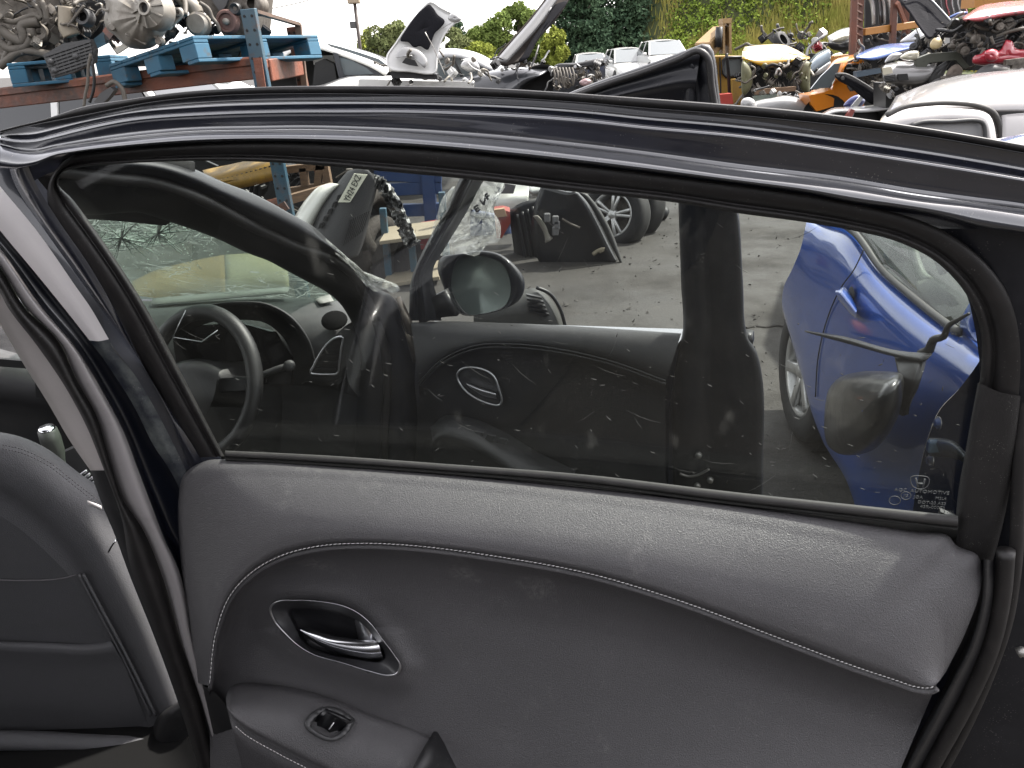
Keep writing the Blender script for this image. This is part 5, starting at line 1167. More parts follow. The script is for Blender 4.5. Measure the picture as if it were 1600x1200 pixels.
# slatted black bumper corner in front of the front door
Y28 = YChart(3.1)
sb_ = empty('slatted_bumper', (PY(845,520,3.1).x, 3.1, 0), 'dusty black bumper corner with slats standing just below the door mirror', 'bumper')
q = MB(); q.loft([C(Y28, [(740,470),(820,452),(838,450),(856,462),(872,486),(884,520)], 0), C(Y28, [(740,480),(822,470),(838,462),(850,474),(862,494),(872,524)], .05), C(Y28, [(740,500),(822,496),(838,494),(850,500),(856,512),(862,530)], .06), C(Y28, [(740,620),(822,620),(838,620),(850,620),(862,620),(874,620)], .03)], 20, sub=3)
q.build('bumper_skin', mat('dusty bumper', (.035,.035,.032), .5, dirt=(.09,.088,.08), ds=8, damt=.6), sb_, solid=.006)
for k in range(5):
    q = MB(); y = 460 + 6.5*k; q.prism(C(Y28, [(822+k,y),(846+3*k,y+5),(847+3*k,y+8),(823+k,y+3)], .075), (0,.02,0)); q.build('slat', M_oilblack, sb_, smooth=False)
q = MB(); q.tube(C(Y28, [(838,449),(858,458),(874,480),(884,512)], .03), .008, seg=6, n=16); q.build('bumper_edge', M_oilblack, sb_)
oc_ = MB(); c_ = PZ(848, 461, .03); oc_.lathe([(0,.05),(.05,.045),(.07,.02),(.06,-.03),(0,-.03)], PY(847, 462, 4.6), (0.3,-.8,.4), 12); oc_.blob(PY(841, 458, 4.62), (.05,.04,.03), noise=.2)
o = oc_.build('orange_scrap', mat('orange plastic', (.30,.065,.018), .5)); tag(o, 'small orange plastic scrap on the concrete beside the door mirror', 'scrap'); o.location.z = 0.0
# ------------------------------------------------------------------ white bumper with number plate, standing on end
Y32 = YChart(3.5)
nb = empty('rear_bumper', (PY(545,420,3.5).x, 3.5, 0), 'grey and white bumper with number plate standing on end behind the windscreen pillar', 'bumper')
M_bgrey = mat('bumper grey', (.042,.042,.043), .55, dirt=(.08,.078,.072), ds=9, damt=.5, speck=.5)
q = MB(); q.loft([C(Y32, [(440,380),(460,339),(479,310),(495,294),(510,287)], -.25), C(Y32, [(448,380),(466,340),(484,312),(500,294),(520,286)], -.05), C(Y32, [(462,390),(478,352),(492,328),(508,305),(528,288)], .02), C(Y32, [(476,400),(488,354),(499,332),(514,309),(531,290)], .0)], 24, sub=3); q.build('white_edge', mat('bumper white', (.52,.52,.47), .35, coat=.5), nb, solid=.006)
q = MB(); q.loft([C(Y32, [(482,372),(490,350),(497,332),(524,290),(543,267)], .0), C(Y32, [(498,385),(508,362),(516,342),(536,300),(556,264)], .04), C(Y32, [(522,398),(532,372),(540,350),(556,312),(574,265)], .05), C(Y32, [(545,404),(552,380),(558,358),(566,330),(582,272)], .03), C(Y32, [(560,400),(566,385),(572,365),(578,340),(590,290)], -.04)], 26, sub=3); nbs = q.build('bumper_skin', M_bgrey, nb, solid=.006)
q = MB(); q.loft([C(Y32, [(520,395),(531,372),(548,318)], .066), C(Y32, [(536,400),(548,372),(556,320)], .07), ], 10); 
PLT = [(553,271.5),(574,273),(547,316),(528,316)]
q = MB(); q.prism(C(Y32, PLT, .075), (0,.006,0)); q.build('number_plate', mat('plate yellow white', (.62,.62,.50), .4), nb, smooth=False)
pa, pb_, pc_ = Y32.p(531.5,316,.078), Y32.p(553,272,.078), Y32.p(550,316,.078)
uxp = (pb_ - pa).normalized(); uyp = (Y32.p(528,316,.078) - Y32.p(547,316,.078)); uyp = (uyp - uxp*uyp.dot(uxp)).normalized()
hpl = (Y32.p(528,316,.078) - Y32.p(547,316,.078)).length
text_mesh('YH24 EXZ', hpl*.72, 'plate_lettering', mat('plate black', (.01,.01,.01), .5), nb, (Y32.p(540.5,315,.078) + Y32.p(562,273,.078))/2, uxp, uyp, .001, sx=.74)
for i in range(9):
    t = i/8; xa, ya = 555 + (i*2.2), 330 - i*3; 
    a, b = (536 + 3.6*i, 384 - 3.2*i + .5*i), (549 + 3.4*i, 342 - 1.6*i)
    q = MB(); q.prism([Y32.p(x, y, .066) for x, y in ((a[0],a[1]),(a[0]+1.4,a[1]+.4),(b[0]+1.4,b[1]+.4),(b[0],b[1]))], (0,.004,0)); q.build('grille_slot', M_oilblack, nb, smooth=False)
for i in range(5):
    q = MB(); x, y = 498 + 7*i, 356 - 11*i; q.prism(C(Y32, [(x,y),(x+6,y-1),(x+8,y-9),(x+3,y-8)], .03), (0,-.02,0)); q.build('clip_slot', M_dark, nb, smooth=False)
for i in range(6):
    q = MB(); x, y = 562 + 5*i, 270 + 2*i; q.prism(C(Y32, [(x+14,y),(x+16,y),(x+10,y+16),(x+8,y+16)], .0), (0,-.01,0)); q.build('upper_slot', M_dark, nb, smooth=False)
# ragged silver insulation pulled from the bumper
def rag(name, pts, wd, Y, seed, m, label):
    r_ = random.Random(seed); P = cr([(x,y,0) for x,y in pts], 34); q = MB(); rows = []
    for k in range(6): rows.append([PY(p.x + (k-2.5)*wd/5*(.8+.4*r_.random()) + r_.uniform(-.8,.8), p.y - (k-2.5)*wd/9 + r_.uniform(-.8,.8), Y + r_.uniform(-.03,.03)) for p in P])
    q.grid(rows, skip=lambda i, j: r_.random() < .02); o = q.build(name, m, smooth=False, solid=.004); tag(o, label, 'insulation'); return o
rag('torn_insulation', [(572,276),(592,284),(608,304),(622,332),(632,356),(640,374),(648,384)], 19, 3.55, 3, mat('foil insulation', (.26,.26,.25), .4, metal=.2, col2=(.012,.012,.012), vs=26, lo=.46, hi=.54), 'ragged strip of silver insulation beside the number plate')
# ------------------------------------------------------------------ low rack with tyres behind
M_rackblue = mat('rack blue', (.022,.062,.095), .45, col2=(.04,.075,.095), vs=5, dirt=(.10,.045,.02), ds=7, dlo=.52, dhi=.7, damt=.8)
M_plank = mat('pallet wood', (.17,.105,.06), .8, col2=(.11,.07,.042), vs=9, stretch=(1,1,6), bump=.3, bs=60, dirt=(.05,.035,.025), damt=.5)
M_rust = mat('rust red beam', (.155,.048,.024), .6, col2=(.055,.03,.022), vs=3.2, lo=.42, hi=.6, dirt=(.20,.075,.03), ds=9, damt=.7, bump=.3, bs=30)
M_dblue = mat('beam blue', (.012,.035,.105), .5, dirt=(.03,.03,.03), damt=.5)
Y56 = YChart(5.9)
tr_ = empty('tyre_rack', (PY(640,470,5.9).x, 5.9, 0), 'low pale blue rack with bare shelf boards and old tyres behind the windscreen pillar', 'rack')
for x0, y0, x1, y1 in ((598,325,612,470),(642,368,648,430),(690,300,700,430)):
    a = Y56.p(x0, y0); b = Y56.p(x1, y1); b.z = min(b.z, .9)
    q = MB(); q.bar(a, V((b.x, b.y, 0)), .05, .05, upv=(0,1,0), bev=.004); q.build('upright', M_rackblue, tr_, smooth=False)
for pts_ in (((600,368),(690,356)),((604,434),(690,421)),((606,470),(690,462))):
    a, b = Y56.p(*pts_[0], .03), Y56.p(*pts_[1], .03)
    q = MB(); q.bar(a, b, .5, .028, bev=.003); q.build('shelf_board', mat('shelf board', (.20,.17,.12), .8, dirt=(.06,.05,.04), damt=.6), tr_, smooth=False)
for pts_ in (((585,272),(690,276)),((590,297),(690,292)),((600,330),(690,326)),((640,392),(690,388))):
    a, b = PY(*pts_[0], 6.6), PY(*pts_[1], 6.6); q = MB(); q.bar(a, b, .06, .10, bev=.004); q.build('beam', M_dblue, tr_, smooth=False)
q = MB(); q.bar(PY(668,262,6.6), PY(674,345,6.6), .10, .12, upv=(0,1,0)); q.build('blue_post', M_dblue, tr_, smooth=False)
for i, (x, y, d, rr_) in enumerate(((586,352,6.2,.30),(622,418,6.15,.28),(648,415,6.2,.28),(672,420,6.25,.28),(622,460,6.1,.30),(660,452,6.2,.30),(592,392,6.2,.28))):
    c_ = PY(x, y, d); t_ = empty('old_tyre', (c_.x, c_.y, c_.z - rr_), ['worn tyre leaning high at the left end of the low rack', 'worn tyre on the middle shelf, left of three', 'worn tyre on the middle shelf, middle of three', 'worn tyre on the middle shelf, right of three', 'worn tyre on the bottom shelf, left one', 'worn tyre on the bottom shelf, right one', 'worn tyre below the leaning one at the rack end'][i], 'tyre', 'old tyres on the low rack')
    q = MB(); w_ = .20; a_ = V((.85,-.45,.1)).normalized()
    q.lathe([(rr_*.6,-w_*.4),(rr_*.7,-w_*.5),(rr_*.92,-w_*.5),(rr_,-w_*.3),(rr_*1.0,w_*.3),(rr_*.92,w_*.5),(rr_*.7,w_*.5),(rr_*.6,w_*.4),(rr_*.64,0),(rr_*.6,-w_*.4)], c_, a_, 30); q.build('tread', mat('brown tyre', (.026,.021,.017), .85, bump=.5, bs=40), t_)
    for k in range(5):
        q = MB(); q.lathe([(rr_*1.004, (-.24+.12*k)*w_-.004), (rr_*1.012, (-.24+.12*k)*w_), (rr_*1.004, (-.24+.12*k)*w_+.004)], c_, a_, 30); q.build('tread_rib', M_tyre, t_)
rc_ = empty('red_bin', (PY(667,380,6.0).x, 6.0, PY(667,388,6.0).z), 'red plastic bin on the low rack beside the front door post', 'bin')
q = MB(); q.prism([PY(x,y,6.0) for x, y in ((654,365),(676,361),(674,388),(658,390))], (0,.3,0)); q.build('bin_body', mat('red bin', (.22,.012,.016), .45), rc_, smooth=False)
q = MB(); q.prism([PY(x,y,5.98) for x, y in ((652,361),(678,357),(678,361),(652,366))], (0,.34,0)); q.build('bin_rim', mat('red bin', (.22,.012,.016), .45), rc_, smooth=False)
# ------------------------------------------------------------------ pallets
def pallet(name, label, org, ux, uy, uz, L=1.0, W=1.2, m=None, group=None, H=.145):
    """org = the near bottom corner, ux and uy run along its two visible sides"""
    p = empty(name, org, label, 'pallet', group)
    def bx(nm, x, y, z, sx, sy, sz):
        q = MB(); q.box(org + ux*(x+sx/2) + uy*(y+sy/2) + uz*(z+sz/2), (sx,sy,sz), (ux,uy,uz), bev=.004); q.build(nm, m, p, smooth=False)
    for j in range(3): bx('bottom_board', 0, j*(W-.10)/2, 0, L, .10, .02)
    for i in range(3):
        for j in range(3): bx('block', i*(L-.10)/2, j*(W-.14)/2, .0205, .10, .14, .085)
    for i in range(3): bx('stringer', i*(L-.10)/2, 0, .1058, .10, W, .019)
    for j in range(6): bx('deck_board', 0, j*(W-.13)/5, .125, L, .13, .02)
    return p
M_bluewood = mat('blue painted wood', (.012,.075,.130), .65, col2=(.018,.095,.155), vs=7, dirt=(.09,.065,.04), ds=11, dlo=.54, dhi=.7, damt=.75, bump=.2, bs=50)
def frame3(ux, tilt_to):
    ux = ux.normalized(); uz = V((0,0,1)); uy = uz.cross(ux).normalized(); uz = ux.cross(uy); return ux, uy, uz
# ------------------------------------------------------------------ tall rack on the left with engines
rk = empty('pallet_rack', (PY(410,300,5.2).x, 5.2, 0), 'tall pallet rack with blue uprights and rusty red beams holding engines', 'rack')
def upright(px0, py0, px1, py1, Y, wd, m):
    a = PY(px0, py0, Y); b = PY(px1, py1, Y); d = (a - b).normalized(); bt_ = b - d * (b.z / d.z)
    o_ = None
    q = MB(); q.bar(bt_, a, wd, .035, upv=(.25,1,0), bev=.003); o_ = q.build('upright', m, rk, smooth=False)
    n_ = int((a - bt_).length / .075)
    side = V((1,-.25,0)).normalized()
    for i in range(n_):
        c_ = bt_.lerp(a, (i+.5)/n_)
        if c_.z < .55: continue
        for s in (-1, 1):
            h = MB(); h.lathe([(0,.0202),(.0085,.0202),(.0085,.010)], c_ + side*(s*wd*.26), V((-.25,-1,0)), 8); h.build('punched_hole', M_dark, o_, smooth=False)
    return o_
upright(388, 14, 411, 135, 5.2, .095, M_rackblue)
upright(456, 42, 474, 135, 6.1, .075, M_rust)
def beam(p0, p1, Y0, Y1, ht, m, name='beam'):
    a = PY(*p0, Y0); b = PY(*p1, Y1); q = MB(); q.bar(a, b, .05, ht, bev=.006)
    d = (b - a).normalized(); 
    q.bar(a + V((0,-.03,ht*.28)), b + V((0,-.03,ht*.28)), .02, ht*.34, bev=.004)
    q.build(name, m, rk, smooth=False)
beam((-120,168), (398,106), 6.0, 5.25, .13, M_rust); beam((418,110), (468,102), 5.3, 6.0, .13, M_rust)
q = MB(); q.bar(PY(402,90,5.15), PY(409,136,5.15), .05, .012, upv=(0,1,0)); q.build('beam_connector', M_rust, rk, smooth=False)
q = MB(); q.bar(PY(398,18,5.3), PY(466,38,6.05), .04, .02); q.bar(PY(466,38,6.05), PY(476,134,6.05), .04, .04, upv=(0,1,0)); q.build('end_brace', mat('rusty brace', (.12,.075,.05), .6, col2=(.07,.05,.04), vs=8), rk, smooth=False)
# lower levels of the same rack, seen through the windows
beam((380,330), (446,318), 5.6, 5.25, .09, M_rust)
q = MB(); q.bar(PY(405,325,5.5), PY(520,292,5.7), .06, .06); q.build('timber', M_plank, rk, smooth=False)
for a, b in (((438,266),(508,258)),((444,300),(512,290)),((500,258),(496,300)),((508,258),(516,300)),((474,262),(478,296))):
    q = MB(); q.bar(PY(*a,5.9), PY(*b,5.9), .05, .07, upv=(0,1,0)); q.build('timber', M_plank, rk, smooth=False)
for x, y in ((442,325),):
    q = MB(); q.bar(PY(438,318,5.12), PY(446,330,5.12), .06, .02, upv=(0,1,0)); q.build('beam_connector', M_rust, rk, smooth=False)
yb = empty('yellow_step_plank', (PY(370,290,5.6).x, 5.6, PY(370,290,5.6).z), 'yellow perforated steel plank lying on the lower rack level', 'plank')
q = MB(); q.loft([[PY(316,266,5.9), PY(380,252,5.8), PY(440,236,5.7)], [PY(330,286,5.5), PY(385,272,5.4), PY(445,258,5.3)]], 12); q.build('tread_plate', mat('yellow paint', (.30,.17,.02), .55, col2=(.2,.12,.025), vs=12, dirt=(.05,.04,.03), damt=.7), yb, solid=.02)
q = MB(); q.loft([[PY(330,286,5.5), PY(385,273,5.4), PY(445,259,5.3)], [PY(346,300,5.52), PY(392,291,5.42), PY(445,277,5.32)]], 12); q.build('edge_plate', mat('yellow paint', (.30,.17,.02), .55), yb, solid=.02)
for i in range(12):
    for j in range(2):
        x, y = 350 + i*7.2 + j*3, 281 - i*2.0 + j*7
        if x > 432: continue
        h = MB(); h.box(PY(x, y, 5.36 + (432-x)*.0016), (.016,.012,.016)); h.build('square_hole', M_dark, yb, smooth=False)
db = empty('dark_engine_heap', (PY(420,320,6.0).x, 6.2, 0), 'dark oily heap of parts under the yellow plank', 'scrap heap')
clutter(db, PY(350,360,6.3), V((1,0,0)), V((0,1,0)), V((0,0,1)), (1.0,.4,.5), 26, 11, [M_oilblack, M_oilblack, M_dark, M_grime])
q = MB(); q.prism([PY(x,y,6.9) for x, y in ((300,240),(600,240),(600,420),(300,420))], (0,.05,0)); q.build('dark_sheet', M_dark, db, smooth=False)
# blue pallets on the beam
uxR = V((.60,.80,-.01)).normalized(); uyL = V((-.86,.50,-.16)).normalized(); uzP = uxR.cross(uyL).normalized()
P1c = PY(311, 97, 5.0)
pallet('blue_pallet', 'blue pallet under the pale gearbox, its corner towards the viewer', P1c, uxR, uyL, uzP, .95, .82, M_bluewood, 'blue pallets on the rack')
P2c = PY(20, 137, 5.5)
pallet('blue_pallet', 'blue pallet at the left edge under the pile of hoses', P2c, V((.96,.27,.04)).normalized(), V((-.27,.96,0)).normalized(), V((0,0,1)), .62, .8, M_bluewood, 'blue pallets on the rack')
# engines
XE, YE, ZE = V((1,0,0)), V((0,1,0)), V((0,0,1))
def ribs_lathe(q, c, axis, r, n, depth):
    a = V(axis).normalized(); x = a.orthogonal().normalized(); y = a.cross(x)
    for k in range(n):
        d = x*math.cos(2*math.pi*k/n) + y*math.sin(2*math.pi*k/n); q.bar(c + d*r*.28 + a*depth*.4, c + d*r*.95 + a*depth*.2, .012, depth, upv=a)
gb = empty('gearbox', PY(225,75,5.3), 'pale cast alloy gearbox with a ribbed bell housing on the blue pallet', 'gearbox')
YG = YChart(5.25)
q = MB(); out = [(165,-6),(180,-16),(230,-20),(262,-18),(268,0),(266,28),(252,58),(238,72),(215,75),(196,70),(182,55),(170,46),(164,30),(168,12)]
ring = cr([(x,y,0) for x,y in out], 44, True); cg = V((215,24,0))
q.grid([[YG.p(cg.x+(p.x-cg.x)*s + dx*(1-s), cg.y+(p.y-cg.y)*s, w + .012*math.sin(i*1.7)*s) for i, p in enumerate(ring)] for s, w, dx in ((1.0,-.22,0),(1.04,-.08,0),(1.0,.0,0),(.93,.06,0),(.78,.13,0),(.6,.17,4),(.4,.2,6),(.02,.205,8))], closed_u=True)
q.build('gear_case', M_alu, gb, auto=40)
bc_ = YG.p(232, 14, .24)
q = MB(); q.lathe([(.105,-.10),(.105,-.02),(.098,0),(.045,.03),(.04,.045),(.028,.045),(.026,.0)], bc_, (-.25,-1,.15), 30); q.build('bell_housing', M_alu, gb, auto=35)
q = MB(); q.lathe([(0,.02),(.027,.02)], bc_, (-.25,-1,.15), 20); q.build('shaft_bore', M_dark, gb)
for k in range(10):
    a_ = V((-.25,-1,.15)).normalized(); x_ = a_.orthogonal().normalized(); y_ = a_.cross(x_); d = x_*math.cos(.63*k) + y_*math.sin(.63*k)
    q = MB(); q.bar(bc_ + d*.045 + a_*.03, bc_ + d*.1 + a_*.008, .008, .02, upv=a_); q.build('housing_rib', M_alu, gb, smooth=False)
for p in (((205,42),(245,58)),((196,52),(228,68)),((215,34),(256,46)),((184,20),(205,2))):
    q = MB(); q.bar(YG.p(*p[0], .14), YG.p(*p[1], .09), .014, .05, upv=(0,1,0), bev=.004); q.build('case_rib', M_alu, gb, smooth=False)
for x, y in ((190,18),(178,42),(250,64),(262,40),(268,16),(262,-4)):
    q = MB(); q.lathe([(0,.03),(.018,.03),(.024,.02),(.024,-.02)], YG.p(x,y,.08), (0,-1,0), 12); q.build('bolt_boss', M_alu, gb, auto=35)
q = MB(); q.tube(C(YG, [(262,35),(272,20),(281,17),(284,22),(276,32),(266,40)], .06), .012, seg=8, n=24, closed=True); q.lathe([(.012,.02),(.024,.02),(.026,-.02)], YG.p(279,19,.06), (0,-1,0), 14); q.build('engine_mount', M_alu, gb)
for c_, pts_ in ((0,[(150,24),(158,14),(170,18),(178,10),(168,32)]),(1,[(150,8),(158,6),(162,14),(172,16)])):
    q = MB(); q.tube(C(YG, pts_, .05), .014, seg=8, n=18, flat=.4); q.build('bracket', M_alu, gb)
q = MB(); q.prism(C(YG, [(178,78),(192,68),(199,74),(184,84)], .14), (0,.02,0)); q.build('tin_tag', mat('pale tin', (.30,.29,.25), .5), gb, smooth=False)
clutter(gb, PY(150,70,5.3), XE, YE, ZE, (.28,.25,.28), 16, 21, [M_oilblack, M_grime, M_rust])
clutter(gb, PY(250,58,5.45), XE, YE, ZE, (.22,.2,.22), 12, 22, [M_oilblack, M_grime, M_greyp])
e3 = empty('engine', PY(340,62,5.6), 'dusty engine with a brown pulley and round cover at the right of the rack', 'engine', 'engines on the rack')
YF = YChart(5.55)
q = MB(); q.prism(C(YF, [(286,-30),(400,-30),(396,20),(392,56),(372,62),(350,56),(338,40),(322,22),(300,6)], 0), (0,.45,0)); q.build('engine_block', M_grime, e3, smooth=False)
q = MB(); q.tube(C(YF, [(276,-12),(290,2),(302,10),(308,22)], .10), .045, seg=12, n=16); q.build('coolant_pipe', M_alu, e3)
q = MB(); q.lathe([(0,.035),(.055,.035),(.07,.02),(.074,-.03),(.06,-.04)], YF.p(310,38,.14), (-.1,-1,.1), 26); q.build('round_cover', M_alu, e3, auto=40)
q = MB(); q.lathe([(0,.03),(.012,.03),(.016,.012),(.045,.012),(.05,.03),(.062,.03),(.07,.02),(.072,-.02),(.06,-.03)], YF.p(356,34,.10), (-.1,-1,.05), 28); q.build('pulley', mat('brown pulley', (.10,.052,.042), .55, dirt=(.05,.04,.03)), e3, auto=40)
q = MB(); q.lathe([(0,.04),(.018,.04),(.02,.01)], YF.p(356,34,.10), (-.1,-1,.05), 18); q.build('pulley_hub', M_alu, e3)
q = MB(); q.lathe([(.012,.02),(.03,.03),(.036,.02),(.036,-.02)], YF.p(369,14,.10), (-.1,-1,.05), 20); q.build('idler', M_oilblack, e3, auto=40)
q = MB(); q.prism(C(YF, [(318,-20),(362,-20),(352,10),(344,20)], .05), (0,.04,0)); q.build('timing_cover', M_greyp, e3, smooth=False)
q = MB(); q.tube(C(YF, [(312,4),(326,14),(332,28),(340,38),(344,50)], .14), .012, seg=8, n=18); q.build('hose', M_hose, e3)
q = MB(); q.lathe([(.03,.02),(.06,.03),(.07,.0),(.06,-.1)], YF.p(395,6,.05), (-.2,-1,.1), 20); q.build('flywheel_edge', M_grime, e3)
clutter(e3, PY(280,55,5.6), XE, YE, ZE, (.5,.3,.26), 26, 33, [M_grime, M_oilblack, M_alu, M_greyp], .7)
e1 = empty('engine', PY(50,105,5.7), 'tangle of dusty engine with grey hoses at the left edge of the rack', 'engine', 'engines on the rack')
YA = YChart(5.75)
q = MB(); q.prism(C(YA, [(-60,-30),(120,-30),(112,40),(96,78),(40,98),(-60,96)], -.1), (0,.4,0)); q.build('engine_block', M_grime, e1, smooth=False)
for pts_, r_ in (([(0,45),(18,58),(36,64),(37,52),(34,42),(44,36),(60,34)],.032), ([(0,66),(14,76),(30,76),(44,68),(50,56),(48,44)],.028), ([(0,104),(14,92),(28,82),(50,80),(70,84),(90,86)],.026), ([(0,30),(22,34),(40,28),(56,24),(64,30)],.018), ([(44,0),(54,8),(62,16),(66,28)],.014), ([(104,10),(106,30),(106,44),(112,56)],.055), ([(20,60),(10,84),(2,104)],.018), ([(64,2),(70,12),(74,30)],.02)):
    q = MB(); q.tube(C(YA, pts_, .10), r_, seg=10, n=24); q.build('hose', M_hose if r_ < .05 else mat('tan hose', (.26,.225,.17), .6, dirt=(.1,.08,.06)), e1)
q = MB(); q.lathe([(.022,.03),(.05,.035),(.06,.02),(.06,-.06)], YA.p(62,52,.06), (.2,-1,.3), 22); q.build('thermostat', M_grime, e1, auto=40)
q = MB(); q.lathe([(.03,.01),(.05,.02),(.055,-.05)], YA.p(130,26,.14), (-.1,-1,.2), 22); q.build('air_duct', M_greyp, e1, auto=40)
q = MB(); q.lathe([(0,-.03),(.045,-.03)], YA.p(130,26,.14), (-.1,-1,.2), 22); q.build('duct_bore', M_dark, e1)
clutter(e1, PY(-10,100,5.62), XE, YE, ZE, (.62,.2,.48), 70, 44, [M_grime, M_oilblack, M_alu, M_hose, M_grime], .75)
clutter(e1, PY(90,60,5.6), XE, YE, ZE, (.26,.15,.30), 18, 45, [M_grime, M_oilblack, M_greyp], .8)
q = MB(); q.prism(C(YA, [(88,-30),(172,-30),(166,20),(160,50),(140,66),(104,84)], -.05), (0,.3,0)); q.build('rear_casting', M_oilblack, e1, smooth=False)
clutter(e1, PY(96,70,5.6), XE, YE, ZE, (.30,.2,.40), 34, 46, [M_grime, M_oilblack, M_greyp, M_alu, M_hose], .7)
bxp = empty('control_box', PY(110,122,5.2), 'ribbed dark grey plastic tray hanging over the beam between the pallets', 'tray')
YB = YChart(5.2)
q = MB(); q.prism(C(YB, [(67,86),(98,68),(140,61),(148,78),(146,98),(112,114),(82,122)], 0), (0,.05,0)); q.build('tray_body', M_greyp, bxp, smooth=False)
for i in range(7):
    t = i/6; q = MB(); a = (70 + 10*t, 88 + 30*t); b = (142 + 4*t, 64 + 32*t); q.bar(YB.p(*a, .008), YB.p(*b, .008), .010, .008, upv=(0,1,0)); q.build('tray_rib', M_greyp, bxp, smooth=False)
for i in range(8):
    t = i/7; q = MB(); a = (74 + 66*t, 84 - 20*t); b = (86 + 60*t, 120 - 22*t); q.bar(YB.p(*a, .006), YB.p(*b, .006), .007, .006, upv=(0,1,0)); q.build('tray_rib', M_greyp, bxp, smooth=False)
for x, y in ((80,96),(119,88),(86,110)):
    q = MB(); q.lathe([(0,.02),(.014,.02),(.018,0)], YB.p(x,y,.01), (0,-1,0), 12); q.build('screw_boss', M_greyp, bxp)
cb_ = empty('hanging_cable', PY(140,165,5.15), 'black cable loom hanging down in front of the rusty beam', 'cable')
for k, pts_ in enumerate(([(142,84),(138,105),(137,130),(133,150),(131,168)],[(144,96),(147,120),(146,140),(140,160)],[(166,134),(178,128),(190,138),(196,158)])):
    q = MB(); q.tube([PY(x,y,5.12) for x,y in pts_], .009 + .005*(k==2), seg=7, n=20); q.build('cable', M_hose if k != 1 else M_oilblack, cb_)
q = MB(); q.prism([PY(x,y,5.1) for x, y in ((146,160),(156,146),(172,136),(178,141),(170,152),(160,162))], (0,.06,0)); q.build('connector', M_greyp, cb_, smooth=False)
# ------------------------------------------------------------------ panels and simple cars for the rows of wrecks
def panel(name, outline, Y, m, parent, bulge=.05, th=.015, dY=None, n=48, smooth=True):
    ring = cr([(x,y,0) for x,y in outline], n, True); c = sum(ring, V((0,0,0)))/n
    f = dY or (lambda x, y: 0.0); q = MB()
    rows = []
    for s, b in ((1.0, -.35), (.97, .2), (.86, .6), (.66, .85), (.4, .97), (.02, 1.0)):
        rows.append([PY(c.x+(p.x-c.x)*s, c.y+(p.y-c.y)*s, Y + f(c.x+(p.x-c.x)*s, c.y+(p.y-c.y)*s) - bulge*b) for p in ring])
    q.grid(rows, closed_u=True)
    return q.build(name, m, parent, smooth=smooth, solid=th)
def flat(name, outline, Y, m, parent, th=.03, w=0.0):
    q = MB(); q.prism([PY(x, y, Y - w) for x, y in outline], (0, th, 0)); return q.build(name, m, parent, smooth=False)
def paint(nm, c, **k): return mat(nm, c, .3, coat=.8, dirt=k.get('dirt', tuple(min(1, x*.6+.03) for x in c)), ds=4, dlo=.5, dhi=.8, damt=.4)
M_wh = paint('car white', (.52,.52,.50)); M_sil = paint('car silver', (.26,.26,.255)); M_dkgrey = paint('car dark grey', (.028,.030,.034)); M_yel = paint('car yellow', (.42,.24,.012)); M_org = paint('car orange', (.48,.15,.006)); M_lbl = paint('car light blue', (.10,.17,.42)); M_red = paint('car red', (.28,.018,.03)); M_dgl = mat('dark car glass', (.012,.014,.015), .06, coat=.5); M_lgl = mat('hazy car glass', (.10,.115,.12), .08, coat=.8); M_bonnetin = mat('bonnet lining', (.011,.011,.013), .9, spec=.06, bump=.3, bs=30)
M_lamp = mat('lamp cream', (.38,.36,.28), .2, coat=.8)
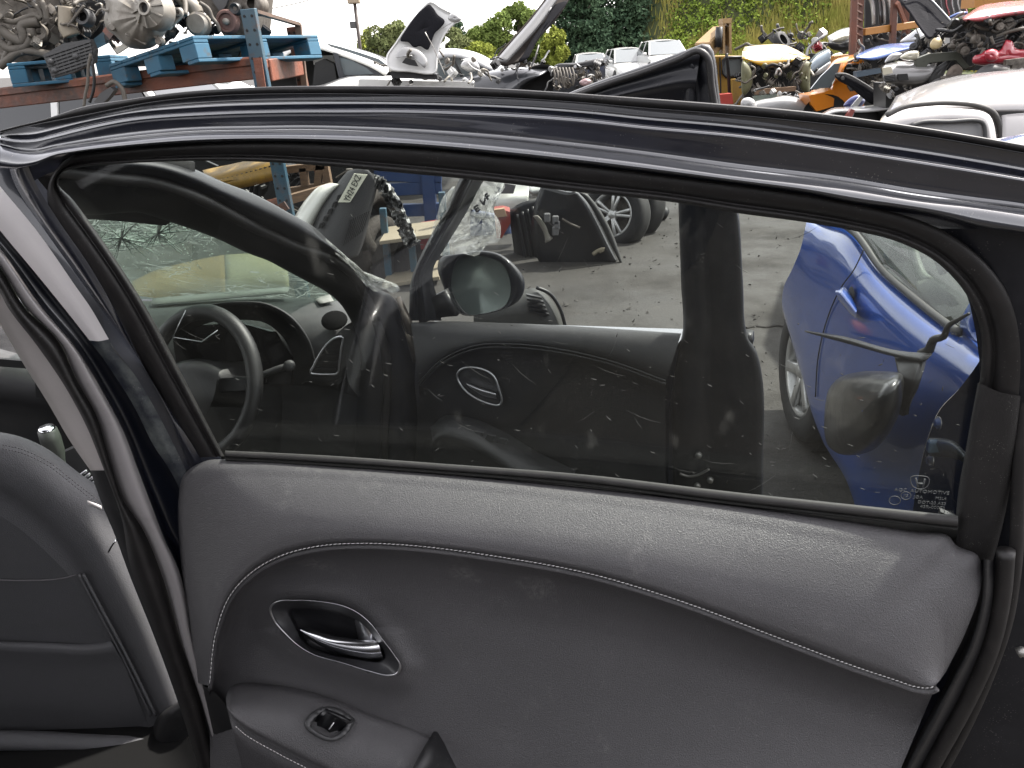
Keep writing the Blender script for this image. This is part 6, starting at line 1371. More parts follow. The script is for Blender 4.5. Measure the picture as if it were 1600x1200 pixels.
def simple_car(name, label, loc, rz, m, L=4.1, W=1.75, H=1.48, group=None, wheels=True):
    e = empty(name, loc, label, 'car', group)
    cz, sz = math.cos(rz), math.sin(rz)
    def T(x, y, z): return V((loc[0] + x*cz - y*sz, loc[1] + x*sz + y*cz, loc[2] + z))
    st = [(-.5,.62,.80,.42),(-.485,.80,.88,.30),(-.42,.93,.94,.24),(-.3,.96,1.0,.22),(-.05,.95,1.0,.22),(.16,.94,1.0,.22),(.28,.86,.99,.22),(.42,.76,.95,.24),(.475,.66,.86,.26),(.5,.52,.74,.34)]
    rows = []
    for fx, zt, hw, zb in st:
        w = W/2*hw; zt *= H/1.48
        rows.append([T(fx*L, y, z) for y, z in ((-w*.9,zb),(-w,zb+.1),(-w*1.0,(zt+zb)*.55),(-w*.97,zt-.05),(-w*.86,zt),(-w*.4,zt+.025),(w*.4,zt+.025),(w*.86,zt),(w*.97,zt-.05),(w*1.0,(zt+zb)*.55),(w,zb+.1),(w*.9,zb))])
    q = MB(); q.grid(rows); b0 = len(q.v) - 12; q.f.append(tuple(range(12))); q.f.append(tuple(range(b0, b0+12))[::-1]); body = q.build('body', m, e, auto=50)
    zb_ = .955*H/1.48
    belt = [(-.44,.80),(.20,.84)]; 
    lo = {'rb': -.465*L, 'fb': .22*L}; roof = {'r': -.36*L, 'f': .02*L}
    wb, wt = W/2*.90, W/2*.70
    def quad(nm, pts, mt, th=.012): 
        q = MB(); n_ = (pts[1]-pts[0]).cross(pts[2]-pts[0]).normalized(); q.prism(pts, n_*th); return q.build(nm, mt, e, smooth=False)
    q = MB(); q.loft([[T(roof['r'],-wt,H-.05), T((roof['r']+roof['f'])/2,-wt-.02,H-.02), T(roof['f'],-wt,H-.05)], [T(roof['r']-.03,-wt*.5,H-.01), T((roof['r']+roof['f'])/2,-wt*.5,H+.025), T(roof['f']+.05,-wt*.5,H-.01)], [T(roof['r']-.03,wt*.5,H-.01), T((roof['r']+roof['f'])/2,wt*.5,H+.025), T(roof['f']+.05,wt*.5,H-.01)], [T(roof['r'],wt,H-.05), T((roof['r']+roof['f'])/2,wt+.02,H-.02), T(roof['f'],wt,H-.05)]], 10, sub=3); q.build('roof', m, e, solid=.03)
    quad('windscreen', [T(lo['fb'],-wb*.95,zb_-.02), T(lo['fb'],wb*.95,zb_-.02), T(roof['f']+.03,wt*.94,H-.045), T(roof['f']+.03,-wt*.94,H-.045)], M_lgl)
    quad('rear_window', [T(lo['rb'],-wb*.9,zb_-.02), T(lo['rb'],wb*.9,zb_-.02), T(roof['r']-.02,wt*.9,H-.05), T(roof['r']-.02,-wt*.9,H-.05)], M_dgl)
    mx = -.13*L
    for s in (-1, 1):
        quad('side_window', [T(lo['rb']+.15,s*wb,zb_-.02), T(mx-.04,s*wb,zb_-.02), T(mx-.04,s*wt,H-.06), T(roof['r']+.06,s*wt,H-.06)], M_dgl)
        quad('side_window', [T(mx+.04,s*wb,zb_-.02), T(lo['fb']-.15,s*wb,zb_-.02), T(roof['f']-.04,s*wt,H-.06), T(mx+.04,s*wt,H-.06)], M_dgl)
        for xa, xb in ((lo['rb']+.04, roof['r']), (mx, mx), (lo['fb'], roof['f']+.02)):
            q = MB(); q.bar(T(xa,s*wb*.985,zb_-.03), T(xb,s*wt*1.0,H-.05), .07, .06, bev=.01); q.build('pillar', m, e, smooth=False)
        q = MB(); q.loft([[T(.40*L,s*W*.40,.74*H/1.48), T(.47*L,s*W*.34,.66*H/1.48)], [T(.455*L,s*W*.425,.62*H/1.48), T(.498*L,s*W*.30,.56*H/1.48)]], 6); q.build('headlamp', M_lamp, e, solid=.03)
        q = MB(); q.box(T(.17*L,s*W*.53,zb_+.03), (.12,.16,.12), (V((cz,sz,0)),V((-sz,cz,0)),V((0,0,1))), bev=.03); q.build('door_mirror', m, e, smooth=False)
        if wheels:
            for fx in (-.30,.31):
                q = MB(); q.lathe([(0,.02),(.35,.02),(.36,0)], T(fx*L,s*W*.485,.34), V((-sz*s,cz*s,0)), 24); q.build('wheel_arch', M_dark, e)
                wheel(e, T(fx*L,s*W*.46,.30), V((-sz*s,cz*s,0)), .30, .19, 7)
    q = MB(); q.box(T(.503*L,0,.45), (.04,W*.55,.16), (V((cz,sz,0)),V((-sz,cz,0)),V((0,0,1))), bev=.01); q.build('grille', M_dark, e, smooth=False)
    return e
# ------------------------------------------------------------------ terrain: grassy bank behind the yard
def bankz(x, y):
    u = (y - 27 - max(0, 20 - x)*1.2) / 22.0
    t = max(0, min(1, u)); t = t*t*(3-2*t)
    return t * (11.0 + 1.5*math.sin(x*.13) + .8*math.sin(x*.31+y*.2))
bk = MB(); rows = []
for i in range(40): rows.append([V((8 + j*1.6, 26 + i*1.3, bankz(8 + j*1.6, 26 + i*1.3) - .05)) for j in range(44)])
bk.grid(rows); o = bk.build('hill', mat('bank soil', (.05,.052,.018), .95, col2=(.04,.055,.016), vs=.35, dirt=(.11,.09,.045), ds=.8, damt=.5)); tag(o, kind='structure')
def leafmat(nm, c, c2):
    m = mat(nm, c, .9, spec=.05, col2=c2, vs=.9, lo=.3, hi=.7); return m
M_grs = leafmat('dry grass', (.34,.28,.09), (.19,.21,.045)); M_grn = leafmat('bank green', (.11,.17,.03), (.17,.21,.035)); M_con = leafmat('conifer green', (.032,.058,.036), (.048,.078,.042)); M_leaf = leafmat('broadleaf green', (.10,.145,.04), (.15,.19,.05)); M_leaf2 = leafmat('yellow leaf green', (.17,.205,.035), (.21,.225,.05)); M_olive = leafmat('olive leaf', (.14,.15,.065), (.10,.125,.05))
M_bark = mat('bark', (.05,.038,.028), .9, bump=.5, bs=20)
def leaves(q, c, rad, n, size, r, flatz=1.0):
    for _ in range(n):
        while True:
            d = V((r.uniform(-1,1), r.uniform(-1,1), r.uniform(-1,1)))
            if d.length < 1: break
        d = d.normalized() * (d.length ** .5)
        p = c + V((d.x*rad[0], d.y*rad[1], d.z*rad[2])); s = size*r.uniform(.6,1.4)
        a = V((r.uniform(-1,1), r.uniform(-1,1), r.uniform(-1,1)*flatz)).normalized(); b = a.orthogonal().normalized(); b = (b + a.cross(b)*r.uniform(-1,1)).normalized()
        q.add([p - a*s, p + b*s*.55, p + a*s, p - b*s*.55], [(0,1,2,3)])
r5 = random.Random(55)
gq, gg = MB(), MB()
for _ in range(5200):
    y = r5.uniform(28, 50); x = r5.uniform(.20*y, .62*y); z = bankz(x, y)
    if z < .15: continue
    v_ = math.sin(x*.55 + 1.3*math.sin(y*.3)) + math.sin(y*.7 + x*.2) + .8*math.sin(x*1.7 - y*.9) + r5.uniform(-.5,.5)
    if v_ > .1: leaves(gg, V((x,y,z+.22)), (.5,.5,.38), 26, .085, r5)
    else:
        for k in range(22):
            p = V((x + r5.gauss(0,.42), y + r5.gauss(0,.42), 0)); p.z = bankz(p.x, p.y) - .06; h = r5.uniform(.3,.8); d = V((r5.uniform(-.35,.35), r5.uniform(-.35,.35), 1))*h; s = V((r5.uniform(.02,.05), r5.uniform(-.03,.03), 0)); gq.add([p - s, p + s, p + d], [(0,1,2)])
o = gq.build('dry_grass', M_grs, smooth=False); tag(o, 'yellow dry grass growing on the bank', 'grass', kind='stuff')
o = gg.build('bank_scrub', M_grn, smooth=False); tag(o, 'low green scrub growing on the bank', 'scrub', kind='stuff')
# ------------------------------------------------------------------ trees
def tree(name, label, px, ptop, pbot, Y, wpx, m, n=2600, seed=1, kind='round', leaf=.085):
    r = random.Random(seed); top = PY(px, ptop, Y); gx = PY(px, pbot, Y); h = top.z; rad = wpx/2/FPX*Y*.98
    e = empty(name, (gx.x, Y, 0), label, 'tree', 'trees behind the yard')
    q = MB(); q.tube([V((gx.x,Y,0)), V((gx.x+.1,Y,h*.4)), V((gx.x,Y,h*.9))], lambda t: .28*(1-t)+.04, seg=8, n=10)
    for k in range(7):
        a = r.uniform(0,6.28); z0 = h*r.uniform(.3,.7); q.tube([V((gx.x,Y,z0)), V((gx.x+math.cos(a)*rad*.6, Y+math.sin(a)*rad*.6, z0+h*.12))], lambda t: .08*(1-t)+.015, seg=6)
    q.build('trunk', M_bark, e)
    q = MB()
    if kind == 'conifer':
        nl = 46
        for k in range(nl):
            t = (k+.5)/nl; z = h*(.06 + .94*t); rr = rad*(1-t)**.75 + .15
            for j in range(max(4, int(9*(1-t))+3)):
                a = r.uniform(0,6.28); d = rr*r.uniform(.45,1.05)
                c = V((gx.x+math.cos(a)*d, Y+math.sin(a)*d, z - d*.25))
                leaves(q, c, (rad*.16+.2, rad*.16+.2, .22), n*4//(nl*7), leaf, r)
    else:
        nb = 34
        for k in range(nb):
            a = r.uniform(0,6.28); ph = math.acos(r.uniform(-.75,1)); d = r.uniform(.45,.95)
            c = V((gx.x + math.cos(a)*math.sin(ph)*rad*d, Y + math.sin(a)*math.sin(ph)*rad*d, h*.56 + math.cos(ph)*h*.42*d))
            leaves(q, c, (rad*r.uniform(.2,.36), rad*r.uniform(.2,.36), h*r.uniform(.07,.13)), n*4//nb, leaf, r)
    q.build('crown', m, e, smooth=False)
tree('broadleaf_tree', 'olive rounded tree between the lamp post and the raised white bonnet', 612, 28, 95, 42, 92, M_olive, 2600, 1)
tree('broadleaf_tree', 'low yellow green tree just right of the lamp post', 578, 48, 95, 46, 40, M_leaf2, 1200, 2)
tree('broadleaf_tree', 'tree showing right of the raised white bonnet', 708, 42, 95, 44, 74, M_olive, 2200, 3)
tree('broadleaf_tree', 'tall green tree with a rounded top left of the leaning grey bonnet', 812, 2, 95, 44, 92, M_leaf, 3400, 4)
tree('broadleaf_tree', 'bushy green tree below the tall one, beside the grey car roof', 764, 30, 95, 46, 70, M_leaf, 2400, 5)
tree('broadleaf_tree', 'low bright yellow green bush above the grey car roof', 750, 62, 95, 38, 60, M_leaf2, 1600, 6)
tree('broadleaf_tree', 'pale green bush between the leaning grey bonnet and the conifers', 866, 38, 95, 40, 42, M_leaf2, 1500, 7)
for i, (px, pt, wp, Y, lb) in enumerate(((720,34,26,70,'far thin conifer top right of the raised white bonnet'),(906,-60,120,46,'dark conifer at the left end of the conifer row'),(962,-110,130,48,'tall dark conifer in the middle of the conifer row'),(1022,-90,130,50,'dark conifer right of the middle one, above the white cars'),(1078,-70,120,52,'dark conifer at the right end beside the grassy bank'))):
    tree('conifer_tree', lb, px, pt, 95, Y, wp, M_con, 5200 if i else 900, 20+i, 'conifer', .10 if i else .12)
tree('broadleaf_tree', 'dark green bush on top of the bank at the left', 1120, -40, 60, 56, 120, M_leaf, 2600, 31)
# lamp post and wire
lp_ = empty('lamp_post', (PY(566,95,30).x, 30, 0), 'thin dark lamp post with a floodlight head above the white car', 'lamp post')
q = MB(); q.tube([V((PY(566,95,30).x,30,0)), PY(554,4,30)], .06, seg=8); q.build('post', mat('post brown', (.045,.035,.03), .7), lp_)
q = MB(); q.box(PY(553,2,30), (.42,.3,.16), bev=.03); q.build('lamp_head', mat('lamp tan', (.28,.22,.15), .5), lp_, smooth=False)
q = MB(); q.box(PY(551.5,39,30), (.20,.16,.22), bev=.02); q.build('lamp_box', M_greyp, lp_, smooth=False)
q = MB(); q.tube([PY(360,22,24), PY(420,14,24), PY(490,-2,24), PY(560,-40,26)], .014, seg=5, n=16); o = q.build('overhead_wire', M_hose); tag(o, 'thin wire crossing the white sky above the rack', 'wire')
# ------------------------------------------------------------------ white people carrier behind the rack
mv = empty('white_car', (PY(520,140,11).x, 11.6, 0), 'white people carrier with its front door glass gone, right of the tall rack', 'car')
flat('cabin_side', [(392,150),(430,84),(470,62),(500,64.5),(530,72),(560,81),(590,91.5),(608,104),(640,120),(700,124),(700,170),(392,170)], 11.9, M_dark, mv, 1.0)
q = MB(); q.loft([[PY(x,y,12.6) for x,y in ((400,120),(430,78),(470,60),(500,62),(530,70),(560,79),(590,90),(612,106))], [PY(x,y,11.2) for x,y in ((396,124),(426,82),(470,63),(500,66),(530,74),(560,83),(590,94),(610,108))], [PY(x,y,10.98) for x,y in ((404,132),(436,92),(474,70),(502,74),(528,82),(556,92),(584,104),(604,116))]], 30, sub=3); q.build('roof_rail', M_wh, mv, solid=.03)
flat('windscreen', [(505,66),(532,73),(562,82),(592,92),(608,104),(598,101),(560,88),(520,74)], 11.12, M_lgl, mv, .02)
flat('front_quarter_window', [(530,90),(548,94),(572,106),(584,116),(536,118)], 11.0, M_lgl, mv, .02)
flat('door_pillar', [(520,82),(528,84),(540,130),(532,132)], 10.96, M_dkgrey, mv, .06)
flat('window_surround', [(526,84),(556,92),(590,108),(600,118),(534,121)], 11.02, M_dkgrey, mv, .02)
flat('seat_back', [(492,98),(506,92),(522,100),(528,135),(488,135)], 11.4, M_oilblack, mv, .2)
flat('far_window', [(488,88),(520,86),(524,100),(490,101)], 11.7, M_wh, mv, .02)
q = MB(); q.loft([[PY(x,y,10.95) for x,y in ((392,134),(440,136),(500,133),(540,120),(600,119),(660,120))], [PY(x,y,10.8) for x,y in ((392,140),(440,142),(500,140),(540,128),(600,126),(664,126))], [PY(x,y,10.8) for x,y in ((392,200),(440,200),(500,200),(540,200),(600,200),(664,200))]], 20, sub=3); q.build('door_skin', M_wh, mv, solid=.02)
q = MB(); q.loft([[PY(x,y,10.8) for x,y in ((600,118),(640,118),(680,124))], [PY(x,y,10.4) for x,y in ((600,126),(645,125),(690,130))], [PY(x,y,10.4) for x,y in ((600,200),(645,200),(690,200))]], 12, sub=2); q.build('front_wing', M_wh, mv, solid=.02)
for x in (430, 640):
    wheel(mv, V((PY(x,140,10.9).x, 10.95, .31)), V((0,-1,0)), .31, .2, 7)
# white van roofs behind the rack, at the left
simple_car('white_car', 'white car parked behind the rusty beam at the left edge', (PY(60,170,8.6).x, 8.9, 0), R(170), M_wh, H=1.46)
simple_car('white_car', 'white car glimpsed under the beam left of the blue upright', (PY(330,140,9.4).x - .2, 10.2, -.02), R(5), M_wh, H=1.42)
# raised white bonnet with dark lining
hb1 = empty('white_bonnet_car', (PY(640,140,9.3).x, 9.6, 0), 'stripped white car front with its bonnet raised, showing a black lining', 'car')
tl = lambda x, y: (105 - y) * .0016
ob_ = [(671,1.5),(690,11),(704,18),(718,22),(721,29),(710,38),(697,52),(689,69),(684,92),(681,114),(640,113),(608,108),(603,90),(618,66),(632,45),(650,22.5)]
panel('bonnet', ob_, 9.3, M_wh, hb1, bulge=-.03, th=.02, dY=tl, n=64)
panel('bonnet_lining', [(650,24),(660,14),(671,7),(678,14),(683,22),(695,33),(688,44),(680,51),(674,66),(668,78),(656,72),(647,74),(638,66),(626,64),(635,45)], 9.22, M_bonnetin, hb1, bulge=.01, th=.01, dY=tl, n=64)
panel('inner_rib', [(628,74),(645,74),(660,82),(668,96),(664,106),(650,94),(634,88),(618,90)], 9.2, M_sil, hb1, bulge=.03, th=.01, dY=tl)
flat('rib_opening', [(634,90),(648,94),(654,104),(640,102),(628,98)], 9.15, M_dark, hb1, .02)
panel('lamp_stub', [(700,28),(706,20),(716,22),(721,30),(714,36),(704,34)], 9.2, M_sil, hb1, bulge=.06)
q = MB(); q.tube([PY(664,50,9.1), PY(676,72,9.1), PY(690,104,9.1), PY(696,118,9.1)], .005, seg=5, n=10); q.build('stay_rod', M_steel, hb1)
clutter(hb1, PY(600,136,9.3), XE, YE, ZE, (1.3,.5,.30), 40, 61, [M_oilblack, M_grime, M_alu, M_wh, M_greyp], .8)
flat('scuttle', [(610,112),(640,110),(682,116),(684,124),(612,122)], 9.35, M_oilblack, hb1, .3)
flat('front_body', [(560,124),(740,128),(740,240),(560,240)], 9.8, M_wh, hb1, .3)
# dark grey car with its bonnet raised steeply
gc_ = empty('grey_car', (PY(780,140,10.2).x, 10.8, 0), 'dark grey car with its bonnet raised steeply, left of the conifers', 'car')
q = MB(); q.loft([[PY(x,y,11.6) for x,y in ((660,90),(690,78),(720,77),(745,82),(770,94),(796,108))], [PY(x,y,10.6) for x,y in ((660,94),(690,80),(718,80),(744,87),(768,99),(790,110))], [PY(x,y,10.4) for x,y in ((664,104),(690,88),(716,87),(738,94),(760,105),(782,113))]], 24, sub=3); q.build('roof', mat('grey roof', (.19,.195,.20), .25, coat=.8), gc_, solid=.03)
flat('side_window', [(672,104),(690,90),(716,89),(738,96),(762,110),(748,118),(690,122)], 10.45, M_lgl, gc_, .03)
flat('window_post', [(706,90),(709,90),(724,120),(720,121)], 10.4, M_oilblack, gc_, .03)
panel('door_mirror', [(719,103),(724,95),(736,92),(746,98),(750,107),(742,112),(726,110)], 10.15, M_sil, gc_, bulge=.10)
q = MB(); q.loft([[PY(x,y,10.5) for x,y in ((680,122),(730,118),(770,108),(800,106),(830,104),(862,104))], [PY(x,y,10.1) for x,y in ((680,130),(730,126),(770,118),(800,113),(828,111),(852,112))], [PY(x,y,10.0) for x,y in ((680,160),(730,160),(770,150),(800,136),(820,124),(842,119))], [PY(x,y,10.1) for x,y in ((680,240),(730,240),(770,230),(800,200),(815,140),(840,122))]], 30, sub=3); q.build('door_and_wing', M_dkgrey, gc_, solid=.02)
q = MB(); q.lathe([(0,-.1),(.30,-.1),(.34,.02),(.36,.02)], PY(848,150,10.2), (0,-1,0), 28); q.build('wheel_arch', M_dark, gc_)
wheel(gc_, V((PY(846,152,10.25).x, 10.3, .34)), V((-.2,-1,0)), .31, .2, 7)
tl2 = lambda x, y: (100 - y) * .006
panel('bonnet', [(776,92),(800,64),(828,32),(850,4),(862,-12),(892,-12),(884,4),(868,28),(850,48),(838,62),(826,80),(819,92),(800,98),(788,101)], 9.9, mat('bonnet grey', (.022,.018,.016), .75, spec=.15, col2=(.035,.028,.024), vs=5), gc_, bulge=-.02, th=.02, dY=tl2, n=60)
panel('bonnet_lining', [(818,84),(832,60),(850,36),(866,8),(886,2),(868,28),(850,50),(836,68),(824,92),(810,96)], 9.84, M_bonnetin, gc_, bulge=.02, th=.01, dY=tl2, n=50)
q = MB(); q.loft([[PY(x,y,9.8+tl2(x,y)) for x,y in ((776,93),(800,65),(828,33),(850,5),(862,-10))], [PY(x,y,9.74+tl2(x,y)) for x,y in ((784,96),(808,69),(836,38),(857,10),(870,-8))], [PY(x,y,9.8+tl2(x,y)) for x,y in ((792,98),(814,74),(842,42),(862,14),(876,-6))]], 20, sub=2); q.build('bonnet_edge', mat('edge silver grey', (.13,.13,.13), .35, coat=.4), gc_, solid=.01)
panel('lining_tear', [(850,14),(858,6),(862,12),(856,18)], 9.78, M_sil, gc_, bulge=.01, th=.005, dY=tl2, n=20)
q = MB(); q.tube([PY(842,70,9.8), PY(834,98,9.8)], .008, seg=5); q.build('stay_rod', M_steel, gc_)
clutter(gc_, PY(784,112,10.0), XE, YE, ZE, (.55,.3,.12), 20, 66, [M_oilblack, M_grime, M_greyp, M_sil], 1.2)
# stripped front end further right
sf = empty('stripped_front_end', (PY(905,140,9.6).x, 9.9, 0), 'stripped black car front end with wires hanging out, below the white cars', 'car')
panel('crash_bar', [(862,112),(866,103),(900,98),(945,94),(946,100),(900,106),(870,114)], 9.6, M_oilblack, sf, bulge=.06)
flat('core_panel', [(866,112),(946,100),(946,240),(860,240)], 9.95, M_dkgrey, sf, .2)
clutter(sf, PY(862,140,9.5), XE, YE, ZE, (.68,.3,.26), 46, 67, [M_oilblack, M_grime, M_greyp, M_alu, M_sil], .75)
for k in range(7):
    q = MB(); x = 864 + 5*k; q.tube([PY(x,106,9.4), PY(x+3,118,9.35), PY(x+1+3*(k%3),130+2*(k%4),9.35)], .012, seg=6, n=10); q.build('loose_wire', M_hose, sf)
panel('broken_lamp', [(905,128),(916,122),(924,126),(918,134),(908,134)], 9.4, mat('broken lamp', (.3,.2,.2), .2, coat=.8), sf, bulge=.05)
# white cars parked far off below the conifers
simple_car('white_car', 'small white car parked far off, leftmost below the conifers', (PY(922,100,40).x, 40, -.25), R(-92), M_wh, H=1.5, group='far parked white cars', L=4.0, W=1.7)
simple_car('white_car', 'small white car parked far off, middle one below the conifers', (PY(981,95,38).x, 38, -.15), R(-86), M_wh, H=1.55, group='far parked white cars', L=4.0, W=1.75)
simple_car('white_car', 'white car parked far off beside the black door frame corner', (PY(1036,90,36).x, 36, .15), R(-88), M_wh, H=1.5, group='far parked white cars', L=4.0, W=1.75)
# ------------------------------------------------------------------ yellow excavator
ex = empty('excavator', (PY(1130,150,17).x, 17.6, 0), 'yellow excavator with its boom raised in front of the grassy bank', 'excavator')
M_exy = mat('excavator yellow', (.34,.20,.025), .5, col2=(.26,.16,.04), vs=2, dirt=(.12,.08,.05), damt=.6); M_tan = mat('boom tan', (.26,.165,.07), .6, dirt=(.12,.08,.05), damt=.6)
flat('cab', [(1104,92),(1112,88),(1160,87),(1162,160),(1164,260),(1100,260)], 17.2, M_exy, ex, 1.2)
flat('cab_window', [(1130,94),(1134,90),(1159,89),(1160,118),(1134,120),(1130,114)], 17.15, M_lgl, ex, .04)
q = MB(); q.tube([PY(x,y,17.12) for x,y in ((1130,94),(1134,90),(1159,89),(1160,118),(1134,120),(1130,114))], .03, seg=6, closed=True); q.build('window_rubber', M_oilblack, ex)
flat('cab_window', [(1108,95),(1118,92),(1122,116),(1112,120)], 17.15, M_lgl, ex, .04)
flat('cab_door_line', [(1124,90),(1126,90),(1128,170),(1126,170)], 17.14, M_oilblack, ex, .03)
q = MB(); q.bar(PY(1098,80,16.6), PY(1128,52,17.0), .35, .32, bev=.03); q.build('boom', M_tan, ex, smooth=False)
for x0, x1 in ((1129.5,1132.5),(1139.5,1143)):
    flat('boom_side', [(x0,30),(x1,29),(x1+.5,84),(x0,84)], 16.6, M_tan, ex, .30)
flat('boom_top_plate', [(1129,29),(1143,28),(1143,36),(1129,37)], 16.58, M_tan, ex, .3)
flat('boom_back', [(1131,36),(1141,36),(1142,84),(1131,84)], 16.95, M_oilblack, ex, .05)
q = MB(); q.tube([PY(1124,42,16.5), PY(1122,74,16.5)], .07, seg=10); q.build('hydraulic_ram', M_oilblack, ex)
q = MB(); q.tube([PY(1135,84,16.5), PY(1138,112,16.6), PY(1140,150,16.8)], .035, seg=6, n=10); q.build('hydraulic_hose', M_oilblack, ex)
flat('beacon_box', [(1124,148),(1144,146),(1146,162),(1126,164)], 16.4, mat('red box', (.28,.03,.02), .5), ex, .3)
flat('track_guard', [(1144,124),(1160,122),(1160,160),(1146,160)], 16.9, M_exy, ex, .2)
# ------------------------------------------------------------------ wreck with a yellow bonnet
yw = empty('yellow_car', (PY(1212,150,12.5).x, 13, 0), 'front of a stripped car with a peeling yellow and white bonnet', 'car')
q = MB(); q.loft([[PY(x,y,14.0) for x,y in ((1164,73),(1190,70),(1225,70),(1245,78))], [PY(x,y,13.0) for x,y in ((1160,80),(1190,82),(1225,82),(1262,88))]], 16, sub=3); q.build('bonnet_top', mat('faded bonnet', (.30,.25,.19), .5, col2=(.34,.22,.06), vs=3), yw, solid=.03)
q = MB(); q.loft([[PY(x,y,13.0) for x,y in ((1160,80),(1190,82),(1225,82),(1265,88))], [PY(x,y,12.7) for x,y in ((1162,92),(1184,98),(1230,96),(1265,92))], [PY(x,y,12.75) for x,y in ((1166,94),(1198,106),(1232,99),(1264,93.5))]], 20, sub=3); q.build('bonnet_edge', M_yel, yw, solid=.03)
M_ol = mat('olive metal', (.10,.10,.05), .6, dirt=(.05,.045,.03), damt=.7)
panel('side_wing', [(1160,96),(1170,102),(1176,118),(1172,140),(1162,150),(1158,120)], 12.7, M_ol, yw, bulge=.08)
panel('side_wing', [(1250,100),(1264,96),(1266,120),(1262,146),(1252,140)], 12.7, M_ol, yw, bulge=.08)
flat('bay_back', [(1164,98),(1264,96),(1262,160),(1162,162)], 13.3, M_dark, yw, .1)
clutter(yw, PY(1166,146,12.6), XE, YE, ZE, (1.0,.5,.45), 64, 71, [M_oilblack, M_grime, M_ol, M_alu, M_dark], .62)
flat('pallet_edge', [(1182,140),(1244,135),(1244,142),(1182,148)], 12.45, M_plank, yw, .1)
q = MB(); q.tube([PY(1212,118,12.4), PY(1216,108,12.4), PY(1220,112,12.4), PY(1218,118,12.4)], .02, seg=6, n=12); q.build('tow_hook', M_steel, yw)
sv = empty('silver_bumper_heap', (PY(1215,175,11.5).x, 11.5, 0), 'silver bumper and wing heap below the yellow bonnet', 'scrap heap')
q = MB(); q.loft([[PY(x,y,11.6) for x,y in ((1168,160),(1200,152),(1240,150),(1272,168))], [PY(x,y,11.3) for x,y in ((1166,168),(1200,160),(1240,158),(1276,174))], [PY(x,y,11.4) for x,y in ((1160,200),(1200,200),(1240,200),(1280,200))]], 16, sub=3); q.build('bumper', M_sil, sv, solid=.02)
panel('wing', [(1158,158),(1170,152),(1180,158),(1182,176),(1160,180)], 11.2, M_sil, sv, bulge=.08)
flat('lamp_glass', [(1176,150),(1214,147),(1218,156),(1182,162)], 11.5, mat('greenish glass', (.12,.14,.12), .15, coat=.6), sv, .03)
clutter(sv, PY(1170,160,11.5), XE, YE, ZE, (.9,.3,.16), 14, 72, [M_oilblack, M_grime, M_sil], 1.2)
# heap on top, between the yellow bonnet and the bank
hp5 = empty('mixed_scrap_heap', (PY(1250,90,16).x, 16, 0), 'heap of black, red and grey scrap parts above the yellow bonnet', 'scrap heap')
clutter(hp5, PY(1196,92,15.6), XE, YE, ZE, (1.25,.6,.42), 44, 73, [M_oilblack, M_grime, M_greyp, M_red, M_dark, M_sil], .9)
for x in (1221,):
    c_ = PY(x, 64, 15.4); q = MB(); q.lathe([(.10,-.05),(.16,-.06),(.18,0),(.16,.06),(.10,.05)], c_, (.5,-.6,.5), 20); q.build('tyre', M_tyre, hp5)
flat('base_pallets', [(1190,84),(1300,84),(1300,200),(1190,200)], 16.3, M_oilblack, hp5, .6)
# ------------------------------------------------------------------ silver and blue small cars
sc1 = empty('pale_blue_car', (PY(1292,100,13.6).x, 14, 0), 'pale silver blue car front squeezed behind the orange van', 'car')
q = MB(); q.loft([[PY(x,y,14.2) for x,y in ((1264,96),(1275,84),(1292,76))], [PY(x,y,13.6) for x,y in ((1266,108),(1280,96),(1298,84))], [PY(x,y,13.6) for x,y in ((1268,118),(1284,110),(1300,100))]], 12, sub=3); q.build('bonnet', mat('pale blue paint', (.20,.25,.29), .25, coat=.8), sc1, solid=.03)
panel('headlamp', [(1296,92),(1304,84),(1316,83),(1318,90),(1304,96)], 13.4, M_lamp, sc1, bulge=.08)
panel('lower_wing', [(1268,116),(1282,106),(1300,96),(1300,104),(1284,114),(1270,118)], 13.3, M_wh, sc1, bulge=.06)
sc2 = empty('silver_car', (PY(1316,80,15).x, 15.4, 0), 'silver car front with a headlamp on top of the scrap, left of the rusty rack', 'car')
q = MB(); q.loft([[PY(x,y,15.6) for x,y in ((1292,58),(1312,46),(1336,41))], [PY(x,y,15.1) for x,y in ((1294,59),(1314,52),(1340,48))], [PY(x,y,15.0) for x,y in ((1296,66),(1316,66),(1340,62))]], 14, sub=3); q.build('bonnet', M_sil, sc2, solid=.03)
panel('headlamp', [(1300,64),(1312,57),(1328,54),(1326,60),(1310,66)], 14.85, M_lamp, sc2, bulge=.06)
panel('bumper', [(1294,66),(1312,68),(1334,62),(1336,74),(1314,80),(1296,74)], 14.9, M_oilblack, sc2, bulge=.10)
clutter(sc2, PY(1294,86,15), XE, YE, ZE, (.55,.3,.2), 12, 74, [M_oilblack, M_grime], .9)
# ------------------------------------------------------------------ orange van
og = empty('orange_van', (PY(1310,170,11).x, 11.6, 0), 'bright orange van front with a sloping windscreen beside the rusty rack', 'van')
q = MB(); q.loft([[PY(x,y,12.4) for x,y in ((1290,112),(1304,97),(1322,88),(1350,84))], [PY(x,y,11.2) for x,y in ((1284,126),(1306,100),(1322,94),(1350,90))], [PY(x,y,11.1) for x,y in ((1286,128),(1308,108),(1324,100),(1350,97))]], 18, sub=3); q.build('roof', M_org, og, solid=.03)
flat('windscreen', [(1267,139),(1283,119),(1303,100),(1317,98),(1312,112),(1295,137)], 11.02, M_lgl, og, .03)
q = MB(); q.loft([[PY(x,y,11.5) for x,y in ((1268,141),(1280,139),(1296,136))], [PY(x,y,11.05) for x,y in ((1264,149),(1280,146),(1302,139))]], 10, sub=2); q.build('bonnet', M_org, og, solid=.03)
flat('nose', [(1264,149),(1282,146),(1302,139),(1306,150),(1308,164),(1290,170),(1276,174),(1268,164)], 11.04, M_org, og, .4)
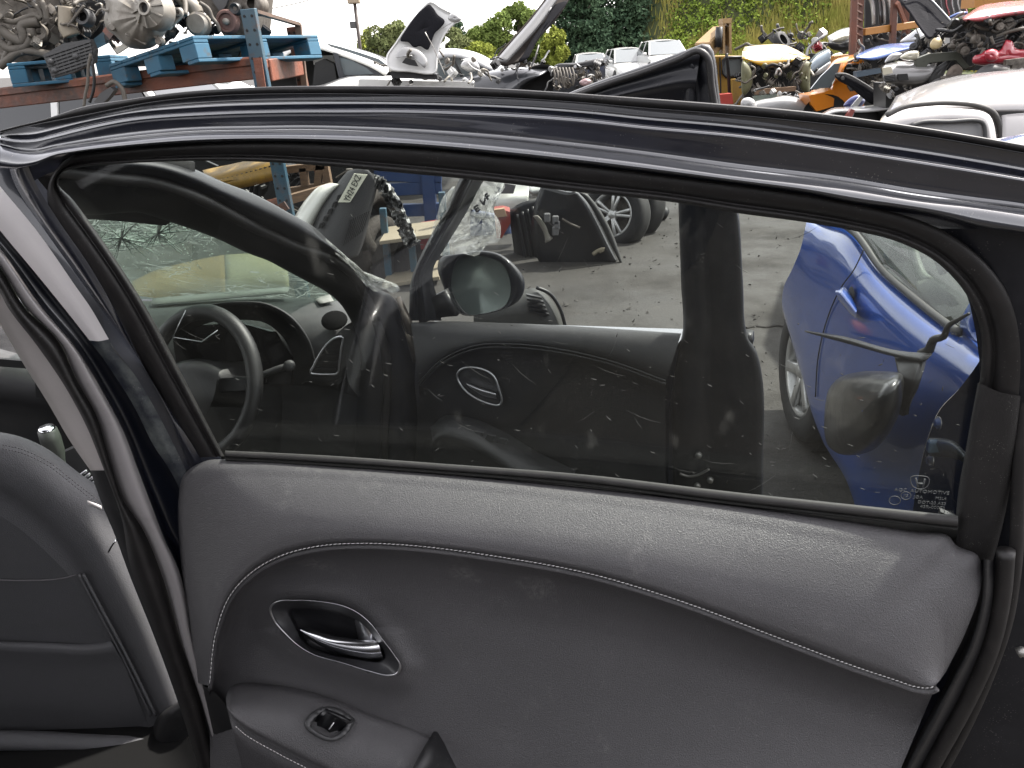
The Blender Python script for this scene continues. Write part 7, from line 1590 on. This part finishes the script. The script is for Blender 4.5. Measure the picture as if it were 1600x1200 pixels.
flat('door', [(1300,138),(1312,116),(1320,128),(1350,120),(1350,180),(1310,170),(1296,166)], 11.08, M_org, og, .05)
flat('side_window', [(1311,112),(1320,104),(1350,98),(1350,116),(1322,124)], 11.1, M_dgl, og, .03)
q = MB(); q.tube([PY(1318,100,11.0), PY(1308,126,11.0)], .035, seg=8); q.build('windscreen_post', M_org, og)
q = MB(); q.lathe([(0,-.02),(.26,-.02),(.30,.02)], PY(1288,184,11.05), (-.3,-1,0), 24); q.build('wheel_arch', M_dark, og)
# ------------------------------------------------------------------ rusty rack with hanging bumpers
rr5 = empty('rusty_rack', (PY(1345,150,13.2).x, 13.2, 0), 'rusty red upright rack with curved trim strips hanging in it', 'rack')
M_rust2 = mat('dark rust', (.11,.042,.026), .7, col2=(.065,.03,.022), vs=4, dirt=(.16,.06,.03), damt=.6)
for x, Y in ((1338,12.6),(1348,12.9),(1401,13.0),(1420,13.6)):
    b = PY(x+1, 110, Y); a = PY(x-1, -60, Y); q = MB(); q.bar(V((b.x,Y,0)), a, .08, .08, upv=(0,1,0), bev=.005); q.build('upright', M_rust2, rr5, smooth=False)
for k in range(9):
    q = MB(); y = 4 + 12*k; q.bar(PY(1338,y,12.6), PY(1348,y+5,12.9), .02, .02); q.build('lacing', M_rust2, rr5, smooth=False)
M_orb = mat('orange beam', (.30,.13,.02), .55, dirt=(.14,.07,.03), damt=.5)
for p0, p1 in (((1350,50),(1434,38)),((1300,93),(1338,88)),((1350,-8),(1434,-12)),((1510,8),(1560,2))):
    q = MB(); q.bar(PY(*p0,12.9), PY(*p1,13.2), .06, .10, bev=.006); q.build('beam', M_orb, rr5, smooth=False)
q = MB(); q.bar(PY(1402,4,12.9), PY(1420,50,13.3), .05, .05, upv=(0,1,0)); q.build('diagonal_brace', mat('brace pink', (.22,.10,.07), .6), rr5, smooth=False)
names_s = ['strip_white', ]
for i, (x0, x1, m_) in enumerate(((1354,1362,M_sil),(1366,1372,M_dkgrey),(1372,1378,M_sil),(1380,1390,M_wh),(1388,1396,M_sil),(1455,1466,M_sil),(1468,1474,M_dkgrey),(1476,1482,M_red),(1486,1490,M_sil),(1494,1500,M_sil),(1504,1510,M_red))):
    e_ = empty('hanging_strip', PY(x1, 38, 13.4), ['pale curved bumper strip, first from the left in the rusty rack', 'dark curved strip second from the left in the rusty rack', 'pale curved strip third from the left in the rusty rack', 'white curved strip fourth from the left in the rusty rack', 'pale curved strip fifth from the left in the rusty rack', 'pale strip right of the raised black bonnet', 'dark strip second right of the raised black bonnet', 'dark red strip in the rack above the red car', 'pale strip beside the dark red strip above the red car', 'pale strip left of the rightmost red strip above the red car', 'red strip rightmost in the rack above the red car'][i], 'car trim', 'trim strips hanging in the rack')
    q = MB(); sg = 1 if i < 5 else -1
    q.loft([[PY(x0,-14,13.5), PY((x0+x1)/2+sg*3,6,13.45), PY(x1+sg*1,24,13.4), PY(x1+sg*2,39,13.4)], [PY(x0+2.5,-14,13.38), PY((x0+x1)/2+2.5+sg*3,6,13.33), PY(x1+2.5+sg,24,13.28), PY(x1+2+sg*2,38,13.3)], [PY(x0+5,-14,13.5), PY((x0+x1)/2+5+sg*3,6,13.45), PY(x1+4+sg,24,13.4), PY(x1+3+sg*2,37,13.4)]], 14, sub=2); q.build('strip', m_, e_, solid=.015)
ht = empty('rack_scrap', PY(1380,62,13.6), 'loose dark blue and grey parts lying under the orange beam of the rusty rack', 'scrap heap')
clutter(ht, PY(1354,66,13.4), XE, YE, ZE, (.8,.3,.16), 20, 75, [M_dkgrey, M_greyp, M_dblue, M_sil, M_oilblack], 1.3)
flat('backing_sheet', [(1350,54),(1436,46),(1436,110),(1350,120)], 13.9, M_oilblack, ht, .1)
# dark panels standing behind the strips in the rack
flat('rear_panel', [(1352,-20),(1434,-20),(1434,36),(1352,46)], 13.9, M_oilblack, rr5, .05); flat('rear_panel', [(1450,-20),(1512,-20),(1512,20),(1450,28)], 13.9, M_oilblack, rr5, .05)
# ------------------------------------------------------------------ light blue bonnet car
lb_ = empty('light_blue_car', (PY(1395,120,10.8).x, 11.2, 0), 'stripped car under a light blue bonnet, left of the silver bumper', 'car')
q = MB(); q.loft([[PY(x,y,11.4) for x,y in ((1346,80),(1380,70),(1420,66),(1452,62))], [PY(x,y,10.6) for x,y in ((1338,87),(1372,80),(1412,74),(1448,66))], [PY(x,y,10.4) for x,y in ((1340,90),(1366,92),(1406,80),(1444,70))], [PY(x,y,10.45) for x,y in ((1350,93),(1366,95),(1404,83),(1442,72))]], 22, sub=3); q.build('bonnet', M_lbl, lb_, solid=.02)
panel('windscreen_edge', [(1406,66),(1420,54),(1438,44),(1446,56),(1450,62),(1430,65)], 11.6, M_wh, lb_, bulge=.04)
clutter(lb_, PY(1338,140,10.6), XE, YE, ZE, (.5,.4,.42), 44, 76, [M_oilblack, M_grime, M_alu, M_greyp, M_hose], .7)
flat('cross_member', [(1338,112),(1376,106),(1377,114),(1339,121)], 10.5, mat('grey blue steel', (.10,.13,.16), .4, metal=.3), lb_, .1)
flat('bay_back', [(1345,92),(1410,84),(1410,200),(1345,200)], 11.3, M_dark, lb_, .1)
# dark bonnet panel lying against the orange van
dp = empty('dark_bonnet_panel', PY(1350,165,9.4), 'dark loose bonnet panel leaning in front of the orange van', 'car part')
panel('bonnet_skin', [(1304,118),(1310,113),(1318,115),(1348,129),(1376,148),(1400,164),(1362,163),(1344,150),(1328,136),(1308,124)], 9.4, M_bonnetin, dp, bulge=.05, n=50)
q = MB(); q.tube([PY(x,y,9.32) for x,y in ((1306,116),(1318,115.5),(1348,130),(1376,149),(1398,163))], .014, seg=6, n=20); q.build('bonnet_seal', M_greyp, dp)
for x, y in ((1310,118),(1317,122)):
    q = MB(); q.lathe([(0,.01),(.02,.01),(.02,-.01)], PY(x,y,9.33), (0,-1,0), 10); q.build('latch_hole', M_greyp, dp)
bw = empty('blue_white_panel', PY(1340,168,9.8), 'blue and white car panel under the dark loose bonnet', 'car part')
panel('panel_skin', [(1318,166),(1330,152),(1344,148),(1352,156),(1344,168)], 9.8, paint('deep blue', (.05,.06,.19)), bw, bulge=.05)
flat('white_stripe', [(1330,166),(1344,150),(1350,152),(1340,167)], 9.7, M_wh, bw, .02)
sh5 = empty('silver_wing_panel', PY(1360,176,9.0), 'pale silver wing panel lying in front of the dark loose bonnet', 'car part')
q = MB(); q.loft([[PY(x,y,9.3) for x,y in ((1282,178),(1300,169),(1322,167),(1345,166),(1370,163),(1402,162))], [PY(x,y,8.9) for x,y in ((1284,182),(1304,174),(1330,173),(1350,173),(1372,171),(1390,168))]], 20, sub=2); q.build('wing_skin', M_sil, sh5, solid=.02)
flat('red_bracket', [(1322,182),(1330,170),(1336,172),(1330,186)], 8.85, mat('tail red', (.22,.06,.05), .4), sh5, .05)
flat('under_panel', [(1330,186),(1336,176),(1385,174),(1400,200),(1330,200)], 9.1, M_oilblack, sh5, .1)
# ------------------------------------------------------------------ silver car with raised black bonnet
sn = empty('silver_car', (PY(1430,150,8.6).x, 9.2, 0), 'silver car front with its black lined bonnet raised, right of the light blue bonnet', 'car')
tl3 = lambda x, y: (60 - y) * .010
panel('bonnet', [(1407,2),(1420,-8),(1440,-12),(1456,-2),(1470,14),(1480,24),(1490,34),(1470,48),(1451,61),(1442,52),(1432,38),(1420,20)], 8.7, M_bonnetin, sn, bulge=-.04, th=.02, dY=tl3, n=60)
q = MB(); q.tube([PY(x,y,8.6+tl3(x,y)) for x,y in ((1413,2),(1424,-5),(1440,-9),(1454,0),(1468,14),(1486,34))], .012, seg=6, n=24); q.build('bonnet_edge', M_dkgrey, sn)
q = MB(); q.tube([PY(1432,44,8.55), PY(1437,60,8.5), PY(1440,74,8.5)], .008, seg=5); q.build('stay_rod', M_oilblack, sn)
q = MB(); q.loft([[PY(x,y,8.6) for x,y in ((1379,104),(1386,98),(1428,97),(1446,98),(1465,98))], [PY(x,y,8.4) for x,y in ((1379,112),(1388,108),(1428,107),(1446,107),(1462,105))], [PY(x,y,8.36) for x,y in ((1381,124),(1390,124),(1430,124),(1446,122),(1456,114))], [PY(x,y,8.5) for x,y in ((1384,131),(1394,133),(1430,135),(1444,132),(1450,128))]], 26, sub=3); q.build('bumper', paint('bumper silver', (.15,.148,.145)), sn, solid=.02)
flat('number_plate', [(1379,106),(1393,104),(1395,114),(1381,117)], 8.33, mat('plate cream', (.42,.39,.30), .5), sn, .015)
flat('grille', [(1382,119),(1399,116),(1399,127),(1384,127)], 8.34, M_dark, sn, .015)
for k in range(4):
    y = 118.5 + 2.4*k; flat('grille_slat', [(1383,y),(1398,y-1.6),(1398,y-.8),(1383,y+.8)], 8.32, M_greyp, sn, .01)
flat('fog_lamp_recess', [(1403,116),(1418,115),(1420,125),(1404,126)], 8.33, M_dark, sn, .015)
panel('headlamp', [(1406,91),(1412,84),(1428,79),(1436,81),(1434,92),(1420,95)], 8.45, M_lamp, sn, bulge=.06)
panel('wing_edge', [(1382,98),(1390,86),(1400,82),(1410,84),(1404,92),(1392,97)], 8.6, M_sil, sn, bulge=.05)
M_olg = mat('grey green steel', (.055,.058,.045), .55, dirt=(.03,.03,.025), damt=.6)
flat('chassis_leg', [(1432,92),(1452,84),(1500,80),(1503,90),(1515,104),(1506,108),(1494,94),(1452,98),(1438,118),(1432,116)], 8.42, M_olg, sn, .06)
panel('arch_liner', [(1448,124),(1456,112),(1470,100),(1488,92),(1480,106),(1470,124),(1450,134)], 8.5, M_greyp, sn, bulge=.05)
panel('liner_rag', [(1478,118),(1484,106),(1496,100),(1504,108),(1500,120),(1486,124)], 8.4, mat('tan rag', (.17,.14,.115), .9, bump=.5, bs=40), sn, bulge=.06)
q = MB(); q.tube([PY(1470,123,8.3), PY(1490,120,8.3), PY(1520,119,8.3)], .020, seg=8, n=10); q.build('drive_shaft', M_grime, sn)
q = MB(); q.lathe([(0,.02),(.05,.02),(.055,0),(.05,-.03)], PY(1463,68,8.4), (-.1,-1,.3), 20); q.build('yellow_cap', mat('cream cap', (.40,.32,.17), .4), sn)
flat('fuse_label', [(1477,59),(1484,59),(1484,67),(1477,68)], 8.4, M_wh, sn, .02)
clutter(sn, PY(1440,100,8.55), XE, YE, ZE, (.62,.4,.30), 54, 77, [M_oilblack, M_grime, M_oilblack, M_greyp, M_alu], .75)
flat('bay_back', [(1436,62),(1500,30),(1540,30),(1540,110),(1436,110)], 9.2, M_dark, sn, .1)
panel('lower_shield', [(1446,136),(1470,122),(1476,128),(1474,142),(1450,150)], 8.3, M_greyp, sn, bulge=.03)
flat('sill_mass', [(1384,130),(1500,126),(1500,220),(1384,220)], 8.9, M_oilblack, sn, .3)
clutter(sn, PY(1388,158,8.5), XE, YE, ZE, (.5,.3,.18), 20, 78, [M_grime, M_oilblack, M_alu, M_sil], .9)
# ------------------------------------------------------------------ red car wreck
rd = empty('red_car', (PY(1560,120,7.8).x, 8.4, 0), 'red wrecked car with its front cut open at the right edge', 'car')
q = MB(); q.loft([[PY(x,y,9.4) for x,y in ((1512,22),(1530,10),(1560,4),(1640,-2))], [PY(x,y,8.2) for x,y in ((1505,29),(1530,22),(1570,16),(1640,8))], [PY(x,y,8.0) for x,y in ((1512,31),(1527,31),(1570,23),(1640,14))], [PY(x,y,8.05) for x,y in ((1516,33),(1528,34.5),(1570,27),(1640,18))]], 22, sub=3); q.build('bonnet', paint('faded red', (.40,.075,.085)), rd, solid=.02)
q = MB(); q.loft([[PY(x,y,9.6) for x,y in ((1480,30),(1500,24),(1512,22))], [PY(x,y,9.4) for x,y in ((1482,26),(1498,19),(1512,18))]], 8); q.build('blue_wing_behind', M_lbl, rd, solid=.02)
panel('red_inner_wing', [(1519,98),(1521,88),(1532,84),(1540,78),(1562,78),(1572,62),(1582,64),(1586,74),(1640,78),(1640,96),(1580,98),(1552,102),(1530,102)], 8.0, M_red, rd, bulge=.06, n=60)
panel('red_box', [(1538,82),(1550,76),(1560,80),(1558,94),(1542,96)], 7.85, M_red, rd, bulge=.06)
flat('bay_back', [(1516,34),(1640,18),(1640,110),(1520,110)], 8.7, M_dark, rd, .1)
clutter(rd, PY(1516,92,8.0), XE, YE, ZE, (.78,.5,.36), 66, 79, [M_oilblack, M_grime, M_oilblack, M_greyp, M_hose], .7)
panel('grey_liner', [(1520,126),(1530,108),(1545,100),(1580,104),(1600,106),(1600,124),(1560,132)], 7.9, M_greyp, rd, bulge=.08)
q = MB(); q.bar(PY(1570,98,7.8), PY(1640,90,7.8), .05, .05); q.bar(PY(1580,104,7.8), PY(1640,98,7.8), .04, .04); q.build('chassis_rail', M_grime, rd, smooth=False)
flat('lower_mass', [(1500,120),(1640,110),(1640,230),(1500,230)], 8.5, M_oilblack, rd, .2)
q = MB(); q.bar(PY(1512,6,10.5), PY(1572,-2,10.5), .3, .1); q.build('orange_trim', M_orb, rd, smooth=False)
clutter(rd, PY(1540,8,10.6), XE, YE, ZE, (.5,.3,.2), 10, 80, [M_grime, M_alu, M_greyp])
# ------------------------------------------------------------------ silver car roof close by on the right
nr = empty('silver_car', (PY(1500,215,4.9).x, 5.2, 0), 'pale silver car with a dark edged rear window, just beyond the door frame at right', 'car')
M_nsil = paint('near silver', (.34,.325,.315))
q = MB(); q.loft([[PY(x,y,6.3) for x,y in ((1400,150),(1440,134),(1490,120),(1550,112),(1660,104))], [PY(x,y,5.2) for x,y in ((1384,176),(1420,158),(1470,141),(1540,128),(1660,116))], [PY(x,y,4.9) for x,y in ((1374,190),(1408,172),(1460,160),(1530,152),(1660,150))], [PY(x,y,4.8) for x,y in ((1366,210),(1400,190),(1455,178),(1530,172),(1660,170))]], 30, sub=3); q.build('roof', M_nsil, nr, solid=.02)
q = MB(); q.tube([PY(x,y,4.8) for x,y in ((1385,180),(1410,168),(1450,162),(1490,161),(1530,166),(1552,176),(1562,196),(1563,225))], .016, seg=6, n=40); q.build('tailgate_gap', mat('gap grey', (.05,.048,.045), .6), nr)
q = MB(); q.loft([[PY(x,y,4.74) for x,y in ((1372,200),(1400,183),(1450,172),(1500,170),(1546,180),(1556,210),(1556,250))], [PY(x,y,4.70) for x,y in ((1420,200),(1440,192),(1480,189),(1510,189),(1538,192),(1540,210),(1540,250))]], 30, sub=2); q.build('tailgate', M_nsil, nr, solid=.02)
flat('rear_window', [(1432,194),(1470,191),(1538,193),(1537,250),(1432,240)], 4.72, mat('bright glass', (.30,.30,.30), .08, coat=.8), nr, .01)
q = MB(); q.tube([PY(x,y,4.68) for x,y in ((1424,196),(1440,191),(1480,190),(1536,192),(1539,200),(1539,240))], .012, seg=6, n=30); q.build('window_rubber', M_greyp, nr)
q = MB(); q.loft([[PY(x,y,4.8) for x,y in ((1566,180),(1580,178),(1660,174))], [PY(x,y,4.75) for x,y in ((1567,260),(1580,260),(1660,260))]], 10, sub=2); q.build('side_panel', M_nsil, nr, solid=.02)
flat('lower_body', [(1380,215),(1660,215),(1660,330),(1380,330)], 4.95, M_nsil, nr, .2)

# ------------------------------------------------------------------ behind the viewer: an unseen dark corrugated screen, added for paint and glass to mirror
q = MB(); rows = []
for z in (0.0, 3.6): rows.append([V((-28 + i*.25, -9.0 + (.04 if (i // 2) % 2 else 0), z)) for i in range(225)])
q.grid(rows); o = q.build('dark_reflection_screen', mat('dark screen', (.018,.019,.022), .6, dirt=(.03,.025,.02)), smooth=False, solid=.05); tag(o, kind='structure')
